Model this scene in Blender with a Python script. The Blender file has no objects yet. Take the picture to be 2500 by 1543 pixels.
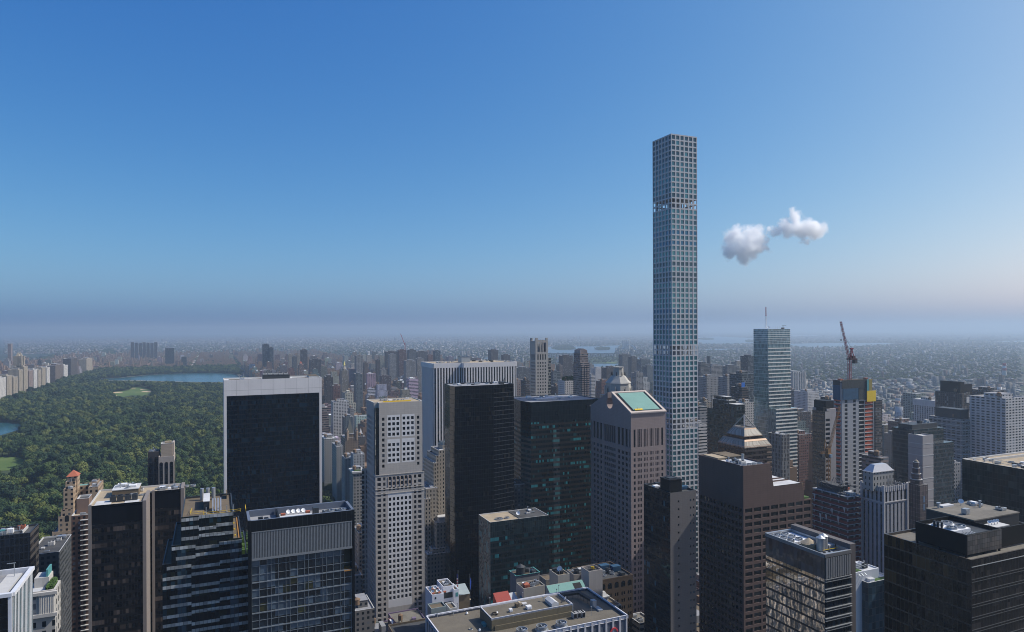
import bpy, math, random
import numpy as np
from mathutils import Matrix, Vector
RND = random.Random(11)
sc = bpy.context.scene
COL = sc.collection

# ------------------------------------------------------------------ camera
# world: X = crosstown (east), Y = uptown, Z up, metres; the camera stands on a roof terrace 250 m up
F = 2500 * 24 / 36
YAW, ROLL, EYE, CX, CAMH = math.radians(23.57), 0.004, 804, 1250, 250.0
FWD = (math.sin(YAW), math.cos(YAW)); RGT = (math.cos(YAW), -math.sin(YAW))
cd = bpy.data.cameras.new('camera'); cam = bpy.data.objects.new('camera', cd); COL.objects.link(cam)
cd.lens = 24; cd.sensor_width = 36; cd.shift_y = 32.5 / 2500; cd.clip_start = 1; cd.clip_end = 120000
cam.matrix_world = (Matrix.Translation((0, 0, CAMH)) @ Matrix.Rotation(-YAW, 4, 'Z') @ Matrix.Rotation(math.pi / 2, 4, 'X')
                    @ Matrix.Rotation(-ROLL, 4, 'Z'))
sc.camera = cam

# ------------------------------------------------------------------ world, sun, exposure
SUN_AZ, SUN_EL = math.radians(104.5), math.radians(46)      # azimuth clockwise from +Y
w = bpy.data.worlds.new('World'); sc.world = w; w.use_nodes = True
wt = w.node_tree; wt.nodes.clear()
sky = wt.nodes.new('ShaderNodeTexSky'); sky.sky_type = 'NISHITA'; sky.sun_disc = False
sky.sun_elevation = SUN_EL; sky.sun_rotation = SUN_AZ
sky.altitude = 0; sky.air_density = 0.7; sky.dust_density = 2.0; sky.ozone_density = 2.0
bg = wt.nodes.new('ShaderNodeBackground'); bg.inputs[1].default_value = 0.1
wo = wt.nodes.new('ShaderNodeOutputWorld')
# camera white balance and tone response of the sky, channel by channel
sepc, comb = wt.nodes.new('ShaderNodeSeparateColor'), wt.nodes.new('ShaderNodeCombineColor'); wt.links.new(sky.outputs[0], sepc.inputs[0])
for ch, (gm_, gn_) in enumerate(((1.74, 2.38), (1.09, 1.39), (0.55, 1.04))):
    prev = sepc.outputs[ch]
    for op, val in (('MULTIPLY', 0.1), ('POWER', gm_), ('MULTIPLY', gn_), ('MINIMUM', 1.6), ('DIVIDE', 0.1)):
        nd = wt.nodes.new('ShaderNodeMath'); nd.operation = op; wt.links.new(prev, nd.inputs[0]); nd.inputs[1].default_value = val; prev = nd.outputs[0]
    wt.links.new(prev, comb.inputs[ch])
wt.links.new(comb.outputs[0], bg.inputs[0]); wt.links.new(bg.outputs[0], wo.inputs[0])
sl = bpy.data.lights.new('sun', 'SUN'); sl.energy = 4.6; sl.angle = math.radians(0.5); sl.color = (1, 0.975, 0.93)
so = bpy.data.objects.new('sun', sl); COL.objects.link(so)
sd = Vector((math.sin(SUN_AZ) * math.cos(SUN_EL), math.cos(SUN_AZ) * math.cos(SUN_EL), math.sin(SUN_EL)))
so.rotation_euler = sd.to_track_quat('Z', 'Y').to_euler()
so.location = (0, 0, 900)
sc.view_settings.view_transform = 'Standard'; sc.view_settings.look = 'None'
sc.view_settings.exposure = 0.0; sc.view_settings.gamma = 1
sc.cycles.max_bounces = 40; sc.cycles.diffuse_bounces = 2; sc.cycles.glossy_bounces = 2
sc.cycles.transparent_max_bounces = 4; sc.cycles.volume_bounces = 40; sc.cycles.transmission_bounces = 2
sc.cycles.caustics_reflective = False; sc.cycles.caustics_refractive = False
sc.cycles.sample_clamp_indirect = 4
sc.cycles.use_denoising = True; sc.cycles.filter_width = 1.0
try: sc.cycles.volume_step_rate = 1.0
except Exception: pass

# ------------------------------------------------------------------ photo pixel <-> place
CROP = {0: (0, 0, 1), 1: (0, 780, 3.978), 2: (0, 1120, 3.574), 3: (380, 1120, 3.575), 4: (450, 780, 3.978), 5: (850, 780, 3.978),
        6: (850, 1120, 3.574), 7: (1250, 780, 3.978), 8: (1250, 1120, 3.574), 9: (1650, 780, 3.978), 10: (1650, 1120, 3.574),
        11: (2050, 780, 3.98), 12: (2050, 1120, 3.5756), 13: (1000, 1380, 9.074), 14: (1260, 1380, 9.074), 15: (2100, 1200, 6.125)}
def P(n, x, y):
    a, b, s = CROP[n]; return a + x / s, b + y / s
def ray(x, y):
    dx, dy = x - CX, y - EYE
    u = (dx - dy * ROLL) / F; v = -(dy + dx * ROLL) / F
    return FWD[0] + u * RGT[0], FWD[1] + u * RGT[1], v
def atY(x, y, Y):
    r = ray(x, y); d = Y / r[1]; return r[0] * d, Y, CAMH + r[2] * d
def atX(x, y, X):
    r = ray(x, y); d = X / r[0]; return X, r[1] * d, CAMH + r[2] * d
def atZ(x, y, z=0.0):
    r = ray(x, y); d = (z - CAMH) / r[2]; return r[0] * d, r[1] * d, z
def proj(X, Y, Z):
    d = X * FWD[0] + Y * FWD[1]; r = X * RGT[0] + Y * RGT[1]
    u = r / d * F; v = -(Z - CAMH) / d * F
    return CX + u + v * ROLL, EYE + v - u * ROLL, d
def GR(n, xl, xc, xr, yt, Y, depth=None, width=None):
    """footprint and top of a block whose near corner is its south-west one: pixels of the west, near and east edges"""
    c = P(n, xc, yt); p = atY(*c, Y); X0, Z = p[0], p[2]
    X1 = X0 + width if width else atY(P(n, xr, 0)[0], c[1], Y)[0]
    Y1 = Y + depth if depth else atX(P(n, xl, 0)[0], c[1], X0)[1]
    return X0, X1, Y, Y1, Z
def GL(n, xl, xc, yt, Y, depth):
    """near corner is the south-east one (left of the avenues' vanishing point)"""
    c = P(n, xc, yt); p = atY(*c, Y); X0 = atY(P(n, xl, 0)[0], c[1], Y)[0]
    return X0, p[0], Y, Y + depth, p[2]

# ------------------------------------------------------------------ objects, meshes
ORG = {}
HEROES = []                      # footprints (X0,X1,Y0,Y1,Z) that fill buildings keep clear of
def tag(o, label=None, cat=None, group=None, kind=None):
    if label: o['label'] = label
    if cat: o['category'] = cat
    if group: o['group'] = group
    if kind: o['kind'] = kind
    return o
def root(name, label, cat, loc, group=None):
    o = bpy.data.objects.new(name, None); COL.objects.link(o); o.location = loc; o.empty_display_size = 5
    ORG[o] = Vector(loc); return tag(o, label, cat, group)
class MB:
    def __init__(s): s.V = []; s.F = []; s.U = []; s.M = []; s.T = []; s.tint = (1, 1, 1); s.m = 0; s.tt = False
    def f(s, pts, uv=None, m=None):
        b = len(s.V); s.V += [tuple(p) for p in pts]; s.F.append(tuple(range(b, b + len(pts))))
        if uv is None: uv = [(p[0], p[1]) for p in pts]
        s.U += uv; s.M.append(s.m if m is None else m); s.T.append(s.tint)
    def build(s, name, mat, parent=None, smooth=False, loc=None):
        me = bpy.data.meshes.new(name)
        o0 = ORG.get(parent, Vector((0, 0, 0))) if parent else Vector(loc or (0, 0, 0))
        me.from_pydata([(v[0] - o0.x, v[1] - o0.y, v[2] - o0.z) for v in s.V], [], s.F)
        ul = me.uv_layers.new(name='UVMap'); ul.data.foreach_set('uv', np.array(s.U, np.float32).ravel())
        for q in (mat if isinstance(mat, (list, tuple)) else [mat]): me.materials.append(q)
        if isinstance(mat, (list, tuple)): me.polygons.foreach_set('material_index', np.array(s.M, np.int32))
        if s.tt:
            a = me.attributes.new('tint', 'FLOAT_COLOR', 'FACE')
            a.data.foreach_set('color', np.array([(*t, 1) for t in s.T], np.float32).ravel())
        if smooth: me.polygons.foreach_set('use_smooth', np.ones(len(me.polygons), bool))
        me.update()
        o = bpy.data.objects.new(name, me); COL.objects.link(o)
        if parent: o.parent = parent; ORG[o] = o0
        else: o.location = o0; ORG[o] = o0
        return o
def bx(mb, x0, x1, y0, y1, z0, z1, m=None, top=True, bottom=False):
    c = [(x0, y0), (x1, y0), (x1, y1), (x0, y1)]; u = 0
    for i in range(4):
        a, b = c[i], c[(i + 1) % 4]; L = abs(b[0] - a[0]) + abs(b[1] - a[1])
        mb.f([(*a, z0), (*b, z0), (*b, z1), (*a, z1)], [(u, z0), (u + L, z0), (u + L, z1), (u, z1)], m); u += L
    if top: mb.f([(*p, z1) for p in c], None, m)
    if bottom: mb.f([(*p, z0) for p in reversed(c)], None, m)
def cyl(mb, cx, cy, z0, z1, r0, r1=None, n=14, m=None, cap=True, a0=0):
    r1 = r0 if r1 is None else r1
    for i in range(n):
        a, b = a0 + 2 * math.pi * i / n, a0 + 2 * math.pi * (i + 1) / n
        p = [(cx + r0 * math.cos(a), cy + r0 * math.sin(a), z0), (cx + r0 * math.cos(b), cy + r0 * math.sin(b), z0)]
        if r1 > 1e-4: p += [(cx + r1 * math.cos(b), cy + r1 * math.sin(b), z1), (cx + r1 * math.cos(a), cy + r1 * math.sin(a), z1)]
        else: p += [(cx, cy, z1)]
        mb.f(p, [(a * r0, q[2]) for q in p], m)
    if cap and r1 > 1e-4: mb.f([(cx + r1 * math.cos(a0 + 2 * math.pi * i / n), cy + r1 * math.sin(a0 + 2 * math.pi * i / n), z1) for i in range(n)], None, m)
def bar(mb, p, q, w=0.3, h=None, m=None):
    p, q = Vector(p), Vector(q); d = (q - p).normalized(); h = h or w
    s = d.cross(Vector((0, 0, 1))); s = Vector((1, 0, 0)) if s.length < 1e-3 else s.normalized()
    t = s.cross(d); a = [s * w / 2 + t * h / 2, s * -w / 2 + t * h / 2, s * -w / 2 - t * h / 2, s * w / 2 - t * h / 2]
    for i in range(4):
        b, c = a[i], a[(i + 1) % 4]
        mb.f([p + c, p + b, q + b, q + c][::-1], None, m)
    mb.f([p + x for x in a], None, m); mb.f([q + x for x in a[::-1]], None, m)
class Face:
    """a vertical wall seen from outside: p0 left, p1 right"""
    def __init__(s, p0, p1):
        s.o = p0; dx, dy = p1[0] - p0[0], p1[1] - p0[1]; s.w = math.hypot(dx, dy); s.t = (dx / s.w, dy / s.w); s.n = (s.t[1], -s.t[0])
        s.uo = (p0[0] * 0.37 + p0[1] * 0.61) // 1 * 0 
    def p(s, u, z, off=0): return s.o[0] + s.t[0] * u + s.n[0] * off, s.o[1] + s.t[1] * u + s.n[1] * off, z
def faces(X0, X1, Y0, Y1):
    return {'S': Face((X0, Y0), (X1, Y0)), 'E': Face((X1, Y0), (X1, Y1)), 'N': Face((X1, Y1), (X0, Y1)), 'W': Face((X0, Y1), (X0, Y0))}
def fq(mb, f, u0, u1, z0, z1, off=0, m=None, uv=True):
    mb.f([f.p(u0, z0, off), f.p(u1, z0, off), f.p(u1, z1, off), f.p(u0, z1, off)], [(u0, z0), (u1, z0), (u1, z1), (u0, z1)], m)
def fbox(mb, f, u0, u1, z0, z1, d0, d1, m=None):
    """a block proud of a wall from offset d0 to d1"""
    fq(mb, f, u0, u1, z0, z1, d1, m)
    for a, b, c, d in (((u0, z0), (u0, z1), d0, d1), ((u1, z1), (u1, z0), d0, d1), ((u0, z1), (u1, z1), d0, d1), ((u1, z0), (u0, z0), d0, d1)):
        mb.f([f.p(a[0], a[1], c), f.p(a[0], a[1], d), f.p(b[0], b[1], d), f.p(b[0], b[1], c)], None, m)
def punched(mb, f, z0, z1, us, zs, rec=0.5, u0=0, u1=None, m=None):
    """a wall with recessed openings; returns the openings"""
    u1 = f.w if u1 is None else u1; out = []
    cur = u0
    for a, b in us:
        if a > cur: fq(mb, f, cur, a, z0, z1, 0, m)
        zc = z0
        for c, d in zs:
            if c > zc: fq(mb, f, a, b, zc, c, 0, m)
            zc = d; out.append((f, a, b, c, d))
            A, B = f.p, -rec
            mb.f([A(a, c), A(b, c), A(b, c, B), A(a, c, B)], None, m); mb.f([A(a, d, B), A(b, d, B), A(b, d), A(a, d)], None, m)
            mb.f([A(a, c), A(a, c, B), A(a, d, B), A(a, d)], None, m); mb.f([A(b, c, B), A(b, c), A(b, d), A(b, d, B)], None, m)
        if zc < z1: fq(mb, f, a, b, zc, z1, 0, m)
        cur = b
    if cur < u1: fq(mb, f, cur, u1, z0, z1, 0, m)
    return out
def windows(rt, wins, pick, rec=0.5, n=100, name='window'):
    """the first n openings get a pane object each, the rest share one"""
    cache = {}; rest = MB(); mats = []
    for i, (f, a, b, c, d) in enumerate(wins):
        mt = pick(i, f, a, c)
        if i < n:
            k = (round(f.t[0], 3), round(f.t[1], 3), round(b - a, 3), round(d - c, 3), mt.name)
            g = f.p((a + b) / 2, (c + d) / 2, -rec); o = ORG[rt]
            if k not in cache:
                mb = MB(); t = f.t; h, q = (b - a) / 2, (d - c) / 2
                mb.f([(-t[0] * h, -t[1] * h, -q), (t[0] * h, t[1] * h, -q), (t[0] * h, t[1] * h, q), (-t[0] * h, -t[1] * h, q)], [(0, 0), (b - a, 0), (b - a, d - c), (0, d - c)])
                x = mb.build(name, mt, None); x.parent = rt; cache[k] = x
            else:
                x = cache[k].copy(); COL.objects.link(x)
            x.location = (g[0] - o.x, g[1] - o.y, g[2] - o.z)
        else:
            if mt not in mats: mats.append(mt)
            fq(rest, f, a, b, c, d, -rec, mats.index(mt))
    if rest.F: tag(rest.build(name, mats, rt), kind='stuff')
def grid(n0, w, n, frac, margin=0):
    """n equal openings in a width w"""
    p = (w - 2 * margin) / n
    return [(n0 + margin + p * (i + 0.5 - frac / 2), n0 + margin + p * (i + 0.5 + frac / 2)) for i in range(n)]
def floors(z0, z1, h, sill, wh):
    out = []; z = z1 - h
    while z > z0: out.append((z + sill, z + sill + wh)); z -= h
    return out[::-1]
def roofing(rt, X0, X1, Y0, Y1, Z, mr, mp, par=1.1, pw=0.5):
    mb = MB(); c = [(X0, Y0), (X1, Y0), (X1, Y1), (X0, Y1)]; i = [(X0 + pw, Y0 + pw), (X1 - pw, Y0 + pw), (X1 - pw, Y1 - pw), (X0 + pw, Y1 - pw)]
    mb.f([(*p, Z - par) for p in i]); mb.build('roof', mr, rt)
    mb = MB()
    for k in range(4):
        j = (k + 1) % 4
        mb.f([(*c[k], Z), (*c[j], Z), (*i[j], Z), (*i[k], Z)]); mb.f([(*i[k], Z), (*i[j], Z), (*i[j], Z - par), (*i[k], Z - par)])
    mb.build('parapet', mp, rt)
def poly_roof(rt, pts, Z, mr):
    mb = MB(); mb.f([(*p, Z - 0.6) for p in pts]); return mb.build('roof', mr, rt)

# ------------------------------------------------------------------ materials
class G:
    def __init__(s, name):
        s.m = bpy.data.materials.new(name); s.m.use_nodes = True; s.t = s.m.node_tree; s.t.nodes.clear()
        s.out = s.t.nodes.new('ShaderNodeOutputMaterial')
    def put(s, sock, v):
        if isinstance(v, bpy.types.NodeSocket): s.t.links.new(v, sock)
        elif v is not None:
            if hasattr(sock.default_value, '__len__') and len(sock.default_value) == 4 and len(v) == 3: v = (*v, 1)
            sock.default_value = v
    def N(s, ty, ins={}, **k):
        n = s.t.nodes.new(ty)
        for a, b in k.items(): setattr(n, a, b)
        for a, b in ins.items(): s.put(n.inputs[a], b)
        return n
    def mt(s, op, a, b=None, c=None):
        n = s.N('ShaderNodeMath', operation=op); s.put(n.inputs[0], a)
        if b is not None: s.put(n.inputs[1], b)
        if c is not None: s.put(n.inputs[2], c)
        return n.outputs[0]
    def mix(s, f, a, b, bt='MIX'):
        n = s.N('ShaderNodeMix', data_type='RGBA', blend_type=bt); s.put(n.inputs[0], f); s.put(n.inputs[6], a); s.put(n.inputs[7], b); return n.outputs[2]
    def noise(s, scale, vec=None, det=3, rough=0.55, out=0):
        n = s.N('ShaderNodeTexNoise', {'Scale': scale, 'Detail': det, 'Roughness': rough})
        s.put(n.inputs['Vector'], vec if vec is not None else s.obj()); return n.outputs[out]
    def obj(s): return s.N('ShaderNodeTexCoord').outputs['Object']
    def pos(s): return s.N('ShaderNodeNewGeometry').outputs['Position']
    def uv(s):
        n = s.N('ShaderNodeSeparateXYZ'); s.t.links.new(s.N('ShaderNodeUVMap').outputs[0], n.inputs[0]); return n.outputs[0], n.outputs[1]
    def rand(s, a, b, c=0.0, col=False):
        v = s.N('ShaderNodeCombineXYZ', {0: a, 1: b, 2: c}).outputs[0]
        n = s.N('ShaderNodeTexWhiteNoise', noise_dimensions='3D'); s.put(n.inputs['Vector'], v); return n.outputs[1 if col else 0]
    def ramp(s, f, stops, const=False):
        n = s.N('ShaderNodeValToRGB'); r = n.color_ramp; r.interpolation = 'CONSTANT' if const else 'LINEAR'
        while len(r.elements) < len(stops): r.elements.new(0.5)
        for e, (p, c) in zip(r.elements, stops): e.position = p; e.color = (*c, 1)
        s.put(n.inputs[0], f); return n.outputs[0]
    def bsdf(s, col, rough=0.8, met=0.0, spec=0.5, normal=None):
        n = s.N('ShaderNodeBsdfPrincipled'); s.put(n.inputs['Base Color'], col); s.put(n.inputs['Roughness'], rough)
        s.put(n.inputs['Metallic'], met); s.put(n.inputs['Specular IOR Level'], spec)
        if normal is not None: s.put(n.inputs['Normal'], normal)
        s.t.links.new(n.outputs[0], s.out.inputs[0]); return s.m
def k(c, f): return tuple(x * f for x in c)
def stone(name, c, rough=0.85, var=0.14, scale=0.12, joint=None, spec=0.3):
    g = G(name); a = g.noise(scale, det=6); st = g.noise(1.0, g.N('ShaderNodeMapping', {0: g.obj(), 3: (0.9, 0.9, 0.035)}).outputs[0], det=4)
    f = g.mt('ADD', g.mt('MULTIPLY', a, 0.6), g.mt('MULTIPLY', st, 0.4))
    col = g.ramp(f, [(0.25, k(c, 1 - 1.6 * var)), (0.5, c), (0.78, k(c, 1 + 1.1 * var))])
    if joint:
        u, v = g.uv(); e = g.mt('MAXIMUM', g.mt('LESS_THAN', g.mt('FRACT', g.mt('DIVIDE', u, joint[0])), joint[2] / joint[0]),
                                g.mt('LESS_THAN', g.mt('FRACT', g.mt('DIVIDE', v, joint[1])), joint[2] / joint[1]))
        r = g.rand(g.mt('FLOOR', g.mt('DIVIDE', u, joint[0])), g.mt('FLOOR', g.mt('DIVIDE', v, joint[1])))
        col = g.mix(g.mt('MULTIPLY', r, 0.18), col, k(c, 0.72)); col = g.mix(g.mt('MULTIPLY', e, 0.6), col, k(c, 0.4))
    return g.bsdf(col, rough, 0, spec)
def wavy(g, cu, cv, amt):
    nz = g.rand(cu, cv, 3.3, True); sub = g.N('ShaderNodeVectorMath', {0: nz, 1: (0.5, 0.5, 0.5)}, operation='SUBTRACT').outputs[0]
    sca = g.N('ShaderNodeVectorMath', operation='SCALE'); g.put(sca.inputs[0], sub); sca.inputs['Scale'].default_value = amt
    n2 = g.noise(0.35, out=1); sub2 = g.N('ShaderNodeVectorMath', {0: n2, 1: (0.5, 0.5, 0.5)}, operation='SUBTRACT').outputs[0]
    sc2 = g.N('ShaderNodeVectorMath', operation='SCALE'); g.put(sc2.inputs[0], sub2); sc2.inputs['Scale'].default_value = amt * 1.2
    nm = g.N('ShaderNodeNewGeometry').outputs['Normal']
    a = g.N('ShaderNodeVectorMath', {0: nm, 1: sca.outputs[0]}, operation='ADD').outputs[0]
    a = g.N('ShaderNodeVectorMath', {0: a, 1: sc2.outputs[0]}, operation='ADD').outputs[0]
    return g.N('ShaderNodeVectorMath', {0: a}, operation='NORMALIZE').outputs[0]
def glass(name, c, bay=1.6, flo=3.9, alts=(), line=None, lw=0.12, lh=0.0, band=None, bh=0.0, rough=0.06, wave=0.03, spec=0.5, lumpy=3.0, met=0.0):
    """curtain wall: panes of bay x flo metres, some tinted as blinds, lit rooms and reflections (alts = [(share, colour)]), thin mullion lines, spandrel bands"""
    g = G(name); u, v = g.uv(); fu, fv = g.mt('DIVIDE', u, bay), g.mt('DIVIDE', v, flo)
    cu, cv = g.mt('FLOOR', fu), g.mt('FLOOR', fv)
    r = g.rand(cu, cv); r2 = g.rand(g.mt('FLOOR', g.mt('DIVIDE', fu, lumpy)), cv, 5.1); rr = g.mt('ADD', g.mt('MULTIPLY', r, 0.45), g.mt('MULTIPLY', r2, 0.55))
    base = g.mix(r, k(c, 0.6), k(c, 1.5)); col = base; rg = rough
    tot = 1.0
    for share, cc in alts:
        lo = tot - share; q = 0.1 + 0.8 * lo
        on = g.mt('MULTIPLY', g.mt('GREATER_THAN', rr, q), g.mt('LESS_THAN', rr, 0.1 + 0.8 * tot if tot < 1 else 2.0))
        col = g.mix(on, col, g.mix(r, k(cc, 0.6), k(cc, 1.2))); tot = lo
    if band:
        b = g.mt('LESS_THAN', g.mt('FRACT', fv), bh / flo); col = g.mix(b, col, band); rg = g.mt('ADD', rough, g.mt('MULTIPLY', b, 0.4))
    if line:
        e = g.mt('LESS_THAN', g.mt('FRACT', fu), lw / bay)
        if lh: e = g.mt('MAXIMUM', e, g.mt('LESS_THAN', g.mt('FRACT', fv), lh / flo))
        col = g.mix(e, col, line); rg = g.mt('ADD', rg, g.mt('MULTIPLY', e, 0.3))
    return g.bsdf(col, rg, met, spec, wavy(g, cu, cv, wave))
def pane(name, c, rough=0.06, wave=0.05, spec=0.5, met=0.0):
    g = G(name); o = g.N('ShaderNodeObjectInfo').outputs['Random']; n = g.noise(0.6, g.pos(), 1)
    col = g.mix(g.mt('ADD', g.mt('MULTIPLY', o, 0.4), g.mt('MULTIPLY', n, 0.6)), k(c, 0.7), k(c, 1.3)); px = g.pos()
    s = g.N('ShaderNodeSeparateXYZ'); g.t.links.new(px, s.inputs[0])
    q = lambda i: g.mt('FLOOR', g.mt('DIVIDE', s.outputs[i], 3.0))
    return g.bsdf(col, rough, met, spec, wavy(g, g.mt('ADD', q(0), q(1)), q(2), wave))
def facade(name, wall=None, gl=(0.02, 0.028, 0.035), bay=2.6, flo=3.2, wf=0.5, hf=0.5, pier=0, light=(0.16, 0.17, 0.18), lshare=0.2):
    """masonry wall with a window grid from the UVs (metres); wall None: the colour comes with each face"""
    g = G(name); u, v = g.uv(); fu, fv = g.mt('DIVIDE', u, bay), g.mt('DIVIDE', v, flo); cu, cv = g.mt('FLOOR', fu), g.mt('FLOOR', fv)
    inx = g.mt('LESS_THAN', g.mt('ABSOLUTE', g.mt('SUBTRACT', g.mt('FRACT', fu), 0.5)), wf / 2)
    inz = g.mt('LESS_THAN', g.mt('ABSOLUTE', g.mt('SUBTRACT', g.mt('FRACT', fv), 0.5)), hf / 2)
    win = g.mt('MULTIPLY', inx, inz)
    if pier: win = g.mt('MAXIMUM', win, g.mt('MULTIPLY', inx, 0.55))
    if wall: wc = wall
    else: wc = g.N('ShaderNodeAttribute', attribute_name='tint').outputs[0]
    n = g.noise(0.06, g.pos(), 5); wc = g.mix(g.mt('MULTIPLY', n, 0.55), wc, g.mix(1.0, wc, (0.55, 0.53, 0.5), 'MULTIPLY'))
    r = g.rand(cu, cv); gc = g.mix(g.mt('GREATER_THAN', r, 1 - lshare), g.mix(r, k(gl, 0.4), k(gl, 1.3)), light)
    nz = g.N('ShaderNodeSeparateXYZ'); g.t.links.new(g.N('ShaderNodeNewGeometry').outputs['Normal'], nz.inputs[0])
    side = g.mt('LESS_THAN', g.mt('ABSOLUTE', nz.outputs[2]), 0.5); win = g.mt('MULTIPLY', win, side)
    return g.bsdf(g.mix(win, wc, gc), g.mt('SUBTRACT', 0.85, g.mt('MULTIPLY', win, 0.72)), 0, 0.4)
def roofm(name, c, var=0.3, scale=0.12, rough=0.9, spec=0.2):
    g = G(name); n = g.noise(scale, g.pos(), 6, 0.65); n2 = g.noise(scale * 9, g.pos(), 3)
    vo = g.N('ShaderNodeTexVoronoi', {'Scale': 0.16}, distance='CHEBYCHEV'); g.put(vo.inputs['Vector'], g.pos()); sx = g.N('ShaderNodeSeparateXYZ'); g.t.links.new(vo.outputs['Color'], sx.inputs[0])
    f = g.mt('ADD', g.mt('ADD', g.mt('MULTIPLY', n, 0.6), g.mt('MULTIPLY', n2, 0.25)), g.mt('MULTIPLY', sx.outputs[0], 0.15))
    return g.bsdf(g.ramp(f, [(0.3, k(c, 1 - var)), (0.5, c), (0.72, k(c, 1 + var))]), rough, 0, spec)
def plain(name, c, rough=0.6, met=0.0, spec=0.4, var=0.12):
    g = G(name); n = g.noise(0.5, g.pos(), 4)
    return g.bsdf(g.mix(n, k(c, 1 - var), k(c, 1 + var)), rough, met, spec)
M = {
 'gravel': roofm('gravel_roof', (0.17, 0.155, 0.13)), 'tar': roofm('tar_roof', (0.07, 0.07, 0.07)), 'white_roof': roofm('white_roof', (0.5, 0.5, 0.5), 0.2),
 'tan_roof': roofm('tan_roof', (0.36, 0.29, 0.2), 0.2), 'grey_roof': roofm('grey_roof', (0.26, 0.26, 0.27), 0.25), 'brown_roof': roofm('brown_roof', (0.14, 0.11, 0.075), 0.25, 0.2),
 'steel': plain('galvanised_steel', (0.42, 0.44, 0.46), 0.4, 0.6), 'dark_steel': plain('dark_steel', (0.035, 0.04, 0.045), 0.5), 'white_paint': plain('white_paint', (0.72, 0.72, 0.72)),
 'black': plain('black_metal', (0.010, 0.011, 0.013), 0.6, spec=0.15), 'wood': plain('tank_timber', (0.2, 0.13, 0.08), 0.9), 'copper': roofm('copper_patina', (0.17, 0.31, 0.265), 0.1, 0.1, 0.7),
 'coping': plain('pale_coping', (0.48, 0.47, 0.45), 0.8), 'red_paint': plain('red_paint', (0.38, 0.03, 0.045)), 'yellow': plain('yellow_paint', (0.75, 0.5, 0.02)),
 'orange': plain('orange_net', (0.42, 0.095, 0.05), 0.9, var=0.4), 'ochre': plain('ochre_paint', (0.42, 0.2, 0.05)), 'tile': plain('red_tile', (0.36, 0.11, 0.06), 0.8),
 'teal': plain('weathered_teal', (0.08, 0.26, 0.26), 0.7), 'green': plain('planting', (0.05, 0.1, 0.02), 0.9, var=0.5),
 'concrete': stone('raw_concrete', (0.36, 0.36, 0.36)), 'blue_net': plain('blue_net', (0.02, 0.07, 0.13), 0.9, var=0.4), 'sand': plain('sand', (0.55, 0.4, 0.25), 0.9),
}

# ------------------------------------------------------------------ ground, water, park
def inpoly(px, py, poly):
    px, py = np.asarray(px, float), np.asarray(py, float); r = np.zeros(px.shape, bool); n = len(poly)
    for i in range(n):
        (x1, y1), (x2, y2) = poly[i], poly[(i + 1) % n]
        if y1 == y2: continue
        c = ((y1 > py) != (y2 > py)) & (px < (x2 - x1) * (py - y1) / (y2 - y1) + x1); r ^= c
    return r
def nproj(X, Y, Z):
    d = X * FWD[0] + Y * FWD[1]; r = X * RGT[0] + Y * RGT[1]; d = np.maximum(d, 1)
    u = r / d * F; v = -(Z - CAMH) / d * F
    return CX + u + v * ROLL, EYE + v - u * ROLL, d
def sheet(name, pts, z, mat, label=None, cat=None, kind='structure', group=None):
    mb = MB(); a = sum(p[0] * q[1] - q[0] * p[1] for p, q in zip(pts, pts[1:] + pts[:1]))
    if a < 0: pts = pts[::-1]
    mb.f([(p[0], p[1], z) for p in pts]); o = mb.build(name, mat); return tag(o, label, cat, group, kind)
g = G('city_ground')
n1 = g.noise(0.0011, g.pos(), 5); n2 = g.noise(0.012, g.pos(), 5, 0.7)
vor = g.N('ShaderNodeTexVoronoi', {'Scale': 0.03}); g.put(vor.inputs['Vector'], g.pos())
sp = g.N('ShaderNodeSeparateXYZ'); g.t.links.new(vor.outputs['Color'], sp.inputs[0])
roofs = g.ramp(sp.outputs[0], [(0, (0.035, 0.038, 0.042)), (0.4, (0.06, 0.055, 0.05)), (0.65, (0.085, 0.08, 0.075)), (0.88, (0.15, 0.145, 0.14)), (0.97, (0.35, 0.35, 0.35))], True)
gf = g.ramp(g.mt('ADD', g.mt('MULTIPLY', n1, 0.6), g.mt('MULTIPLY', n2, 0.4)), [(0.40, (0, 0, 0)), (0.53, (1, 1, 1))])
far = g.mix(gf, roofs, (0.026, 0.042, 0.024))
M['ground'] = g.bsdf(far, 0.95, 0, 0.1)
sheet('ground', [(-45000, -45000), (45000, -45000), (45000, 45000), (-45000, 45000)], 0, M['ground'])
M['asphalt'] = roofm('asphalt', (0.05, 0.05, 0.052), 0.25, 0.05)
AVE = [-660, -400, -140, 158, 282, 410, 535, 670, 865, 1070, 1280, 1440]
STR = lambda n: (n - 49.6) * 80.5
sheet('street_surface', [(-660, -300), (1440, -300), (1440, 4870), (142, 4870), (142, 772), (-660, 772)], 0.25, M['asphalt'])
M['park_floor'] = roofm('park_floor', (0.045, 0.06, 0.025), 0.4, 0.02)
sheet('park_ground', [(-655, 785), (138, 785), (138, 4860), (-655, 4860)], 0.5, M['park_floor'])
g = G('lawn'); nn = g.noise(0.012, g.pos(), 4)
M['lawn'] = g.bsdf(g.ramp(nn, [(0.35, (0.08, 0.13, 0.035)), (0.6, (0.12, 0.16, 0.05)), (0.75, (0.17, 0.17, 0.07))]), 0.9, 0, 0.1)
g = G('lake_water'); wv = g.noise(0.06, g.pos(), 4); bp = g.N('ShaderNodeBump', {'Strength': 0.25, 'Distance': 1.0}); g.put(bp.inputs['Height'], wv)
M['water'] = g.bsdf((0.02, 0.085, 0.10), 0.2, 0, 0.5, bp.outputs[0])
g = G('river_water'); wv = g.noise(0.02, g.pos(), 4); bp = g.N('ShaderNodeBump', {'Strength': 0.2, 'Distance': 2.0}); g.put(bp.inputs['Height'], wv)
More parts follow.
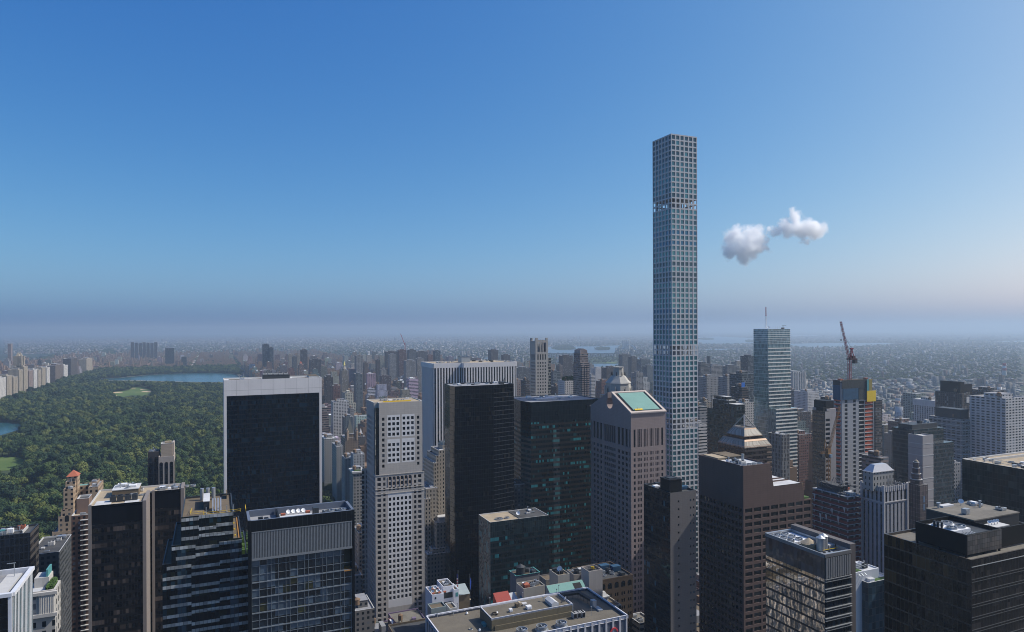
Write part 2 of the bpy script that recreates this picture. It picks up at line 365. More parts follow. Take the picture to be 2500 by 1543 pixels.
M['river'] = g.bsdf((0.06, 0.1, 0.13), 0.3, 0, 0.5, bp.outputs[0])
M['path'] = plain('path_gravel', (0.34, 0.3, 0.25), 0.95)
RES = [(173, 930), (230, 926.5), (300, 922), (360, 916), (430, 912.5), (500, 911), (545, 911.5), (575, 914), (596, 921), (588, 931), (540, 933.5), (480, 933), (400, 931), (340, 929), (290, 929), (240, 929)]
LAKE = [(-90, 1031), (0, 1031), (25, 1032), (55, 1036), (58, 1043), (40, 1052), (0, 1064), (-90, 1066)]
BALL = [P(1, *q) for q in ((1082, 740), (1085, 708), (1250, 690), (1290, 662), (1400, 662), (1492, 698), (1485, 722), (1380, 742), (1280, 738), (1200, 754))]
MEAD = [P(1, *q) for q in ((-120, 1340), (60, 1338), (170, 1345), (305, 1385), (300, 1412), (180, 1425), (110, 1470), (-120, 1480))]
GLADE = [P(2, *q) for q in ((232, 500), (275, 480), (345, 500), (330, 535), (235, 545))]
def gpoly(px, z=0.0): return [atZ(x, y, z)[:2] for x, y in px]
def grow(pts, d):
    cx = sum(p[0] for p in pts) / len(pts); cy = sum(p[1] for p in pts) / len(pts)
    return [(p[0] + (p[0] - cx) / math.hypot(p[0] - cx, p[1] - cy) * d, p[1] + (p[1] - cy) / math.hypot(p[0] - cx, p[1] - cy) * d) for p in pts]
sheet('reservoir_path', grow(gpoly(RES), 16), 0.8, M['path'])
sheet('reservoir_water', gpoly(RES), 1.1, M['water'])
sheet('lake_water', gpoly(LAKE), 1.0, M['water'])
sheet('ballfield_lawn', gpoly(BALL), 1.0, M['lawn']); sheet('meadow_lawn', gpoly(MEAD), 1.0, M['lawn']); sheet('glade_lawn', gpoly(GLADE), 1.0, M['lawn'])
for i, (x, y, wd, lb) in enumerate(((1135, 712, 46, 'long sandy infield on the west edge of the ball field lawn'), (1106, 741, 26, 'small sandy infield at the south west tip of the ball field lawn'),
        (1395, 681, 28, 'small sandy infield near the north east edge of the ball field lawn'), (1436, 702, 50, 'longest sandy infield on the east edge of the ball field lawn'), (1300, 670, 20, 'thin sandy infield at the north end of the ball field lawn'))):
    c = atZ(*P(1, x, y)); rw = wd / 3.978 / F * (c[1] * 1.0); pts = []
    for q in range(14): a = q / 14 * 2 * math.pi; pts.append((c[0] + rw * math.cos(a), c[1] + rw * 1.25 * math.sin(a)))
    sheet('infield', pts, 1.35, M['sand'], lb, 'infield', None, 'sandy infields of the ball field')
PATHS = [[(P(2, 120, 405)), P(2, 180, 370), P(2, 240, 320), P(2, 290, 258)], [P(1, 1868, 1425), P(1, 1905, 1405), P(1, 1950, 1370)], [P(1, 610, 1255), P(1, 660, 1268), P(1, 695, 1310)], [P(2, 400, 330), P(2, 465, 300)], [P(1, 130, 1245), P(1, 260, 1235)]]
for pth in PATHS:
    c = gpoly(pth); L, Rr = [], []
    for i, p in enumerate(c):
        a, b = c[max(i - 1, 0)], c[min(i + 1, len(c) - 1)]; t = Vector((b[0] - a[0], b[1] - a[1])).normalized(); hw = 9
        L.append((p[0] - t.y * hw, p[1] + t.x * hw)); Rr.append((p[0] + t.y * hw, p[1] - t.x * hw))
    sheet('park_path', L + Rr[::-1], 0.9, M['path'])
# rivers and bays, islands
WAT = [[P(7, *q) for q in ((345, 266), (520, 262), (800, 262), (1050, 250), (1020, 300), (990, 343), (860, 346), (700, 346), (350, 336))],
       [P(7, *q) for q in ((740, 440), (800, 430), (1030, 432), (1062, 452), (1020, 470), (930, 480), (800, 480), (740, 470))],
       [P(7, *q) for q in ((395, 470), (450, 455), (640, 462), (640, 478), (400, 490))],
       [P(7, *q) for q in ((1212, 372), (1244, 368), (1248, 452), (1214, 455))],
       [P(9, *q) for q in ((180, 170), (420, 165), (760, 182), (770, 232), (560, 240), (205, 240), (150, 235))],
       [P(9, *q) for q in ((205, 300), (330, 285), (620, 285), (640, 298), (400, 300))],
       [P(9, *q) for q in ((1100, 236), (1400, 230), (1700, 228), (2010, 228), (2200, 236), (1990, 250), (1700, 262), (1400, 275), (1100, 262))],
       [P(11, *q) for q in ((1480, 212), (1800, 206), (1900, 214), (1640, 222))],
       [P(9, *q) for q in ((1115, 152), (1330, 150), (1420, 158), (1130, 165))],
       [P(5, *q) for q in ((960, 372), (1160, 366), (1400, 372), (1500, 380), (1300, 386), (1000, 386))]]
ISL = [[P(7, *q) for q in ((380, 285), (430, 258), (520, 252), (590, 262), (622, 288), (560, 298), (450, 298))],
       [P(7, *q) for q in ((800, 290), (860, 274), (955, 284), (940, 297), (840, 299))],
       [P(9, *q) for q in ((200, 190), (250, 178), (360, 186), (375, 196), (280, 200))],
       [P(9, *q) for q in ((670, 212), (700, 203), (765, 205), (765, 220), (690, 222))]]
for wp in WAT: sheet('river_water', gpoly(wp), 0.7, M['river'])
M['wooded'] = roofm('wooded_island', (0.045, 0.065, 0.03), 0.3, 0.01)
for wp in ISL: sheet('island', gpoly(wp), 3.0, M['wooded'])
sheet('island', gpoly([P(7, *q) for q in ((750, 385), (860, 368), (1035, 372), (1050, 405), (950, 428), (800, 430))]), 1.0, M['wooded'])
sheet('island_lawn', gpoly([P(7, *q) for q in ((870, 424), (900, 416), (1020, 418), (1000, 430))]), 1.5, M['lawn'])
WOODS = [[P(1, *q) for q in ((985, 345), (1000, 305), (1080, 285), (1125, 320), (1110, 345))], [P(1, *q) for q in ((360, 405), (440, 375), (540, 365), (560, 385), (480, 400))]]
for wp in WOODS: sheet('wooded_slope', gpoly(wp), 2.0, M['wooded'])
# far avenues north of the park (pale strips)
sheet('avenue', [(-152, 4880), (-128, 4880), (-128, 9000), (-152, 9000)], 0.6, M['path'])

# ------------------------------------------------------------------ trees
def crown_mesh(seed, nc=11, lp=110, ls=1.15):
    r = random.Random(seed); V = []; Fc = []
    sx = r.uniform(3.6, 7.2); sy = sx * r.uniform(.8, 1.2); sz = r.uniform(3.0, 5.6); cz = 9.5 + r.uniform(-2, 2.5)
    for c in range(nc):
        a = r.uniform(0, 6.283); e = r.uniform(-0.35, 1.0); q = r.uniform(0.45, 0.95)
        ce = math.sqrt(max(0, 1 - e * e)); o = Vector((sx * q * ce * math.cos(a), sy * q * ce * math.sin(a), cz + sz * q * e)); rr = r.uniform(2.0, 3.1)
        for l in range(lp):
            d = Vector((r.gauss(0, 1), r.gauss(0, 1), r.gauss(0.25, 1))).normalized(); p = o + d * rr * r.uniform(0.75, 1.05)
            nrm = (d + Vector((r.gauss(0, .25), r.gauss(0, .25), r.gauss(0, .25)))).normalized()
            t = nrm.orthogonal().normalized(); t.rotate(Matrix.Rotation(r.uniform(0, 6.28), 3, nrm)); b = nrm.cross(t); h = ls * r.uniform(0.6, 1.2) / 2
            i = len(V); V += [p + t * h, p + b * h, p - t * h, p - b * h]; Fc.append((i, i + 1, i + 2, i + 3))
    me = bpy.data.meshes.new('crown'); me.from_pydata([tuple(v) for v in V], [], Fc); return me
def trunk_mesh(seed):
    r = random.Random(seed); mb = MB(); cyl(mb, 0, 0, 0, 5, 0.5, 0.32, 8, cap=False)
    for i in range(5):
        a = r.uniform(0, 6.28); q = r.uniform(2, 3.6)
        for s in range(3):
            z0, z1 = 4.4 + s * 1.7, 4.4 + (s + 1) * 1.7
            bar(mb, (q * s / 3 * math.cos(a), q * s / 3 * math.sin(a), z0), (q * (s + 1) / 3 * math.cos(a), q * (s + 1) / 3 * math.sin(a), z1), 0.3 - 0.08 * s)
    return mb
g = G('foliage'); o = g.N('ShaderNodeObjectInfo').outputs['Random']; nz = g.noise(0.35, g.obj(), 2); nf = g.noise(0.0075, g.pos(), 5)
c = g.ramp(g.mt('ADD', g.mt('MULTIPLY', o, 0.55), g.mt('MULTIPLY', nf, 0.45)), [(0.24, (0.014, 0.034, 0.016)), (0.42, (0.028, 0.058, 0.019)), (0.57, (0.058, 0.094, 0.023)), (0.74, (0.135, 0.155, 0.035))])
c = g.mix(g.mt('MULTIPLY', nz, 0.35), c, (0.018, 0.034, 0.012))
M['leaf'] = g.bsdf(c, 0.75, 0, 0.25)
M['bark'] = plain('bark', (0.1, 0.075, 0.05), 0.95)
CROWN = [crown_mesh(s, nc_) for s, nc_ in zip((0, 7, 12, 23, 34, 45), (11, 15, 8, 13, 10, 17))]
for m in CROWN: m.materials.append(M['leaf'])
TRUNK = trunk_mesh(3).build('trunk', M['bark']); TRUNK_ME = TRUNK.data; bpy.data.objects.remove(TRUNK)
def park_points():
    rs = np.random.RandomState(4); st = 12.0
    gx, gy = np.meshgrid(np.arange(-650, 134, st), np.arange(790, 4850, st)); x = gx.ravel() + rs.uniform(-5, 5, gx.size); y = gy.ravel() + rs.uniform(-5, 5, gx.size)
    s = np.clip(rs.normal(1.4, .38, x.size), .7, 2.3) ; keep = np.ones(x.size, bool)
    ex, ey = np.meshgrid(np.arange(120, 167, 9.0), np.arange(705, 1110, 9.0)); ex, ey = ex.ravel() + rs.uniform(-3, 3, ex.size), ey.ravel() + rs.uniform(-3, 3, ex.size); x, y, s = np.concatenate([x, ex]), np.concatenate([y, ey]), np.concatenate([s, rs.uniform(.7, 1.1, ex.size)]); keep = np.ones(x.size, bool)
    px, py, d = nproj(x, y, 8.0 + 0 * x); keep &= (px > -60) & (px < 960)
    for h in (0.0, 5.0, 10.0, 15.0):
        qx, qy, d = nproj(x, y, h * s + 0 * x)
        for pl in (RES, LAKE, BALL, MEAD, GLADE): keep &= ~inpoly(qx, qy, pl)
    for pth in PATHS:
        c = gpoly(pth)
        for a, b in zip(c, c[1:]):
            ax, ay, bx_, by = *a, *b; L2 = (bx_ - ax) ** 2 + (by - ay) ** 2
            t = np.clip(((x - ax) * (bx_ - ax) + (y - ay) * (by - ay)) / L2, 0, 1); keep &= np.hypot(x - ax - t * (bx_ - ax), y - ay - t * (by - ay)) > 13
    # thin out a few clearings
    cl = (np.sin(x / 61.0 + 1.3) * np.sin(y / 83.0) + 0.6 * np.sin(x / 23.0) * np.sin(y / 37.0)); keep &= ~((cl > 1.2) & (rs.rand(x.size) < 0.8))
    return x[keep], y[keep], s[keep]
TX, TY, TS = park_points()
def scatter(name, x, y, s, label_kind='stuff', z=0.4):
    """one object of instanced crowns: geometry nodes pick one of the crown shapes at each point"""
    rs = np.random.RandomState(9); me = bpy.data.meshes.new(name); me.from_pydata([(a, b, z) for a, b in zip(x, y)], [], [])
    a = me.attributes.new('scl', 'FLOAT', 'POINT'); a.data.foreach_set('value', np.array(s, np.float32))
    a = me.attributes.new('rot', 'FLOAT_VECTOR', 'POINT'); rt = np.zeros((len(x), 3), np.float32); rt[:, 2] = rs.uniform(0, 6.28, len(x)); a.data.foreach_set('vector', rt.ravel())
    o = bpy.data.objects.new(name, me); COL.objects.link(o)
    ng = bpy.data.node_groups.new(name, 'GeometryNodeTree'); ng.interface.new_socket('Geometry', in_out='INPUT', socket_type='NodeSocketGeometry'); ng.interface.new_socket('Geometry', in_out='OUTPUT', socket_type='NodeSocketGeometry')
    gi, go = ng.nodes.new('NodeGroupInput'), ng.nodes.new('NodeGroupOutput'); join = ng.nodes.new('GeometryNodeGeometryToInstance')
    ip = ng.nodes.new('GeometryNodeInstanceOnPoints'); ip.inputs['Pick Instance'].default_value = True
    for src in SRC:
        oi = ng.nodes.new('GeometryNodeObjectInfo'); oi.transform_space = 'ORIGINAL'; oi.inputs['Object'].default_value = src; oi.inputs['As Instance'].default_value = False
        ng.links.new(oi.outputs['Geometry'], join.inputs[0])
    ng.links.new(gi.outputs[0], ip.inputs['Points']); ng.links.new(join.outputs[0], ip.inputs['Instance'])
    for nm, dt, so_ in (('rot', 'FLOAT_VECTOR', 'Rotation'), ('scl', 'FLOAT', 'Scale')):
        na = ng.nodes.new('GeometryNodeInputNamedAttribute'); na.data_type = dt; na.inputs[0].default_value = nm
        ng.links.new(na.outputs[0], ip.inputs[so_])
    ng.links.new(ip.outputs[0], go.inputs[0]); md = o.modifiers.new('scatter', 'NODES'); md.node_group = ng
    return tag(o, kind='stuff')

# ------------------------------------------------------------------ building helpers
def reg(X0, X1, Y0, Y1, Z): HEROES.append((X0, X1, Y0, Y1, Z))
def part(rt, name, mat, fn, label=None):
    mb = MB(); fn(mb); o = mb.build(name, mat, rt)
    if label: o['label'] = label
    return o
def wallbox(rt, X0, X1, Y0, Y1, z0, z1, mat, name='wall', top=False):
    return part(rt, name, mat, lambda mb: bx(mb, X0, X1, Y0, Y1, z0, z1, top=top))
def prism(rt, pts, z0, z1, mat, name='curtain_wall', top=False):
    mb = MB(); u = 0
    for i in range(len(pts)):
        a, b = pts[i], pts[(i + 1) % len(pts)]; L = math.hypot(b[0] - a[0], b[1] - a[1])
        mb.f([(*a, z0), (*b, z0), (*b, z1), (*a, z1)], [(u, z0), (u + L, z0), (u + L, z1), (u, z1)]); u += L
    if top: mb.f([(*p, z1) for p in pts])
    return mb.build(name, mat, rt)
def rim(rt, pts, z0, z1, t, mat, name='parapet'):
    """a low wall along a closed outline, thickness t outward"""
    mb = MB(); n = len(pts); cx = sum(p[0] for p in pts) / n; cy = sum(p[1] for p in pts) / n
    ii = [(p[0] + (cx - p[0]) * t / max(1, math.hypot(p[0] - cx, p[1] - cy)), p[1] + (cy - p[1]) * t / max(1, math.hypot(p[0] - cx, p[1] - cy))) for p in pts]
    for i in range(n):
        j = (i + 1) % n
        mb.f([(*pts[i], z1), (*pts[j], z1), (*ii[j], z1), (*ii[i], z1)]); mb.f([(*ii[i], z1), (*ii[j], z1), (*ii[j], z0), (*ii[i], z0)])
    return mb.build(name, mat, rt)
def ribbon(rt, X0, X1, Y0, Y1, z0, z1, fh, frac, wm, gm, proud=0.35, name='floor_band'):
    part(rt, 'glass_wall', gm, lambda mb: bx(mb, X0, X1, Y0, Y1, z0, z1, top=False))
    z = z1; 
    while z - fh * frac > z0:
        part(rt, name, wm, lambda mb: bx(mb, X0 - proud, X1 + proud, Y0 - proud, Y1 + proud, z - fh * frac, z, bottom=True)); z -= fh
def fan(rt, x, y, z, r, h=1.2, name='cooling_fan'):
    o = part(rt, name, M['steel'], lambda mb: (cyl(mb, x, y, z, z + h, r, n=20, cap=False), cyl(mb, x, y, z, z + h, r * 0.9, n=20, cap=False),
        [mb.f([(x + r * math.cos(a), y + r * math.sin(a), z + h), (x + r * math.cos(b), y + r * math.sin(b), z + h), (x + .9 * r * math.cos(b), y + .9 * r * math.sin(b), z + h), (x + .9 * r * math.cos(a), y + .9 * r * math.sin(a), z + h)]) for a, b in [(q * 6.2832 / 20, (q + 1) * 6.2832 / 20) for q in range(20)]]))
    def bl(mb):
        mb.f([(x + r * .89 * math.cos(q * 6.2832 / 16), y + r * .89 * math.sin(q * 6.2832 / 16), z + 0.1) for q in range(16)])
    p = part(rt, 'fan_well', M['black'], bl); p.parent = o
    def b2(mb):
        for q in range(5):
            a = q * 1.2566; mb.f([(x + .1 * math.cos(a), y + .1 * math.sin(a), z + h * .6), (x + r * .85 * math.cos(a - .22), y + r * .85 * math.sin(a - .22), z + h * .5), (x + r * .85 * math.cos(a + .22), y + r * .85 * math.sin(a + .22), z + h * .72)])
        cyl(mb, x, y, z + .2, z + h * .8, r * .12, n=8)
    p = part(rt, 'fan_blades', M['steel'], b2); p.parent = o
    return o
def tank(rt, x, y, z, r=2.0, h=4.0, leg=2.5, mat=None):
    mat = mat or M['wood']
    o = part(rt, 'water_tank', mat, lambda mb: cyl(mb, x, y, z + leg, z + leg + h, r, n=14, cap=True))
    p = part(rt, 'tank_roof', mat, lambda mb: cyl(mb, x, y, z + leg + h, z + leg + h + r * 0.6, r * 1.08, 0.0, 14)); p.parent = o
    def legs(mb):
        for a in (0.8, 2.37, 3.94, 5.5): bar(mb, (x + r * .75 * math.cos(a), y + r * .75 * math.sin(a), z), (x + r * .75 * math.cos(a), y + r * .75 * math.sin(a), z + leg), 0.25)
        bar(mb, (x - r, y, z + leg - .1), (x + r, y, z + leg - .1), .2); bar(mb, (x, y - r, z + leg - .1), (x, y + r, z + leg - .1), .2)
    p = part(rt, 'tank_stand', M['dark_steel'], legs); p.parent = o
    return o
def dish(rt, x, y, z, r=1.3, az=-2.0, mat=None):
    """a satellite dish on a post facing azimuth az"""
    d = Vector((math.cos(az), math.sin(az), 0.6)).normalized(); t = d.orthogonal().normalized(); b = d.cross(t); c = Vector((x, y, z + r + .7))
    def dd(mb):
        for i in range(14):
            a0, a1 = i * 6.2832 / 14, (i + 1) * 6.2832 / 14; R0 = lambda a, q, dep: c + (t * math.cos(a) + b * math.sin(a)) * r * q + d * dep
            mb.f([c, R0(a0, .55, .1 * r), R0(a1, .55, .1 * r)]); mb.f([R0(a0, .55, .1 * r), R0(a0, 1, .32 * r), R0(a1, 1, .32 * r), R0(a1, .55, .1 * r)])
    o = part(rt, 'satellite_dish', mat or M['white_paint'], dd)
    p = part(rt, 'dish_post', M['steel'], lambda mb: (bar(mb, (x, y, z), tuple(c), .18), bar(mb, tuple(c), tuple(c + d * r * .9), .06))); p.parent = o
def unit(rt, x, y, z, lx, ly, h, mat=None, fans=0, name='air_handler'):
    """a rooftop plant box on skids with a louvred side and fan rings on top"""
    def bd(mb):
        bx(mb, x - lx / 2, x + lx / 2, y - ly / 2, y + ly / 2, z + .3, z + h, bottom=True)
        bx(mb, x - lx / 2 + .2, x + lx / 2 - .2, y - ly / 2 + .15, y - ly / 2 + .4, z, z + .3); bx(mb, x - lx / 2 + .2, x + lx / 2 - .2, y + ly / 2 - .4, y + ly / 2 - .15, z, z + .3)
        for q in range(max(2, int(lx / .8))): bx(mb, x - lx / 2 + .25 + q * .8, x - lx / 2 + .7 + q * .8, y - ly / 2 - .06, y - ly / 2, z + .6, z + h - .4)
    o = part(rt, name, mat or M['steel'], bd)
    for q in range(fans):
        xx = x - lx / 2 + (q + .5) * lx / fans; rr = min(lx / fans, ly) * .4
        p = part(rt, 'fan_ring', M['black'], lambda mb: cyl(mb, xx, y, z + h, z + h + .25, rr, n=12)); p.parent = o
    return o
def pipe(rt, pts, w=0.7, mat=None, name='duct'):
    def pp(mb):
        for a, b in zip(pts, pts[1:]): bar(mb, a, b, w)
    return part(rt, name, mat or M['steel'], pp)
def shed(rt, X0, X1, Y0, Y1, z, h, mat, roofmat=None, name='penthouse'):
    o = part(rt, name, mat, lambda mb: bx(mb, X0, X1, Y0, Y1, z, z + h - .3, top=False))
    p = part(rt, 'penthouse_roof', roofmat or M['grey_roof'], lambda mb: bx(mb, X0 - .2, X1 + .2, Y0 - .2, Y1 + .2, z + h - .3, z + h, bottom=True)); p.parent = o
    return o
def clutter(rt, X0, X1, Y0, Y1, z, n, seed, mats=None, hmax=3.0):
    r = random.Random(seed)
    for i in range(n):
        lx, ly = r.uniform(1.5, 4.5), r.uniform(1.5, 3.5)
        if X1 - X0 < lx + 1 or Y1 - Y0 < ly + 1: continue
        x, y = r.uniform(X0 + lx / 2, X1 - lx / 2), r.uniform(Y0 + ly / 2, Y1 - ly / 2); q = r.random()
        if q < .5: unit(rt, x, y, z, lx, ly, r.uniform(1, hmax), r.choice(mats or [M['steel'], M['white_paint'], M['coping'], M['dark_steel']]), r.choice((0, 0, 2)))
        elif q < .7: fan(rt, x, y, z, r.uniform(.9, 1.8), r.uniform(.7, 1.3))
        elif q < .85: pipe(rt, [(x - lx, y, z + .6), (x, y, z + .6), (x, y + ly * .7, z + .6)], .6)
        else: part(rt, 'vent_pipe', M['steel'], lambda mb: (cyl(mb, x, y, z, z + 2.2, .3, n=8), cyl(mb, x, y, z + 2.2, z + 2.6, .5, n=8)))

# ------------------------------------------------------------------ the named towers
# 1 slender white grid tower
def slender_tower():
    X0, Y0, W, Z = 375.0, 502.0, 28.5, 424.5; X1, Y1 = X0 + W, Y0 + W; reg(X0, X1, Y0, Y1, Z)
    rt = root('grid_tower', 'tallest building, slender pale tower with a square grid of windows rising far above the skyline', 'skyscraper', (X0 + W / 2, Y0 + W / 2, 0))
    wm = stone('grid_tower_concrete', (0.50, 0.50, 0.505), var=0.06)
    ps = [pane('teal_pane', (0.10, 0.27, 0.29), met=.5), pane('mid_teal_pane', (0.08, 0.19, 0.215), met=.5), pane('deep_pane', (0.05, 0.11, 0.135), met=.45), pane('blue_pane', (0.05, 0.17, 0.27), met=.5)]
    pitch = 4.72; us = grid(0, W, 6, 0.72); us = [(a, b) for a, b in us]
    rows = [(Z - 1.15 - k_ * pitch - 3.5, Z - 1.15 - k_ * pitch) for k_ in range(88)]; op = {12, 13, 26, 27, 40, 41, 54, 55, 68, 69}
    zs = [q for q in rows if q[0] > 4][::-1]; n = len(zs); mb = MB(); wins = []; fs = faces(X0, X1, Y0, Y1)
    for s in 'SWEN': wins.append((s, punched(mb, fs[s], 0, Z, us, zs, 0.6)))
    mb.build('concrete_frame', wm, rt)
    idx = lambda c: round((Z - 1.15 - c - 3.5) / pitch)
    rr = random.Random(5); rowcol = {q: rr.choice((0, 0, 0, 1, 1, 2)) for q in range(90)}
    for q in (0, 1, 2, 3, 4, 5, 6, 7): rowcol[q] = 2 if q < 5 else 1
    for q in (18, 20, 33, 36): rowcol[q] = 3
    def pick(i, f, a, c):
        q = idx(c)
        return ps[2] if q in (26, 27) else ps[rowcol[q] if rr.random() < .92 else rr.choice((0, 1, 2))]
    order = []
    for s, wl in wins: order += sorted([x for x in wl if idx(x[3]) not in op - {26, 27}], key=lambda x: -x[3]) if s in 'SW' else [x for x in wl if idx(x[3]) not in op - {26, 27}]
    south = [x for x in order if x[0] is fs['S']]; west = [x for x in order if x[0] is fs['W']]; rest = [x for x in order if x[0] not in (fs['S'], fs['W'])]
    windows(rt, south[:70] + west[:30] + south[70:] + west[30:] + rest, pick, 0.6, 100)
    part(rt, 'core', M['concrete'], lambda mb: bx(mb, X0 + 9.5, X1 - 9.5, Y0 + 9.5, Y1 - 9.5, 0, Z - 3))
    for a in (12, 40, 54, 68):
        for z in (rows[a][1] + .4, rows[a + 1][0] - .9):
            part(rt, 'floor_slab', M['concrete'], lambda mb: bx(mb, X0 + .62, X1 - .62, Y0 + .62, Y1 - .62, z, z + .5, bottom=True))
    part(rt, 'roof', M['grey_roof'], lambda mb: mb.f([(X0 + .6, Y0 + .6, Z - .8), (X1 - .6, Y0 + .6, Z - .8), (X1 - .6, Y1 - .6, Z - .8), (X0 + .6, Y1 - .6, Z - .8)]))
slender_tower()

# 2 broad black slab with travertine frame
def black_slab():
    X0, X1, Y0, Y1, Z = 7.0, 85.5, 610.0, 640.0, 209.0; reg(X0, X1, Y0, Y1, Z)
    rt = root('slab_tower', 'broad dark slab with a pale stone top band and pale side frames, before the park', 'office tower', ((X0 + X1) / 2, (Y0 + Y1) / 2, 0))
    tv = stone('travertine', (0.74, 0.70, 0.67), var=0.07, joint=(9.6, 200, 0.28)); 
    gm = glass('slab_glass', (0.002, 0.006, 0.012), 1.6, 3.9, ((.14, (0.008, 0.022, 0.038)), (.1, (0.004, 0.012, 0.022))), (0.004, 0.006, 0.01), .16, .9, wave=0.012, lumpy=6, spec=.25)  # bluish panes tint in faint reflections
    zb = Z - 13.2; fs = faces(X0, X1, Y0, Y1)
    part(rt, 'stone_frame', tv, lambda mb: (bx(mb, X0, X0 + 2.2, Y0, Y1, 0, zb, top=False), bx(mb, X1 - 2.2, X1, Y0, Y1, 0, zb, top=False)))
    part(rt, 'top_band', tv, lambda mb: bx(mb, X0, X1, Y0, Y1, zb, Z, top=False, bottom=True))
    for nm, f in (('south', Face((X0 + 2.2, Y0 + 1.0), (X1 - 2.2, Y0 + 1.0))), ('north', Face((X1 - 2.2, Y1 - 1.0), (X0 + 2.2, Y1 - 1.0)))):
        part(rt, 'curtain_wall', gm, lambda mb: fq(mb, f, 0, f.w, 0, zb))
        for q in range(1, 8): part(rt, 'mullion', M['black'], lambda mb: fbox(mb, f, f.w * q / 8 - .15, f.w * q / 8 + .15, 0, zb, 0, .18))
    roofing(rt, X0, X1, Y0, Y1, Z, M['white_roof'], M['coping'], 1.0, 0.6)
    z = Z - 1.0
    shed(rt, X0 + 31, X0 + 53, Y0 + 11, Y0 + 20, z, 3.6, M['dark_steel'], M['tar'])
    for q in range(5): unit(rt, X0 + 33 + q * 4.3, Y0 + 15, z + 3.6, 3.4, 3, 1.3, M['coping'], 1)
    part(rt, 'window_washing_rig', M['steel'], lambda mb: (bx(mb, X0 + 12.5, X0 + 16, Y0 + 5, Y0 + 8, z, z + 1.6), bar(mb, (X0 + 14, Y0 + 6.5, z + 1.4), (X0 + 11, Y0 + 6.5, z + 4.6), .5), bar(mb, (X0 + 15.5, Y0 + 6.5, z), (X0 + 15.5, Y0 + 6.5, z + 5.6), .3)))
    shed(rt, X1 - 9, X1 - 1.5, Y0 + 14, Y1 - 2, z, 1.9, M['coping'], M['brown_roof'], 'stair_head')
    pipe(rt, [(X0 + 4, Y0 + 12, z + .6), (X0 + 30, Y0 + 12, z + .6)], .5, M['brown_roof']); pipe(rt, [(X0 + 55, Y0 + 10, z + .5), (X1 - 10, Y0 + 10, z + .5)], .5, M['brown_roof'])
black_slab()

# 3 wide white marble tower with vertical fins
def finned_tower():
    X0, X1, Y0, Y1, Z = 211.0, 304.0, 690.0, 734.0, 214.5; reg(X0, X1, Y0, Y1, Z)
    rt = root('finned_tower', 'wide white marble tower with close vertical fins, rising behind the black faceted tower', 'office tower', ((X0 + X1) / 2, (Y0 + Y1) / 2, 0))
    mm = stone('white_marble', (0.68, 0.65, 0.63), var=0.05); gm = glass('finned_glass', (0.012, 0.017, 0.025), 3, 3.8, ((.2, (0.03, 0.035, 0.04)),), wave=.01)
    xm = X0 + 31.5; Yp = Y0 - 4.5
    pts = [(X0, Y0), (xm, Y0), (xm, Yp), (X1, Yp), (X1, Y1), (X0, Y1)]
    prism(rt, pts, 0, Z - 5, gm, 'glass_wall'); prism(rt, pts, Z - 5, Z, mm, 'top_band'); 
    for a, b in zip(pts, pts[1:] + pts[:1]):
        f = Face(a, b); n = max(1, round(f.w / 3.05)); 
        for q in range(n + 1):
            c = f.w * q / n; h = .72 if 0 < q < n else .9
            part(rt, 'fin', mm, lambda mb: fbox(mb, f, max(c - h, 0.004), min(c + h, f.w - .004), 0, Z - 5, 0, .9 if 0 < q < n else .05))
        part(rt, 'top_beam', mm, lambda mb: fbox(mb, f, 0, f.w, Z - 5, Z - .01, 0, .92))
    poly_roof(rt, pts, Z, M['tan_roof']); rim(rt, pts, Z - .6, Z + .02, .9, M['coping'])
    shed(rt, X0 + 36, X0 + 46, Y0 + 14, Y0 + 26, Z - .6, 6.2, M['steel'], M['dark_steel'])
    clutter(rt, X0 + 48, X1 - 3, Y0 + 5, Y1 - 5, Z - .6, 12, 3, hmax=1.6); clutter(rt, X0 + 3, X0 + 34, Y0 + 8, Y1 - 5, Z - .6, 8, 4, hmax=1.6)
finned_tower()

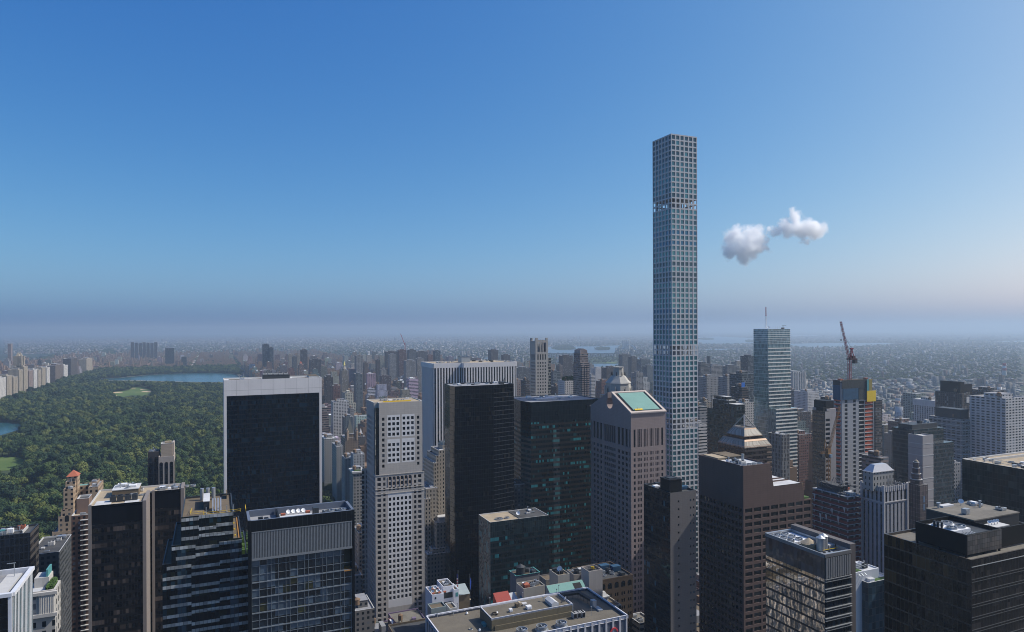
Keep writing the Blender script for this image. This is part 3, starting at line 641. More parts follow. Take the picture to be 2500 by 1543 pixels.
# 4 black faceted tower
def faceted_tower():
    Y0 = 515.0; c = P(5, 1035, 650); a = atY(*c, Y0); Z = a[2]; SW = (a[0], Y0); bk = atY(P(5, 1415, 0)[0], c[1], Y0)
    SE = atY(P(5, 1608, 0)[0], c[1], Y0 + 5)[:2]; NW = atX(P(5, 1003, 0)[0], c[1], SW[0])
    pts = [SW, bk[:2], SE, (SE[0], Y0 + 34), (SW[0], Y0 + 34)]; reg(SW[0], SE[0], Y0, Y0 + 36, Z)
    pts = [SW, bk[:2], SE, (SE[0], Y0 + 32), (SW[0] + 2, Y0 + 32), (SW[0] - 1.5, NW[1])]
    rt = root('faceted_tower', 'near black glass tower with a faceted front, standing in front of the white finned tower', 'office tower', (SW[0] + 25, Y0 + 17, 0))
    gm = glass('black_glass', (0.002, 0.003, 0.005), 1.5, 3.6, ((.06, (0.014, 0.013, 0.012)),), (0.011, 0.013, 0.017), .12, .25, rough=.08, wave=.02, spec=.25)
    prism(rt, pts, 0, Z, gm)
    z = Z - 4
    for i in range(46):
        zz = Z - 7 - i * 3.6; f = Face(bk[:2], SE)
        part(rt, 'floor_line', M['dark_steel'], lambda mb: fbox(mb, f, 0, f.w, zz, zz + .35, 0, .15))
    poly_roof(rt, pts, Z, M['grey_roof']); rim(rt, pts, Z - .6, Z + .02, .7, M['dark_steel'])
    clutter(rt, SW[0] + 4, SE[0] - 4, Y0 + 7, Y0 + 28, Z - .6, 14, 8, hmax=1.5)
    part(rt, 'roof_rig', M['dark_steel'], lambda mb: (bar(mb, (SE[0] - 7, Y0 + 12, Z - .6), (SE[0] - 6, Y0 + 11, Z + 4.2), .4), bx(mb, SE[0] - 10, SE[0] - 6, Y0 + 11, Y0 + 14, Z - .6, Z + 1.2)))
    # low green-glass neighbour seen on its right flank
    X2 = SE[0] + 1; r2 = root('annex_building', 'small dark building with a teal side wall beside the black faceted tower', 'building', (X2 + 10, Y0 + 20, 0))
    wallbox(r2, X2, X2 + 24, Y0 + 14, Y0 + 34, 0, 118, facade('annex_wall', (0.09, 0.085, 0.08), bay=3, wf=.5), 'wall'); roofing(r2, X2, X2 + 24, Y0 + 14, Y0 + 34, 118.6, M['tar'], M['coping']); clutter(r2, X2 + 2, X2 + 22, Y0 + 16, Y0 + 32, 117.5, 9, 21)
    reg(X2, X2 + 24, Y0 + 14, Y0 + 34, 119)
faceted_tower()

# 5 dark green glass prism
def green_prism():
    Y0 = 520.0; c = P(7, 183, 805); a = atY(*c, Y0); Z = a[2]; X0 = a[0]; X1 = atY(1452, c[1], Y0)[0] + 3; Yw = atX(P(7, 128, 0)[0], c[1], X0)[1]
    X1 += 3; pts = [(X0, Y0), (X1, Y0), (X1, Y0 + 50), (X1 - 2, Y0 + 52), (X0 + 2, Y0 + 52), (X0 - 3, Yw + 3)]; reg(X0 - 3, X1, Y0, Y0 + 52, Z)
    rt = root('prism_tower', 'dark green glass tower with teal lit floors between the black faceted and pink gabled towers', 'office tower', (X0 + 30, Y0 + 25, 0))
    gm = glass('green_glass', (0.006, 0.014, 0.016), 1.5, 4.1, ((.13, (0.035, 0.19, 0.20)), (.16, (0.015, 0.065, 0.07))), (0.012, 0.016, 0.017), .12, 0, (0.022, 0.016, 0.013), 1.9, wave=.02, lumpy=5, spec=.3)  # teal panes painted to pass for lit rooms
    prism(rt, pts, 0, Z - 17, gm)
    prism(rt, pts, Z - 17, Z, glass('green_glass_top', (0.007, 0.012, 0.015), 1.5, 4.1, (), (0.012, 0.016, 0.02), .12, .15, wave=.012, spec=.25), 'blank_top')
    sm = glass('prism_side', (0.03, 0.06, 0.06), 1.5, 4.1, ((.3, (0.09, 0.14, 0.12)),), None, 0, 0, (0.16, 0.13, 0.1), 2.0, wave=.02)
    f = Face(pts[5], pts[0]); part(rt, 'side_wall', sm, lambda mb: fq(mb, f, .05, f.w - .05, 0, Z - 30, .06))
    fs_ = Face(pts[0], pts[1]); ls = glass('stripe_glass', (0.01, 0.022, 0.024), 1.5, 4.1, ((.55, (0.06, 0.17, 0.17)),), None, 0, 0, (0.05, 0.042, 0.04), 1.9, wave=.02, lumpy=6)
    part(rt, 'light_stripe', ls, lambda mb: fq(mb, fs_, 21, 27, 40, Z - 24, .06))
    poly_roof(rt, pts, Z, M['grey_roof']); rim(rt, pts, Z - .6, Z + .03, .8, M['dark_steel'])
    for x0, x1, y in ((14, 34, 22), (28, 46, 30)): part(rt, 'roof_panel', M['white_roof'], lambda mb: bx(mb, X0 + x0, X0 + x1, Y0 + y - 4, Y0 + y + 4, Z - .6, Z + .5))
    clutter(rt, X0 + 6, X1 - 8, Y0 + 18, Y0 + 46, Z - .6, 14, 5, hmax=2.4)
    part(rt, 'antenna_mast', M['steel'], lambda mb: bar(mb, (X0 + 20, Y0 + 25, Z), (X0 + 20, Y0 + 25, Z + 9), .25))
green_prism()

# 6 pink granite tower with broken gable
def gabled_tower():
    X0, X1, Y0, Y1, ZE = 287.0, 318.5, 435.0, 495.0, 186.5; reg(X0, X1, Y0, Y1, ZE + 12)
    rt = root('gabled_tower', 'pink granite tower with a broken gable roof, round notch and pale green roof slope', 'office tower', ((X0 + X1) / 2, (Y0 + Y1) / 2, 0))
    gr = stone('pink_granite', (0.31, 0.24, 0.215), var=0.08, joint=(1.8, 1.1, 0.06)); dk = pane('dark_office_pane', (0.012, 0.016, 0.02)); lt = pane('blind_office_pane', (0.06, 0.065, 0.075))
    fs = faces(X0, X1, Y0, Y1); zt0, zt1 = ZE - 26, ZE - 12.5
    us = [(x * 31.5 / 338, y * 31.5 / 338) for x, y in ((26, 44), (64, 74), (80, 90), (94, 104), (124, 133), (140, 148), (154, 161), (182, 190), (196, 204), (210, 218), (238, 247), (253, 261), (267, 275), (296, 314))]
    wcol = [(1.2, 2.4)] + [(a, a + 3.0) for a in (4.6, 9.9, 15.2)] + [(21.6 + i * 2.9, 21.6 + i * 2.9 + 2.2) for i in range(6)] + [(a, a + 3.0) for a in (41.8, 47.1, 52.4)] + [(57.6, 58.8)]
    rr = random.Random(2); mb = MB(); wins = []
    for s, uu in (('S', us), ('W', wcol), ('E', wcol), ('N', us)):
        f = fs[s]; wins += [(s, x) for x in punched(mb, f, zt0 - 3, ZE, uu, [(zt0, zt1)], .7)]
        zs = floors(4, zt0 - 3, 4.35, 0.9, 2.6); wins += [(s, x) for x in punched(mb, f, 0, zt0 - 3, uu, zs, .5)]
    mb.build('granite_wall', gr, rt)
    order = sorted([x for x in wins if x[0] in 'SW'], key=lambda q: -q[1][4]) + [x for x in wins if x[0] in 'EN']
    windows(rt, [x[1] for x in order], lambda i, f, a, c: dk if rr.random() < .88 or c > zt0 - 1 else lt, .5, 100)
    # gable profile across Y, extruded along X, with the round notch through the ridge
    ym = (Y0 + Y1) / 2; zr = ZE + 14.5; R = 4.6; zc = ZE + 5.0; hw = 2.9
    sl = (zr - ZE) / (ym - Y0); prof = [(Y0, ZE), (Y1, ZE), (ym + hw, zr - hw * sl)]
    a0 = math.acos(min(1, hw / R)); n = 16
    prof += [(ym + R * math.cos(a0 - (2 * a0 + math.pi - 0.0) * i / n * 1.0), zc + R * math.sin(a0 - (math.pi + 2 * a0) * i / n)) for i in range(n + 1)]
    prof += [(ym - hw, zr - hw * sl)]
    def gb(mb):
        mb.f([(X0, y, z) for y, z in prof][::-1], [(y, z) for y, z in prof][::-1]); mb.f([(X1, y, z) for y, z in prof], [(y, z) for y, z in prof])
        for i in range(len(prof)):
            (y0, z0), (y1, z1) = prof[i], prof[(i + 1) % len(prof)]
            if i == 0: continue
            mb.f([(X0, y0, z0), (X0, y1, z1), (X1, y1, z1), (X1, y0, z0)], [(y0, 0), (y1, 0), (y1, 31), (y0, 31)])
    part(rt, 'gable', gr, gb)
    part(rt, 'cornice', stone('granite_trim', (0.42, 0.34, 0.31), var=.05), lambda mb: (bx(mb, X0 - .5, X1 + .5, Y0 - .6, Y0 - .003, ZE - .9, ZE + .25, bottom=True), bx(mb, X0 - .5, X1 + .5, Y1 + .003, Y1 + .6, ZE - .9, ZE + .25, bottom=True)))
    # south slope: well shade painted black, then the green sheet, between raised stone margins
    def on(u, q, h): y = Y0 + q * (ym - hw - Y0); return (X0 + u, y, ZE + (y - Y0) * sl + h)
    def slab(mb, u0, u1, q0, q1, h0, h1):
        a, b = [on(u0, q0, h1), on(u1, q0, h1), on(u1, q1, h1), on(u0, q1, h1)], [on(u0, q0, h0), on(u1, q0, h0), on(u1, q1, h0), on(u0, q1, h0)]
        mb.f(a)
        for i in range(4): j = (i + 1) % 4; mb.f([b[i], b[j], a[j], a[i]])
    part(rt, 'roof_margin', stone('gable_coping', (0.50, 0.42, 0.36), var=.06), lambda mb: (slab(mb, -.4, 1.6, -.03, 1, .02, .9), slab(mb, 29.9, 31.9, -.03, 1, .02, .9), slab(mb, 1.6, 29.9, -.03, .03, .02, .9), slab(mb, 1.6, 29.9, .95, 1, .02, .9)))
    part(rt, 'roof_well', M['black'], lambda mb: slab(mb, 1.6, 29.9, .03, .95, .02, .1))
    part(rt, 'green_roof', M['copper'], lambda mb: slab(mb, 4.6, 28.2, .10, .93, .1, .55))
    part(rt, 'window_washing_rig', M['yellow'], lambda mb: (slab(mb, 5.4, 12.5, .08, .13, .55, 1.0), bar(mb, on(8, .1, 1), on(8, .1, 2.6), .2), bar(mb, on(10, .1, 1), on(10, .1, 2.2), .2)))
    part(rt, 'roof_crest', M['steel'], lambda mb: [bar(mb, (X0 + q, ym + hw, zr - hw * sl), (X0 + q, ym + hw, zr - hw * sl + .8), .15) for q in range(2, 30, 3)])
gabled_tower()

# 7 pale limestone tower with checkered windows
def limestone_tower():
    Y0 = 515.0; X0, X1, Z = 111.4, 149.6, 194.5; Y1 = 547.0; reg(X0 - 6, X1, Y0, Y1 + 6, Z)
    rt = root('limestone_tower', 'pale limestone tower with white checkered window panels below its flat top', 'office tower', ((X0 + X1) / 2, (Y0 + Y1) / 2, 0))
    lm = stone('limestone', (0.46, 0.42, 0.375), var=0.08, joint=(2.2, 1.6, .05)); wm = stone('white_panel', (0.68, 0.66, 0.64), var=.05)
    dk = pane('limestone_pane', (0.012, 0.014, 0.018)); gy = pane('limestone_blind', (0.12, 0.12, 0.13)); md = pane('limestone_half_blind', (0.04, 0.042, 0.048)); rr = random.Random(6)
    zs = Z - 55.0   # shoulder: above it the shaft is notched at its west corner
    W = X1 - X0; p = 3.42; cols = [(2.0 + i * p + .75, 2.0 + i * p + 2.55) for i in range(12)]; fl = 3.97
    low = MB(); wins = []
    fS = Face((X0, Y0), (X1, Y0)); fW = Face((X0, Y1), (X0, Y0)); fE = Face((X1, Y0), (X1, Y1)); fN = Face((X1, Y1), (X0, Y1))
    side = grid(0, Y1 - Y0, 7, .5, 1)
    zl = floors(12, zs - 1, fl, .7, 2.55)
    left, right = [(1.5, 4.2), (5.9, 7.7)], [(W - 8.2, W - 6.4), (W - 5.0, W - 2.3)]
    L = punched(low, fS, 0, zs, left, zl, .45, 0, 9.6); Rr = punched(low, fS, 0, zs, right, zl, .45, W - 10.2, W)
    wf = MB(); mid = [(9.6 + i * 3.12 + .6, 9.6 + i * 3.12 + 2.45) for i in range(6)]
    mz = [q for q in zl if q[0] > 40]; C1 = punched(wf, fS, 38, zs - 14, mid, [q for q in mz if q[1] < zs - 14], .4, 9.6, W - 10.2)
    C2 = punched(low, fS, zs - 14, zs, mid, [q for q in mz if q[0] > zs - 14], .45, 9.6, W - 10.2)
    base = punched(low, fS, 0, 38, [(10 + i * 2.3, 11.6 + i * 2.3) for i in range(8)], [(8, 14), (20, 34)], .5, 9.6, W - 10.2)
    wins += C2 + C1 + L + Rr + base
    wins += punched(low, fW, 0, zs, side, zl, .45); hid = punched(low, fE, 0, zs, side, zl, .45) + punched(low, fN, 0, zs, cols, zl, .45)
    # upper shaft
    n = 3.0; pts = [(X0 + n, Y0), (X1 - 1.6, Y0), (X1 - 1.6, Y0 + 5), (X1, Y0 + 5), (X1, Y1), (X0 - 0.0, Y1), (X0 - 0.0, Y0 + 5), (X0 + n, Y0 + 5)]
    up = floors(zs + 2, Z - 10.5, fl, .8, 2.4); u2 = []
    f = Face(pts[0], pts[1]); wu = f.w; colL, colR = [(2.2, 4.1)], [(wu - 4.1, wu - 2.2)]
    u2 += punched(low, f, zs, Z, colL, up, .45, 0, 6.3) + punched(low, f, zs, Z, colR, up, .45, wu - 6.0, wu)
    ga, gb_ = (6.3, wu / 2 - .75), (wu / 2 + .75, wu - 6.0)
    top6 = [q for q in up if q[0] > zs + 28]; bot = [q for q in up if q[0] <= zs + 28]; zg1 = (top6[0][0] - .9, Z - 9.6) if top6 else (zs + 30, Z - 10); zg0 = (bot[0][0] + 3, zg1[0] - 1.6)
    for ga_ in (ga, gb_):
        gw = ga_[1] - ga_[0]; cc = [(ga_[0] + gw * (i + .5) / 3 - 1.05, ga_[0] + gw * (i + .5) / 3 + 1.05) for i in range(3)]
        fq(low, f, ga_[0], ga_[1], zs, zg0[0]); fq(low, f, ga_[0], ga_[1], zg0[1], zg1[0]); fq(low, f, ga_[0], ga_[1], zg1[1], Z)
        for zg in (zg0, zg1): u2 += punched(wf, f, zg[0], zg[1], cc, [q for q in up if q[0] > zg[0] + .2 and q[1] < zg[1] - .2], .4, ga_[0], ga_[1])
    fq(low, f, ga[1], gb_[0], zs, Z)
    for a, b in zip(pts[1:], pts[2:] + pts[:1]):
        ff = Face(a, b); hid += punched(low, ff, zs, Z, grid(0, ff.w, max(1, int(ff.w / 4)), .5, .6), up, .45)
    low.build('stone_wall', lm, rt); wf.build('white_panel', wm, rt)
    dg = part(rt, 'corner_glass', glass('notch_glass', (0.006, 0.01, 0.014), 1.5, fl), lambda mb: bx(mb, X0 + .6, X0 + n - .02, Y0 + .8, Y0 + 4.98, zs, Z - 4))
    windows(rt, u2 + wins + hid, lambda i, ff, a, c: gy if rr.random() < .05 else (md if rr.random() < .25 else dk), .44, 100)
    part(rt, 'shoulder', M['coping'], lambda mb: mb.f([(X0, Y0, zs), (X0 + n, Y0, zs), (X0 + n, Y0 + 5, zs), (X0, Y0 + 5, zs)]))
    poly_roof(rt, pts, Z, M['tan_roof']); rim(rt, pts, Z - .6, Z + .02, .8, M['coping'])
    pipe(rt, [(X0 + 8, Y0 + 8, Z), (X0 + 30, Y0 + 8, Z)], .8, M['yellow'], 'roof_rail'); clutter(rt, X0 + 8, X1 - 5, Y0 + 8, Y1 - 4, Z - .6, 10, 12, hmax=1.6)
    for zc in (zs + .3, zs - 10.5, zs - 14): part(rt, 'string_course', lm, lambda mb: fbox(mb, fS, .02, W - .02, zc - .5, zc - .02, 0, .3))
    # bronze pilaster details between the white band floors
    for q in range(7): part(rt, 'bronze_mullion', M['ochre'], lambda mb: fbox(mb, fS, 9.6 + q * 3.12 - .1, 9.6 + q * 3.12 + .1, zs - 9.5, zs - 2, 0, .25))
    # small darker wing on its west flank
    0 and part(rt, 'west_wing', facade('west_wing_wall', (0.34, 0.31, 0.28), bay=3.3, flo=3.9, wf=.45, hf=.5), lambda mb: bx(mb, X0 - 5.5, X0 - .05, Y0 + 6, Y1 + 4, 0, zs + 2))
limestone_tower()

# 8 brown granite tower with stepped slanting top
def brown_granite():
    X0, Y0 = 261.5, 288.0; X1 = 311.0; Y1 = 325.0; Z = 175.6; zl = 162.5; reg(X0, X1, Y0, Y1, Z)
    rt = root('granite_tower', 'brown granite tower with wide dark windows and a stepped slanting top', 'office tower', ((X0 + X1) / 2, (Y0 + Y1) / 2, 0))
    gr = stone('brown_granite', (0.115, 0.076, 0.064), var=0.1, joint=(2.4, 1.2, .05)); dk = pane('brown_tower_pane', (0.008, 0.009, 0.01), wave=.06); br = pane('brown_tower_blind', (0.05, 0.05, 0.045), wave=.06); rr = random.Random(3)
    W = X1 - X0; D = Y1 - Y0; zm = 153.0; us = [(1.2 + i * 6.1, 1.2 + i * 6.1 + 5.0) for i in range(8)]; zs = floors(4, zm, 3.83, .9, 2.25); mb = MB(); fs = faces(X0, X1, Y0, Y1)
    a = punched(mb, fs['S'], 0, zm, us, zs, .5); b = punched(mb, fs['W'], 0, zm, grid(0, D, 12, .72, .8), zs, .4); h = punched(mb, fs['E'], 0, zm, grid(0, D, 7, .75, .8), zs, .4) + punched(mb, fs['N'], 0, zm, us, zs, .4)
    x1, x2 = X0 + 19.0, X0 + 21.5; x3, x4 = X1 - 7.0, X1 - 5.5    # high part, slanting step, low part, slanting end
    pr = [(X0, zm), (X1 - 5.2, zm), (x3, zl), (x2, zl), (x1, Z), (X0, Z)]
    top = MB()
    top.f([(x, Y0, z) for x, z in pr], [(x - X0, z) for x, z in pr]); top.f([(x, Y1, z) for x, z in pr][::-1], [(x - X0, z) for x, z in pr][::-1])
    bx_ = lambda p, q: top.f([(p[0], Y0, p[1]), (p[0], Y1, p[1]), (q[0], Y1, q[1]), (q[0], Y0, q[1])][::-1], [(0, p[1]), (D, p[1]), (D, q[1]), (0, q[1])][::-1])
    bx_((X0, Z), (X0, zm)); bx_((x1, Z), (x2, zl)) if False else bx_((x2, zl), (x1, Z)); bx_((X1 - 5.2, zm), (x3, zl))
    top.f([(X1 - 5.2, Y0, zm), (X1, Y0, zm), (X1, Y1, zm), (X1 - 5.2, Y1, zm)])
    top.build('stepped_top', gr, rt); mb.build('granite_wall', gr, rt)
    windows(rt, sorted(a, key=lambda q: -q[4])[:70] + sorted(b, key=lambda q: -q[4])[:30] + sorted(a, key=lambda q: -q[4])[70:] + sorted(b, key=lambda q: -q[4])[30:] + h, lambda i, f, a_, c: br if rr.random() < (.12 if f is fs['S'] else .3) else dk, .45, 100)  # paler panes: blinds, and painted beige reflections on the west side
    mbr = MB(); mbr.f([(X0 + .6, Y0 + .6, Z - .9), (x1 - .4, Y0 + .6, Z - .9), (x1 - .4, Y1 - .6, Z - .9), (X0 + .6, Y1 - .6, Z - .9)]); mbr.build('roof', M['white_roof'], rt)
    part(rt, 'lower_roof', M['white_roof'], lambda m_: m_.f([(x2 + .1, Y0 + 1, zl - .02), (x3 - .2, Y0 + 1, zl - .02), (x3 - .2, Y1 - .8, zl - .02), (x2 + .1, Y1 - .8, zl - .02)]))
    rim(rt, [(X0, Y0), (x1, Y0), (x1, Y1), (X0, Y1)], Z - .9, Z + .02, .7, gr); 
    part(rt, 'lower_parapet', gr, lambda m_: (bx(m_, x2, x3, Y1 - .7, Y1, zl, zl + 2.6), bx(m_, x2 + 1, x3 - 1, Y0 + 9, Y0 + 9.5, zl, zl + .7), bx(m_, x2 + 1, x3 - 1, Y0 + 14, Y0 + 14.5, zl, zl + .7)))
    z = Z - .9
    shed(rt, X0 + 1.5, X0 + 9, Y1 - 15, Y1 - 3, z, 1.4, M['tan_roof'], M['tan_roof']); shed(rt, x1 - 10.5, x1 - .9, Y1 - 16, Y1 - 2, z, 1.8, M['dark_steel'], M['brown_roof'], 'plant_well')
    part(rt, 'chimney', M['steel'], lambda m_: cyl(m_, X0 + 11.5, Y0 + 13, z, z + 4.5, .8, n=12))
    for q in range(4): fan(rt, X0 + 4.5 + q * 3.6, Y0 + 4.2, z, 1.5, 1.0)
    clutter(rt, X0 + 2, X0 + 10, Y0 + 6, Y0 + 20, z, 12, 31, hmax=1.7); part(rt, 'roof_planting', M['green'], lambda m_: bx(m_, X1 - 4.6, X1 - .6, Y0 + 1, Y1 - 1, zm, zm + 1.0)); clutter(rt, x2 + 2, x3 - 2, Y0 + 16, Y1 - 3, zl, 6, 33, hmax=1.2)
brown_granite()

# 9 tall glass tower with bright floor edges, mast on top
def banded_tower():
    X0, X1, Y0, Y1, Z = GR(9, 768, 893, 1110, 92, 690); Y1 = Y0 + 26
    rt = root('banded_tower', 'tall teal glass tower with bright horizontal floor edges and a roof mast', 'office tower', ((X0 + X1) / 2, (Y0 + Y1) / 2, 0))
    wm = plain('floor_edge_white', (0.8, 0.74, 0.66), .5); gm = glass('banded_glass', (0.22, 0.30, 0.31), 1.5, 4.4, ((.2, (0.30, 0.38, 0.38)),), None, wave=.015, rough=.05, met=.55)
    zc = 226.0; d = 0.55; X2 = atY(P(9, 1175, 0)[0], P(9, 0, 870)[1], 676)[0]; zw = atY(*P(9, 968, 870), 676)[2]; Xw = atY(*P(9, 968, 870), 676)[0]
    reg(X0 - 2, X2, 676, Y1, Z)
    part(rt, 'glass_wall', gm, lambda mb: bx(mb, X0, X1, Y0, Y1, 0, Z, top=False))
    crown = [Z - .35 - i * 2.45 for i in range(9)]
    for z in crown: part(rt, 'floor_edge', wm, lambda mb: bx(mb, X0 - .12, X1 + d, Y0 - d, Y1 + d, z, z + .38, bottom=True))
    z = crown[-1] - 6.2
    while z > 6:
        part(rt, 'floor_edge', wm, lambda mb: (bx(mb, X0 + (1.0 if z < 190 else 0), X1 + d + .4, Y0 - d, Y0 - .002, z, z + 1.05, bottom=True), bx(mb, X1 + .002, X1 + d + .4, Y0, Y1, z, z + 1.05, bottom=True))); 
        part(rt, 'floor_line', M['steel'], lambda mb: bx(mb, X0 - .12, X0 - .002, Y0, Y1, z, z + .4, bottom=True)); z -= 4.75
    part(rt, 'lower_wing', gm, lambda mb: bx(mb, Xw, X2, 676, Y0 - d - .05, 0, zw, top=True)); part(rt, 'wing_flank', gm, lambda mb: bx(mb, X1 + d + .6, X2, Y0, Y1, 0, zw + 8, top=True))
    z = zw - 1.6
    while z > 6:
        part(rt, 'wing_edge', wm, lambda mb: (bx(mb, Xw + .4, X2 + d, 676 - d, 675.99, z, z + 1.5, bottom=True), bx(mb, X2 + .002, X2 + d, 676, Y1, z, z + 1.5, bottom=True))); z -= 4.75
    roofing(rt, X0, X1, Y0, Y1, Z + .05, M['grey_roof'], wm, .8)
    mx, my = X0 + 4.5, Y0 + 8
    def mast(mb, z0, z1, w):
        h = w / 2; n = int((z1 - z0) / 2.2)
        for sx, sy in ((-h, -h), (h, -h), (h, h), (-h, h)): bar(mb, (mx + sx, my + sy, z0), (mx + sx * .6, my + sy * .6, z1), .22)
        for i in range(n):
            a, b = z0 + (z1 - z0) * i / n, z0 + (z1 - z0) * (i + 1) / n
            bar(mb, (mx - h, my - h, a), (mx + h, my - h, b), .14); bar(mb, (mx + h, my - h, a), (mx + h, my + h, b), .14); bar(mb, (mx - h, my + h, a), (mx - h, my - h, b), .14)
    o = part(rt, 'roof_mast', M['white_paint'], lambda mb: mast(mb, Z, Z + 17, 1.7)); part(rt, 'mast_tip', M['red_paint'], lambda mb: mast(mb, Z + 17, Z + 29, 1.1)).parent = o
    dish(rt, X0 + 7, Y0 + 6, Z, 1.4, -2.2); dish(rt, X0 + 10, Y0 + 9, Z, 1.0, -2.2)
    part(rt, 'roof_crane', M['dark_steel'], lambda mb: (bx(mb, X1 - 9, X1 - 6, Y0 + 4, Y0 + 7, Z, Z + 1.8), bar(mb, (X1 - 7.5, Y0 + 5, Z + 1), (X1 - 7.5, Y0 + 5, Z + 4.5), .4), bar(mb, (X1 - 9.5, Y0 + 5, Z + 4.3), (X1 - 2, Y0 + 5, Z + 4.6), .3)))
    for q in range(4): part(rt, 'roof_aerial', M['steel'], lambda mb: bar(mb, (X0 + 14 + q * 4, Y0 + 5, Z), (X0 + 14 + q * 4, Y0 + 5, Z + 3.5), .12))
banded_tower()

# ------------------------------------------------------------------ foreground and right-hand towers
def simple(name, label, cat, geo, wall, roof='gravel', cl=6, seed=1, par=1.0, bulk=None, group=None, hmax=2.6, base=0):
    X0, X1, Y0, Y1, Z = geo; reg(*geo); rt = root(name, label, cat, ((X0 + X1) / 2, (Y0 + Y1) / 2, base), group)
    wallbox(rt, X0, X1, Y0, Y1, base, Z, wall); roofing(rt, X0, X1, Y0, Y1, Z + .01, M[roof], M['coping'], par)
    z = Z - par
    if bulk: shed(rt, X0 + (X1 - X0) * bulk[0], X0 + (X1 - X0) * bulk[1], Y0 + (Y1 - Y0) * bulk[2], Y0 + (Y1 - Y0) * bulk[3], z, bulk[4], wall, M['grey_roof'])
    if cl: clutter(rt, X0 + .8, X1 - .8, Y0 + .8, Y1 - .8, z, cl, seed, hmax=hmax)
    return rt
def dark_twin():
    Z = 165.0; a, b = atZ(*P(2, 775, 405), Z), atZ(*P(2, 1240, 380), Z); Y0 = (a[1] + b[1]) / 2; X0, X1 = a[0], b[0]
    c, d = atZ(*P(2, 1310, 285), Z), atZ(*P(2, 1605, 260), Z); Y1 = (c[1] + d[1]) / 2; X2 = d[0]; Y2 = atZ(*P(2, 1300, 235), Z)[1]; reg(X0, X2, Y0, Y2, Z)
    rt = root('dark_tower', 'dark glass tower in two offset parts with pale corner piers and a cluttered tan roof', 'office tower', ((X0 + X2) / 2, Y0 + 20, 0))
    gm = glass('dark_twin_glass', (0.006, 0.007, 0.009), 1.3, 3.75, ((.13, (0.085, 0.068, 0.06)), (.2, (0.045, 0.037, 0.034)), (.2, (0.02, 0.018, 0.018))), (0.02, 0.021, 0.023), .1, 0, (0.006, 0.006, 0.008), 1.5, wave=.03, lumpy=4, spec=.3)
    bl = glass('dark_twin_band', (0.005, 0.006, 0.009), 3.0, 12, (), (0.003, 0.003, 0.004), .1, wave=.01, rough=.3, spec=.15); st = stone('pier_stone', (0.21, 0.185, 0.17), var=.08)
    X1b = X1 + 1.6
    for p0, p1 in (((X0 + 1.4, Y0 + .3), (X1, Y0 + .3)), ((X1b + 2.2, Y1 + .3), (X2 - 1.6, Y1 + .3)), ((X0 + .3, Y2), (X0 + .3, Y0 + 1)), ((X2 - .3, Y1 + 1), (X2 - .3, Y2)), ((X2, Y2 - .2), (X0, Y2 - .2))):
        f = Face(p0, p1); part(rt, 'curtain_wall', gm, lambda mb: fq(mb, f, 0, f.w, 0, Z - 9.5)); part(rt, 'blank_band', bl, lambda mb: fq(mb, f, 0, f.w, Z - 9.5, Z, .1))
    part(rt, 'corner_pier', st, lambda mb: bx(mb, X0, X0 + 1.4, Y0, Y0 + 1.6, 0, Z + .3)); part(rt, 'side_wall', st, lambda mb: bx(mb, X1, X1b, Y0, Y1 + 2, 0, Z + .3))
    part(rt, 'corner_pier', st, lambda mb: bx(mb, X1b + .9, X1b + 2.2, Y1, Y1 + 2, 0, Z + .3)); part(rt, 'corner_pier', st, lambda mb: bx(mb, X2 - 1.6, X2, Y1, Y2, 0, Z + .3))
    pts = [(X0, Y0), (X1b, Y0), (X1b, Y1), (X2, Y1), (X2, Y2), (X0, Y2)]; poly_roof(rt, pts, Z - .3, M['tan_roof'])
    rm = MB()
    for p, q in zip(pts, pts[1:] + pts[:1]):
        f = Face(p, q); fbox(rm, Face(q, p), .01, f.w - .01, Z - .9, Z, 0, .5)
    rm.build('parapet', M['coping'], rt)
    z = Z - .9
    shed(rt, X0 + 8, X0 + 20, Y0 + 18, Y2 - 6, z, 4.0, M['brown_roof'], M['white_roof']); clutter(rt, X0 + 8.5, X0 + 19.5, Y0 + 19, Y2 - 7, z + 4, 9, 5, hmax=1.5)
    for q in range(4): unit(rt, X0 + 9.5 + q * 3.2, Y0 + 9, z, 2.6, 3.2, 3.0, M['dark_steel'], 1)
    part(rt, 'roof_pad', M['white_roof'], lambda mb: bx(mb, X0 + 2, X0 + 9, Y0 + 3, Y0 + 12, z, z + .25)); part(rt, 'roof_pad', M['white_roof'], lambda mb: bx(mb, X0 + 15, X1 - 2, Y0 + 3, Y0 + 9, z, z + .25))
    for q in range(6): fan(rt, X1b + 4 + q * 3.3, Y1 + 8, z, 1.4, 1.0)
    clutter(rt, X1b + 3, X2 - 2, Y1 + 3, Y2 - 3, z, 12, 9, hmax=1.5); clutter(rt, X1 - 8, X1, Y0 + 10, Y2 - 4, z, 8, 10, hmax=1.8)
dark_twin()
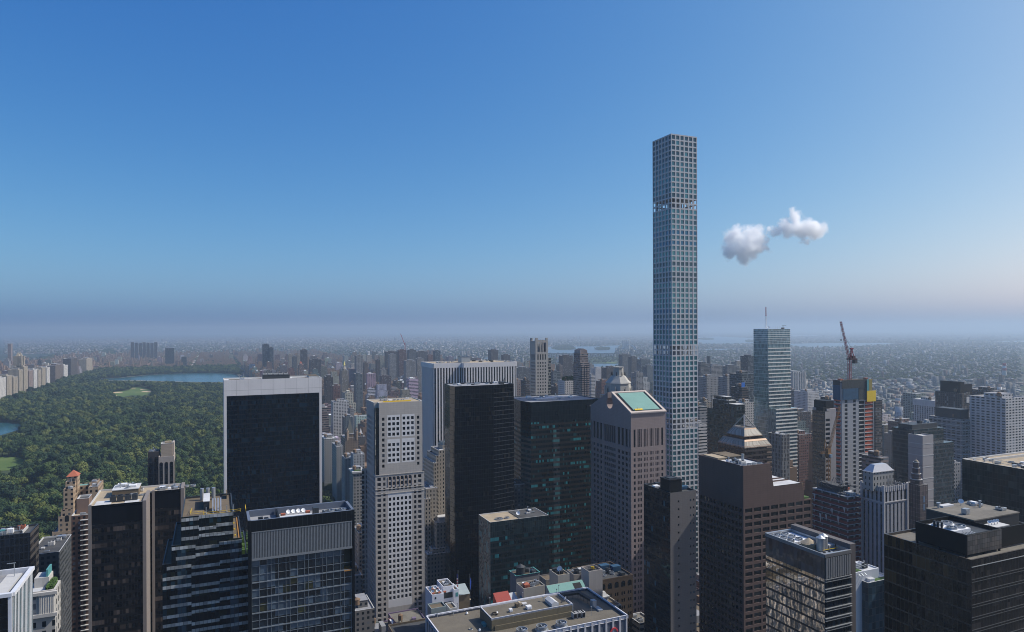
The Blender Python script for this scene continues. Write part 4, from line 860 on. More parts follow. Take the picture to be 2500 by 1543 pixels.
def ziggurat():
    Y0, Y2 = 300.0, 336.0
    def lv(xl, xr, y): c = atY(*P(3, xl, y), Y0); return c[0], atY(*P(3, xr, y), Y0)[0], c[2]
    t0, t1, zt = lv(222, 678, 512); a0, a1, za = lv(138, 752, 760); b0, b1, zb = lv(58, 800, 925)
    rt = root('stepped_glass_tower', 'stepped dark glass tower with silver floor bands and yellow railings on its roof', 'office tower', ((t0 + t1) / 2, 318, 0)); reg(b0, b1, Y0, Y2, zt)
    gm = glass('ziggurat_glass', (0.007, 0.010, 0.013), 1.45, 3.6, ((.12, (0.014, 0.035, 0.05)), (.15, (0.018, 0.022, 0.016))), (0.003, 0.004, 0.005), .1, 0, None, 0, wave=.02, lumpy=7, spec=.3)
    for (x0, x1, z0, z1, y0) in ((t0, t1, za - 3, zt, Y0), (a0, a1, zb - 3, za, Y0 + .05), (b0, b1, 0, zb, Y0 + .1)):
        part(rt, 'curtain_wall', gm, lambda mb: bx(mb, x0, x1, y0, Y2 - (y0 - Y0), z0, z1, top=False)); roofing(rt, x0, x1, y0, Y2 - (y0 - Y0), z1 + .02, M['brown_roof'], M['dark_steel'], .8, .4)
    sv = glass('silver_spandrel', (0.30, 0.31, 0.31), 1.45, 3, ((.2, (0.22, 0.23, 0.23)),), (0.03, 0.03, 0.03), .12, wave=.01, rough=.35)
    r = random.Random(8); z = zt - .2; i = 0
    while z > 60:
        x0, x1 = (t0, t1) if z > za else ((a0, a1) if z > zb else (b0, b1)); f = Face((x0, Y0), (x1, Y0)); w3 = f.w / 3
        for q in range(3):
            dz = (.0, -.75, .0)[q] if i % 2 else (-.35, .25, .15)[q]; s0 = w3 * q + (r.choice((0, 1.5, 2.6)) if q == 0 and z <= za else 0)
            if True: part(rt, 'silver_band', sv, lambda mb: fbox(mb, f, s0, w3 * (q + 1) - .004, z - 1.25 + dz, z + dz - .004, 0, .12 + .03 * q))
        z -= 3.75 if i % 1 == 0 else 3; i += 1
    bs = glass('blue_column', (0.012, 0.03, 0.05), 1.45, 3.6, ((.3, (0.03, 0.06, 0.085)),), (0.003, 0.004, 0.005), .1, wave=.02)
    for xx, zz in ((a0 + 2.0, za), (a1 - 4.5, za)): part(rt, 'blue_column', bs, lambda mb: bx(mb, xx, xx + 3.2, Y0 - .06, Y0 + .04, 0, zz - 2))
    z = zt - .8
    shed(rt, t0 + 8, t1 - 9, Y0 + 12, Y2 - 9, z, 3.6, M['dark_steel'], M['white_roof']); shed(rt, t0 + 17, t1 - 2, Y2 - 8, Y2 - 1, z, 2.6, M['brown_roof'], M['brown_roof'])
    for q in range(3): part(rt, 'flue', M['steel'], lambda mb: (cyl(mb, t1 - 12 + q * 2.3, Y2 - 6, z, z + 5.2, .8, n=12)))
    for q in range(4): pipe(rt, [(t0 + 11.5 + q * 1.0, Y0 + 5, z + .6), (t0 + 11.5 + q * 1.0, Y0 + 12.5, z + 4.2)], .5)
    for p, q in (((t0 + 3, Y0 + 5), (t0 + 8, Y0 + 5)), ((t0 + 3, Y0 + 5), (t0 + 3.6, Y0 + 12)), ((t0 + 8, Y0 + 2.5), (t0 + 22, Y0 + 2.5)), ((t0 + 24, Y0 + 2), (t0 + 24, Y0 + 9))):
        part(rt, 'safety_rail', M['yellow'], lambda mb: (bar(mb, (*p, z + 1.2), (*q, z + 1.2), .1), bar(mb, (*p, z), (*p, z + 1.4), .12), bar(mb, (*q, z), (*q, z + 1.4), .12), bar(mb, (*p, z + .5), (*q, z + .5), .08)))
    for q in range(5): pipe(rt, [(t0 + 9 + q * 2.6, Y0 + 2.5, z + .3), (t0 + 9 + q * 2.6, Y0 + 6, z + .3), (t0 + 9 + q * 2.6, Y0 + 6, z + 2.4)], .3, M['steel'], 'railing')
    for q in range(3): part(rt, 'roof_light', M['yellow'], lambda mb: bx(mb, a1 - 2.6, a1 - 2.1, Y0 + 6 + q * 10, Y0 + 6.5 + q * 10, za - .8, za - .2))
    part(rt, 'gutter', M['ochre'], lambda mb: bx(mb, a1 - 1.2, a1 - .8, Y0 + 1, Y2 - 1, za - .8, za - .4))
    for q in range(4): part(rt, 'terrace_plants', M['green'], lambda mb: [bx(mb, b1 - 2.6 + r.uniform(0, 1.2), b1 - 1 + r.uniform(0, .5), Y0 + 2 + q * 8 + s, Y0 + 3 + q * 8 + s, zb - .8, zb + r.uniform(.3, 1.4)) for s in range(5)])
ziggurat()
def louvred_tower():
    Y0 = 280.0; a = atY(*P(3, 805, 545), Y0); X0, Z = a[0], a[2]; X1 = atY(*P(3, 1735, 455), Y0)[0]; Y1 = Y0 + 16.5; reg(X0, X1, Y0, Y1, Z)
    rt = root('louvred_tower', 'black framed glass tower with ribbed grey louvre panel and white dishes on its roof', 'office tower', ((X0 + X1) / 2, Y0 + 8, 0))
    bk = stone('black_frame', (0.007, 0.009, 0.012), rough=.5, var=.1, spec=.15); gm = glass('louvred_glass', (0.010, 0.017, 0.024), 2.85, 2.95, ((.24, (0.07, 0.10, 0.13)), (.2, (0.03, 0.05, 0.07)), (.06, (0.06, 0.06, 0.02))), None, 0, wave=.035, lumpy=3, rough=.03, spec=.9)  # pale and olive panes paint in reflected surroundings
    fs = faces(X0, X1, Y0, Y1); W = X1 - X0; zl1, zl0 = Z - 4.3, Z - 14.9
    part(rt, 'black_frame', bk, lambda mb: (bx(mb, X0, X0 + 1.3, Y0 - .3, Y1, 0, zl1), bx(mb, X1 - 1.0, X1, Y0 - .3, Y1, 0, zl1), bx(mb, X0, X1, Y1 - 1, Y1 + .3, 0, zl1)))
    part(rt, 'top_band', bk, lambda mb: bx(mb, X0, X1, Y0 - .3, Y1 + .3, zl1, Z - .05, top=False, bottom=True))
    for q in range(22): part(rt, 'panel_joint', M['dark_steel'], lambda mb: fbox(mb, fs['S'], 1 + q * 1.9, 1.06 + q * 1.9, zl1 + .3, Z - .2, .3, .34))
    f = Face((X0 + 1.3, Y0), (X1 - 1.0, Y0)); lo = plain('louvre_metal', (0.23, 0.24, 0.25), .45, .2)
    part(rt, 'louvre_back', plain('louvre_back', (0.08, 0.085, 0.09)), lambda mb: fq(mb, f, 0, f.w, zl0, zl1, .02))
    n = 66; part(rt, 'louvre', lo, lambda mb: [fbox(mb, f, f.w * q / n + .05, f.w * q / n + .38, zl0 + .35, zl1 - .35, .02, .3) for q in range(n)])
    part(rt, 'louvre_frame', lo, lambda mb: (fbox(mb, f, 0.004, f.w - .004, zl1 - .34, zl1 - .01, 0, .4), fbox(mb, f, 0.004, f.w - .004, zl0 - .5, zl0 + .3, 0, .42)))
    ib = glass('roof_backing', (0.008, 0.009, 0.01), 3, 3); gx = f.w - 3.2
    part(rt, 'curtain_wall', gm, lambda mb: (fq(mb, f, 0, f.w, 0, zl0 - 9.2, -.5), fq(mb, f, 0, gx, zl0 - 9.2, zl0 - .3, -.5)))
    part(rt, 'corner_terrace', M['ochre'], lambda mb: bx(mb, f.p(gx, 0)[0], X1 - 1.0, Y0 - .1, Y0 + 5, zl0 - 9.6, zl0 - 9.2, bottom=True)); part(rt, 'terrace_wall', M['brown_roof'], lambda mb: (bx(mb, f.p(gx, 0)[0], X1 - 1.0, Y0 + 5, Y0 + 5.5, zl0 - 9.2, zl0 - .5), bx(mb, f.p(gx, 0)[0] - .3, f.p(gx, 0)[0], Y0 + .6, Y0 + 5, zl0 - 9.2, zl0 - .5)))
    part(rt, 'side_glass', gm, lambda mb: fq(mb, fs['W'], 0, fs['W'].w, 0, zl1, .02)); ml = plain('aluminium_mullion', (0.28, 0.31, 0.34), .4, .5)
    u = 0; i = 0
    while u < f.w - .2:
        top = zl0 - .6 if u < gx else zl0 - 9.7
        part(rt, 'mullion', ml, lambda mb: fbox(mb, f, u, u + .13, 0, top, -.5, -.25)); i += 1; u += 2.75 if i % 3 else 1.5
    z = zl0 - 8.9
    while z > 0:
        part(rt, 'floor_line', ml, lambda mb: fbox(mb, f, 0, f.w, z - .45, z - .1, -.5, -.08)); part(rt, 'transom', ml, lambda mb: fbox(mb, f, 0, f.w, z + 2.6, z + 2.72, -.5, -.3)); z -= 5.9
    zz = zl0 - 3.0; part(rt, 'transom', ml, lambda mb: fbox(mb, f, 0, gx, zz, zz + .14, -.5, -.3))
    # sunken roof
    zf = Z - 2.6; cop = plain('blue_grey_coping', (0.12, 0.14, 0.18), .5)
    rm = MB(); pw = 1.0
    for p, q in (((X0, Y0 - .3), (X1, Y0 - .3)), ((X1, Y0 - .3), (X1, Y1 + .3)), ((X1, Y1 + .3), (X0, Y1 + .3)), ((X0, Y1 + .3), (X0, Y0 - .3))): fbox(rm, Face(q, p), .01, Face(p, q).w - .01, zf, Z, 0, pw)
    rm.build('parapet', cop, rt); part(rt, 'roof', M['grey_roof'], lambda mb: mb.f([(X0 + .5, Y0, zf + .02), (X1 - .5, Y0, zf + .02), (X1 - .5, Y1, zf + .02), (X0 + .5, Y1, zf + .02)]))
    part(rt, 'roof_pad', M['white_roof'], lambda mb: bx(mb, X0 + 12, X0 + 24.5, Y0 + 2, Y0 + 7.5, zf, zf + 1.3)); part(rt, 'roof_wall', M['black'], lambda mb: bx(mb, X0 + 11.2, X0 + 11.8, Y0 + 1, Y1 - 1, zf, Z - .2))
    for q in range(4): dish(rt, X0 + 15.6 + q * 1.95, Y0 + 9.5, zf + .6, .85, -1.35)
    for q in (13.6, 23.2): unit(rt, X0 + q, Y0 + 9, zf, 1.8, 1.2, 1.9, M['tile'])
    for q in range(5): unit(rt, X0 + 5 + (q % 3) * 2.1, Y0 + 4 + (q // 3) * 3.6, zf, 1.7, 2.2, 1.2 + .4 * (q % 2), M['black'])
    unit(rt, X0 + 26.3, Y0 + 9, zf, 2.2, 3, 3.0, M['dark_steel']); 
    for q in (31.6, 36.6): part(rt, 'fan_housing', M['dark_steel'], lambda mb: bx(mb, X0 + q - 2.4, X0 + q + 2.4, Y0 + 5.5, Y0 + 11, zf, zf + 1.0)); fan(rt, X0 + q, Y0 + 8.2, zf + 1.0, 2.1, .5)
louvred_tower()

def ribbed_block():
    Z = 105.0; ne, se, nw = atZ(*P(14, 1590, 505), Z), atZ(*P(14, 2430, 1095), Z), atZ(*P(13, 385, 1100), Z)
    X1 = (ne[0] + se[0]) / 2; X0 = nw[0]; Y1 = (ne[1] + nw[1]) / 2; Y0 = se[1]; reg(X0, X1, Y0, Y1, Z); W, D = X1 - X0, Y1 - Y0
    rt = root('ribbed_building', 'broad ribbed white office block with three round fans on its brown gravel roof', 'building', ((X0 + X1) / 2, (Y0 + Y1) / 2, 0))
    wm = stone('rib_white', (0.55, 0.53, 0.53), var=.06); fm = plain('rib_fin', (0.24, 0.27, 0.33), .5, .2); gb = glass('rib_glass', (0.05, 0.06, 0.085), 1.5, 3.6, wave=.01, rough=.2)
    fs = faces(X0, X1, Y0, Y1); part(rt, 'wall_panel', gb, lambda mb: bx(mb, X0, X1, Y0, Y1, 0, Z - .6, top=False))
    for s in 'SWEN':
        f = fs[s]; n = max(1, round(f.w / 4.1))
        for q in range(n + 1):
            c = f.w * q / n; part(rt, 'white_pier', wm, lambda mb: fbox(mb, f, max(.004, c - .5), min(f.w - .004, c + .5), 0, Z - .6, 0, .75))
        if s in 'SW':
            for q in range(n):
                c = f.w * q / n
                part(rt, 'fin_panel', fm, lambda mb: [fbox(mb, f, c + .75 + j * .5, c + .95 + j * .5, 20, Z - 1.6, 0, .35) for j in range(6)])
    cop = plain('white_coping', (0.6, 0.6, 0.64), .7); rm = MB()
    for p, q in (((X0 - .8, Y0 - .8), (X1 + .8, Y0 - .8)), ((X1 + .8, Y0 - .8), (X1 + .8, Y1 + .8)), ((X1 + .8, Y1 + .8), (X0 - .8, Y1 + .8)), ((X0 - .8, Y1 + .8), (X0 - .8, Y0 - .8))): fbox(rm, Face(q, p), .006, Face(p, q).w - .006, Z - 1.7, Z, 0, .55)
    rm.build('parapet', cop, rt)
    rf = g = G('stained_gravel'); n1 = g.noise(.09, g.pos(), 6, .7); n2 = g.noise(1.6, g.pos(), 3); n3 = g.noise(.03, g.pos(), 2)
    c = g.ramp(g.mt('ADD', g.mt('MULTIPLY', n1, .65), g.mt('MULTIPLY', n2, .35)), [(.3, (0.11, 0.095, 0.07)), (.5, (0.16, 0.14, 0.11)), (.62, (0.19, 0.165, 0.125)), (.75, (0.26, 0.22, 0.16))]); rf = g.bsdf(g.mix(g.mt('MULTIPLY', n3, .5), c, (0.1, 0.085, 0.065)), .95, 0, .2)
    z = Z - 1.6; part(rt, 'roof', rf, lambda mb: mb.f([(X0 - .3, Y0 - .3, z), (X1 + .3, Y0 - .3, z), (X1 + .3, Y1 + .3, z), (X0 - .3, Y1 + .3, z)]))
    # penthouse
    H = 6.2; zp = z + H; pse, psw, pnw = atZ(*P(14, 1265, 855), zp), atZ(*P(13, 1815, 1175), zp), atZ(*P(13, 1555, 915), zp)
    px0, px1, py0, py1 = (psw[0] + pnw[0]) / 2, pse[0], (pse[1] + psw[1]) / 2, min(pnw[1], Y1 - 1.5); ol = stone('olive_render', (0.15, 0.125, 0.08), var=.16, joint=(12, 50, .12))
    part(rt, 'penthouse', ol, lambda mb: bx(mb, px0, px1, py0, py1, z, zp - .9, top=False)); rmm = MB()
    for p, q in (((px0, py0), (px1, py0)), ((px1, py0), (px1, py1)), ((px1, py1), (px0, py1)), ((px0, py1), (px0, py0))): fbox(rmm, Face(q, p), .004, Face(p, q).w - .004, zp - .9, zp, 0, .35)
    rmm.build('penthouse_parapet', cop, rt); part(rt, 'penthouse_roof', rf, lambda mb: mb.f([(px0, py0, zp - .8), (px1, py0, zp - .8), (px1, py1, zp - .8), (px0, py1, zp - .8)]))
    part(rt, 'penthouse_ledge', ol, lambda mb: bx(mb, px0 + 1.5, px1 - .02, py0 - .5, py0 - .002, z, z + 2.4)); 
    part(rt, 'corner_post', cop, lambda mb: bx(mb, px1 - .1, px1 + .12, py0 - .12, py0 + .1, z, zp + .02))
    def at(n, x, y, h): q = atZ(*P(n, x, y), z + h); return q[0], q[1]
    for x, y in ((130, 1412), (570, 1338), (1000, 1262)):
        q = at(14, x, y, 2.2); part(rt, 'fan_curb', M['steel'], lambda mb: cyl(mb, *q, z, z + .8, 3.5, 3.2, 8, cap=True, a0=.3)); fan(rt, *q, z + .8, 2.75, 1.6)
    for x, y in ((1285, 1085), (1370, 1068), (1470, 1055)):
        q = at(14, x, y, 2); unit(rt, *q, z, 1.9, 2.8, 2.9, M['coping'], 0, 'condenser'); part(rt, 'condenser_grille', M['black'], lambda mb: (bx(mb, q[0] - .8, q[0] + .8, q[1] - 1.47, q[1] - 1.41, z + .5, z + 2.6), cyl(mb, q[0], q[1] - .6, z + 2.9, z + 3.0, .6, n=10), cyl(mb, q[0], q[1] + .7, z + 2.9, z + 3.0, .6, n=10)))
    a, b, c = at(14, 1010, 660, 3), at(14, 1390, 612, 3), at(14, 1700, 790, 3); e = at(14, 1880, 930, .4)
    dk = plain('black_duct', (0.03, 0.028, 0.027), .6)
    part(rt, 'raised_duct', dk, lambda mb: (bar(mb, (*a, z + 3), (*b, z + 3), 2.0, 1.1), bar(mb, (*b, z + 3.02), (*c, z + 3.02), 2.0, 1.1)))
    part(rt, 'duct_end', M['steel'], lambda mb: (bx(mb, c[0] - 1.2, c[0] + 1.2, c[1] - 1.8, c[1] + .8, z, z + 3.7), bx(mb, c[0] - .6, c[0] + 2.0, c[1] - 7, c[1] - 1.8, z, z + .8)))
    part(rt, 'duct_post', M['dark_steel'], lambda mb: [bar(mb, (p[0] + (q[0] - p[0]) * t, p[1] + (q[1] - p[1]) * t, z), (p[0] + (q[0] - p[0]) * t, p[1] + (q[1] - p[1]) * t, z + 2.6), .18) for p, q in ((a, b), (b, c)) for t in (.1, .35, .65, .95)])
    zq = zp - .8
    def ap(n, x, y): q = atZ(*P(n, x, y), zq + .6); return q[0], q[1]
    q = ap(14, 790, 830); part(rt, 'skylight', M['white_roof'], lambda mb: (bx(mb, q[0] - 2.0, q[0] + 2.0, q[1] - 4, q[1] + 4, zq, zq + 1.7, top=False), mb.f([(q[0] - 2, q[1] - 4, zq + 1.7), (q[0], q[1] - 4, zq + 2.7), (q[0], q[1] + 4, zq + 2.7), (q[0] - 2, q[1] + 4, zq + 1.7)][::-1]), mb.f([(q[0], q[1] - 4, zq + 2.7), (q[0] + 2, q[1] - 4, zq + 1.7), (q[0] + 2, q[1] + 4, zq + 1.7), (q[0], q[1] + 4, zq + 2.7)][::-1]), mb.f([(q[0] - 2, q[1] - 4, zq + 1.7), (q[0] + 2, q[1] - 4, zq + 1.7), (q[0], q[1] - 4, zq + 2.7)])))
    q = ap(14, 280, 940); unit(rt, *q, zq, 2.6, 2.4, 1.6, M['white_paint']); q = ap(14, 180, 860); unit(rt, *q, zq, 2.6, 2.2, 1.2, M['coping']); q = ap(13, 2240, 1005); unit(rt, *q, zq, 1.6, 1.6, 1.5, M['white_paint']); q = ap(14, 75, 870); unit(rt, *q, zq, 1.2, 2.2, 1.9, M['tan_roof'])
    q = ap(13, 2370, 900); unit(rt, *q, zq, 1.4, 2.0, 2.0, M['brown_roof'])
    q = ap(13, 1890, 1065); part(rt, 'hose_reel', M['black'], lambda mb: [bar(mb, (q[0] + 1.5 * math.cos(t), q[1] + 1.5 * math.sin(t), zq + .5), (q[0] + 1.5 * math.cos(t + .7), q[1] + 1.5 * math.sin(t + .7), zq + .5), .35) for t in [i * .7 for i in range(9)]]); dish(rt, q[0] + 1, q[1] - .6, zq, .5, -1.2)
    q = ap(14, 1095, 790); dish(rt, q[0], q[1], zq, 1.15, 2.6)
    for n_, x, y, hh in ((13, 610, 1150, 1.5), (13, 968, 1115, 1.7), (14, 600, 770, 2.2)):
        q = at(n_, x, y, 0) if n_ == 13 else ap(n_, x, y); z0 = z if n_ == 13 else zq; part(rt, 'vent_pipe', M['steel'], lambda mb: (cyl(mb, *q, z0, z0 + hh, .2, n=8), cyl(mb, *q, z0 + hh, z0 + hh + .35, .5, n=10)))
    for n_, x, y in ((13, 1270, 1065), (13, 1555, 1440)): q = at(n_, x, y, .4); part(rt, 'turbine_vent', M['white_paint'], lambda mb: (cyl(mb, *q, z, z + .5, .5, .75, n=12), cyl(mb, *q, z + .5, z + 1.1, .75, .3, n=12)))
    q = at(13, 1360, 1412, .2); part(rt, 'roof_hatch', M['coping'], lambda mb: (cyl(mb, *q, z, z + .5, 1.0, n=12, cap=False), cyl(mb, *q, z, z + .5, .8, n=12, cap=False)))
    for n_, x, y, hh in ((13, 1058, 1050, 4.5), (14, 145, 780, 4), (14, 900, 660, 3.0), (13, 1780, 940, 5), (14, 945, 620, 4.2), (14, 1665, 1125, 4.5)): q = at(n_, x, y, 0); part(rt, 'lamp_post', M['steel'], lambda mb: (bar(mb, (*q, z), (*q, z + hh), .14), bx(mb, q[0] - .25, q[0] + .25, q[1] - .25, q[1] + .25, z + hh, z + hh + .4)))
    q = at(13, 1660, 1265, 1.2); part(rt, 'teal_unit', M['teal'], lambda mb: (bx(mb, q[0] - 1.1, q[0] + 1.1, q[1] - 1.6, q[1] + 1.6, z, z + 1.1), bx(mb, q[0] - 1.4, q[0] - .2, q[1] - 2.4, q[1] - 1.6, z, z + .7)))
    # lit emblem on the front wall: red arc above a blue rounded mass (only its top is in view)
    f = fs['S']; ec = atY(*P(14, 2170, 1480), Y0 - 1.0); uc = ec[0] - X0; zc = ec[2]
    part(rt, 'sign_arc', plain('sign_red', (0.6, 0.06, 0.07), .4), lambda mb: [fbox(mb, f, uc + 2.25 * math.cos(t) - .3, uc + 2.25 * math.cos(t) + .3, zc - 1.2 + 3.1 * math.sin(t) - .3, zc - 1.2 + 3.1 * math.sin(t) + .3, .8, 1.2 + .002 * i) for i, t in enumerate([.5 + j * .12 for j in range(20)])])
    part(rt, 'sign_body', plain('sign_blue', (0.02, 0.06, 0.2), .4), lambda mb: (fbox(mb, f, uc - 3.2, uc + 1.6, zc - 3.4, zc - .9, .8, 1.25), fbox(mb, f, uc - 1.6, uc + .6, zc - .9, zc - .1, .8, 1.22), fbox(mb, f, uc - 3.6, uc - 2.0, zc - 1.2, zc - .4, .8, 1.3)))
    return rt
ribbed_block()

def tanks_tower():
    Y0 = 200.0; c = P(10, 1298, 835); a = atY(*c, Y0); X0, Z = a[0], a[2]; X1 = atY(P(10, 1530, 0)[0], c[1], Y0)[0]; Y1 = atX(P(10, 782, 0)[0], P(10, 0, 650)[1], X0)[1]; Xr = X1 + 3.0; reg(X0, Xr, Y0, Y1, Z)
    rt = root('tank_tower', 'grey glass tower with two silver water tanks and a tan conical roof on top', 'office tower', ((X0 + X1) / 2, (Y0 + Y1) / 2, 0))
    gr = plain('grey_cladding', (0.17, 0.175, 0.18), .5, .2); fs = faces(X0, X1, Y0, Y1); zt = Z - 1.4; D = Y1 - Y0
    gm = glass('mirror_glass', (0.66, 0.56, 0.44), D / 16, 4.1, ((.2, (0.5, 0.43, 0.36)),), (0.02, 0.02, 0.022), .16, 0, (0.06, 0.06, 0.062), .9, wave=.022, lumpy=4, rough=.03, met=.9)  # warm tint paints a golden reflection over the real mirroring
    tp = glass('tank_tower_top', (0.035, 0.042, 0.05), D / 16, 9, (), (0.012, 0.014, 0.016), .16, wave=.02)
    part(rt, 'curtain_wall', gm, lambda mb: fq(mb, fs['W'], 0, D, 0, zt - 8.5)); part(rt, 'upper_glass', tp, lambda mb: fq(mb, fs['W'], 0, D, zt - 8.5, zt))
    sg = glass('tank_tower_front', (0.012, 0.022, 0.034), 1.4, 3.9, ((.15, (0.04, 0.06, 0.075)),), (0.004, 0.005, 0.006), .12, wave=.05)
    part(rt, 'front_glass', sg, lambda mb: fq(mb, fs['S'], 0, X1 - X0, 0, zt - 8.5)); W = X1 - X0
    part(rt, 'louvre_back', M['black'], lambda mb: fq(mb, fs['S'], 0, W, zt - 8.5, zt))
    for q in range(11): part(rt, 'white_louvre', M['steel'], lambda mb: fbox(mb, fs['S'], .4 + q * (W - .8) / 11 + .12, .4 + (q + 1) * (W - .8) / 11 - .3, zt - 8.3, zt - .3, 0, .35))
    z = zt - 8.6
    while z > 60:
        part(rt, 'sunshade', M['steel'], lambda mb: (fbox(mb, fs['S'], .1, W - .1, z - .25, z, 0, .6), fbox(mb, fs['S'], .1, W - .1, z - 1.15, z - .95, 0, .6))); part(rt, 'shade_bracket', gr, lambda mb: [fbox(mb, fs['S'], .5 + q * 1.4, .62 + q * 1.4, z - 1.1, z - .02, 0, .5) for q in range(int(W / 1.4))]); z -= 3.9
    part(rt, 'stone_pier', stone('tank_pier', (0.12, 0.11, 0.11)), lambda mb: bx(mb, X1 + .01, Xr, Y0 + .4, Y1, 0, Z + 2)); part(rt, 'rear_wall', gr, lambda mb: fq(mb, fs['N'], 0, W, 0, zt))
    part(rt, 'top_rim', gr, lambda mb: (fbox(mb, fs['W'], .004, D - .004, zt, Z, 0, .3), fbox(mb, fs['S'], .004, W - .004, zt, Z, 0, .3), fbox(mb, fs['N'], .004, W - .004, zt, Z, 0, .3)))
    zf = Z - 3.2; part(rt, 'roof', M['tar'], lambda mb: mb.f([(X0, Y0, zf), (X1, Y0, zf), (X1, Y1, zf), (X0, Y1, zf)])); rim(rt, [(X0, Y0), (X1, Y0), (X1, Y1), (X0, Y1)], zf, Z + .01, .9, M['steel'])
    part(rt, 'fan_deck', M['white_paint'], lambda mb: bx(mb, X0 + 1.2, X1 - 1.0, Y1 - 13, Y1 - 1.2, zf + 1, zf + 2.2, bottom=True))
    for q in range(6): fan(rt, X0 + 3.6 + (q % 2) * 4.6, Y1 - 11 + (q // 2) * 3.9, zf + 2.2, 1.6, .8)
    part(rt, 'conical_roof', M['tan_roof'], lambda mb: (cyl(mb, X0 + 5.0, Y0 + 12.6, zf, zf + 3.6, 3.0, n=16), cyl(mb, X0 + 5.0, Y0 + 12.6, zf + 3.6, zf + 5.8, 3.4, 0, 16)))
    for q, (xx, yy) in enumerate(((X0 + 6.3, Y0 + 7.6), (X0 + 9.6, Y0 + 9.2))): tank(rt, xx, yy, zf + 1.2, 1.75, 5.2, .6, M['steel'])
    part(rt, 'plant_deck', M['white_roof'], lambda mb: bx(mb, X0 + 1.2, X1 - .8, Y0 + 1.0, Y0 + 5.2, zf, zf + 1.2)); unit(rt, X0 + 5, Y0 + 3.4, zf + 1.2, 5.5, 1.4, 1.3, M['steel'], 2); unit(rt, X0 + 9.8, Y0 + 3.2, zf + 1.2, 2.6, 1.6, 1.0, M['dark_steel'])
    unit(rt, X0 + 2.2, Y0 + 7.5, zf, 2.4, 3.4, 1.5, M['teal']); part(rt, 'davit', M['black'], lambda mb: (bar(mb, (X0 + 9.3, Y0 + 2.6, zf), (X0 + 8.6, Y0 + 2.0, zf + 5.4), .2), bar(mb, (X0 + 10.6, Y0 + 4.6, zf), (X0 + 10.2, Y0 + 3.6, zf + 5.2), .2)))
    part(rt, 'roof_pad', M['coping'], lambda mb: bx(mb, X1 - 3.2, X1 - .5, Y0 + 8, Y0 + 14, zf, zf + 3.0)); part(rt, 'safety_rail', M['yellow'], lambda mb: bar(mb, (X0 + 5, Y0 + 5.4, zf + 2.6), (X1 - 1.2, Y0 + 5.4, zf + 2.6), .15))
    part(rt, 'roof_mast', M['dark_steel'], lambda mb: [bar(mb, (X0 + 1.0, Y0 + 14 + q * 3, zf), (X0 + 1.0, Y0 + 14 + q * 3, Z + 1.2), .15) for q in range(3)])
tanks_tower()

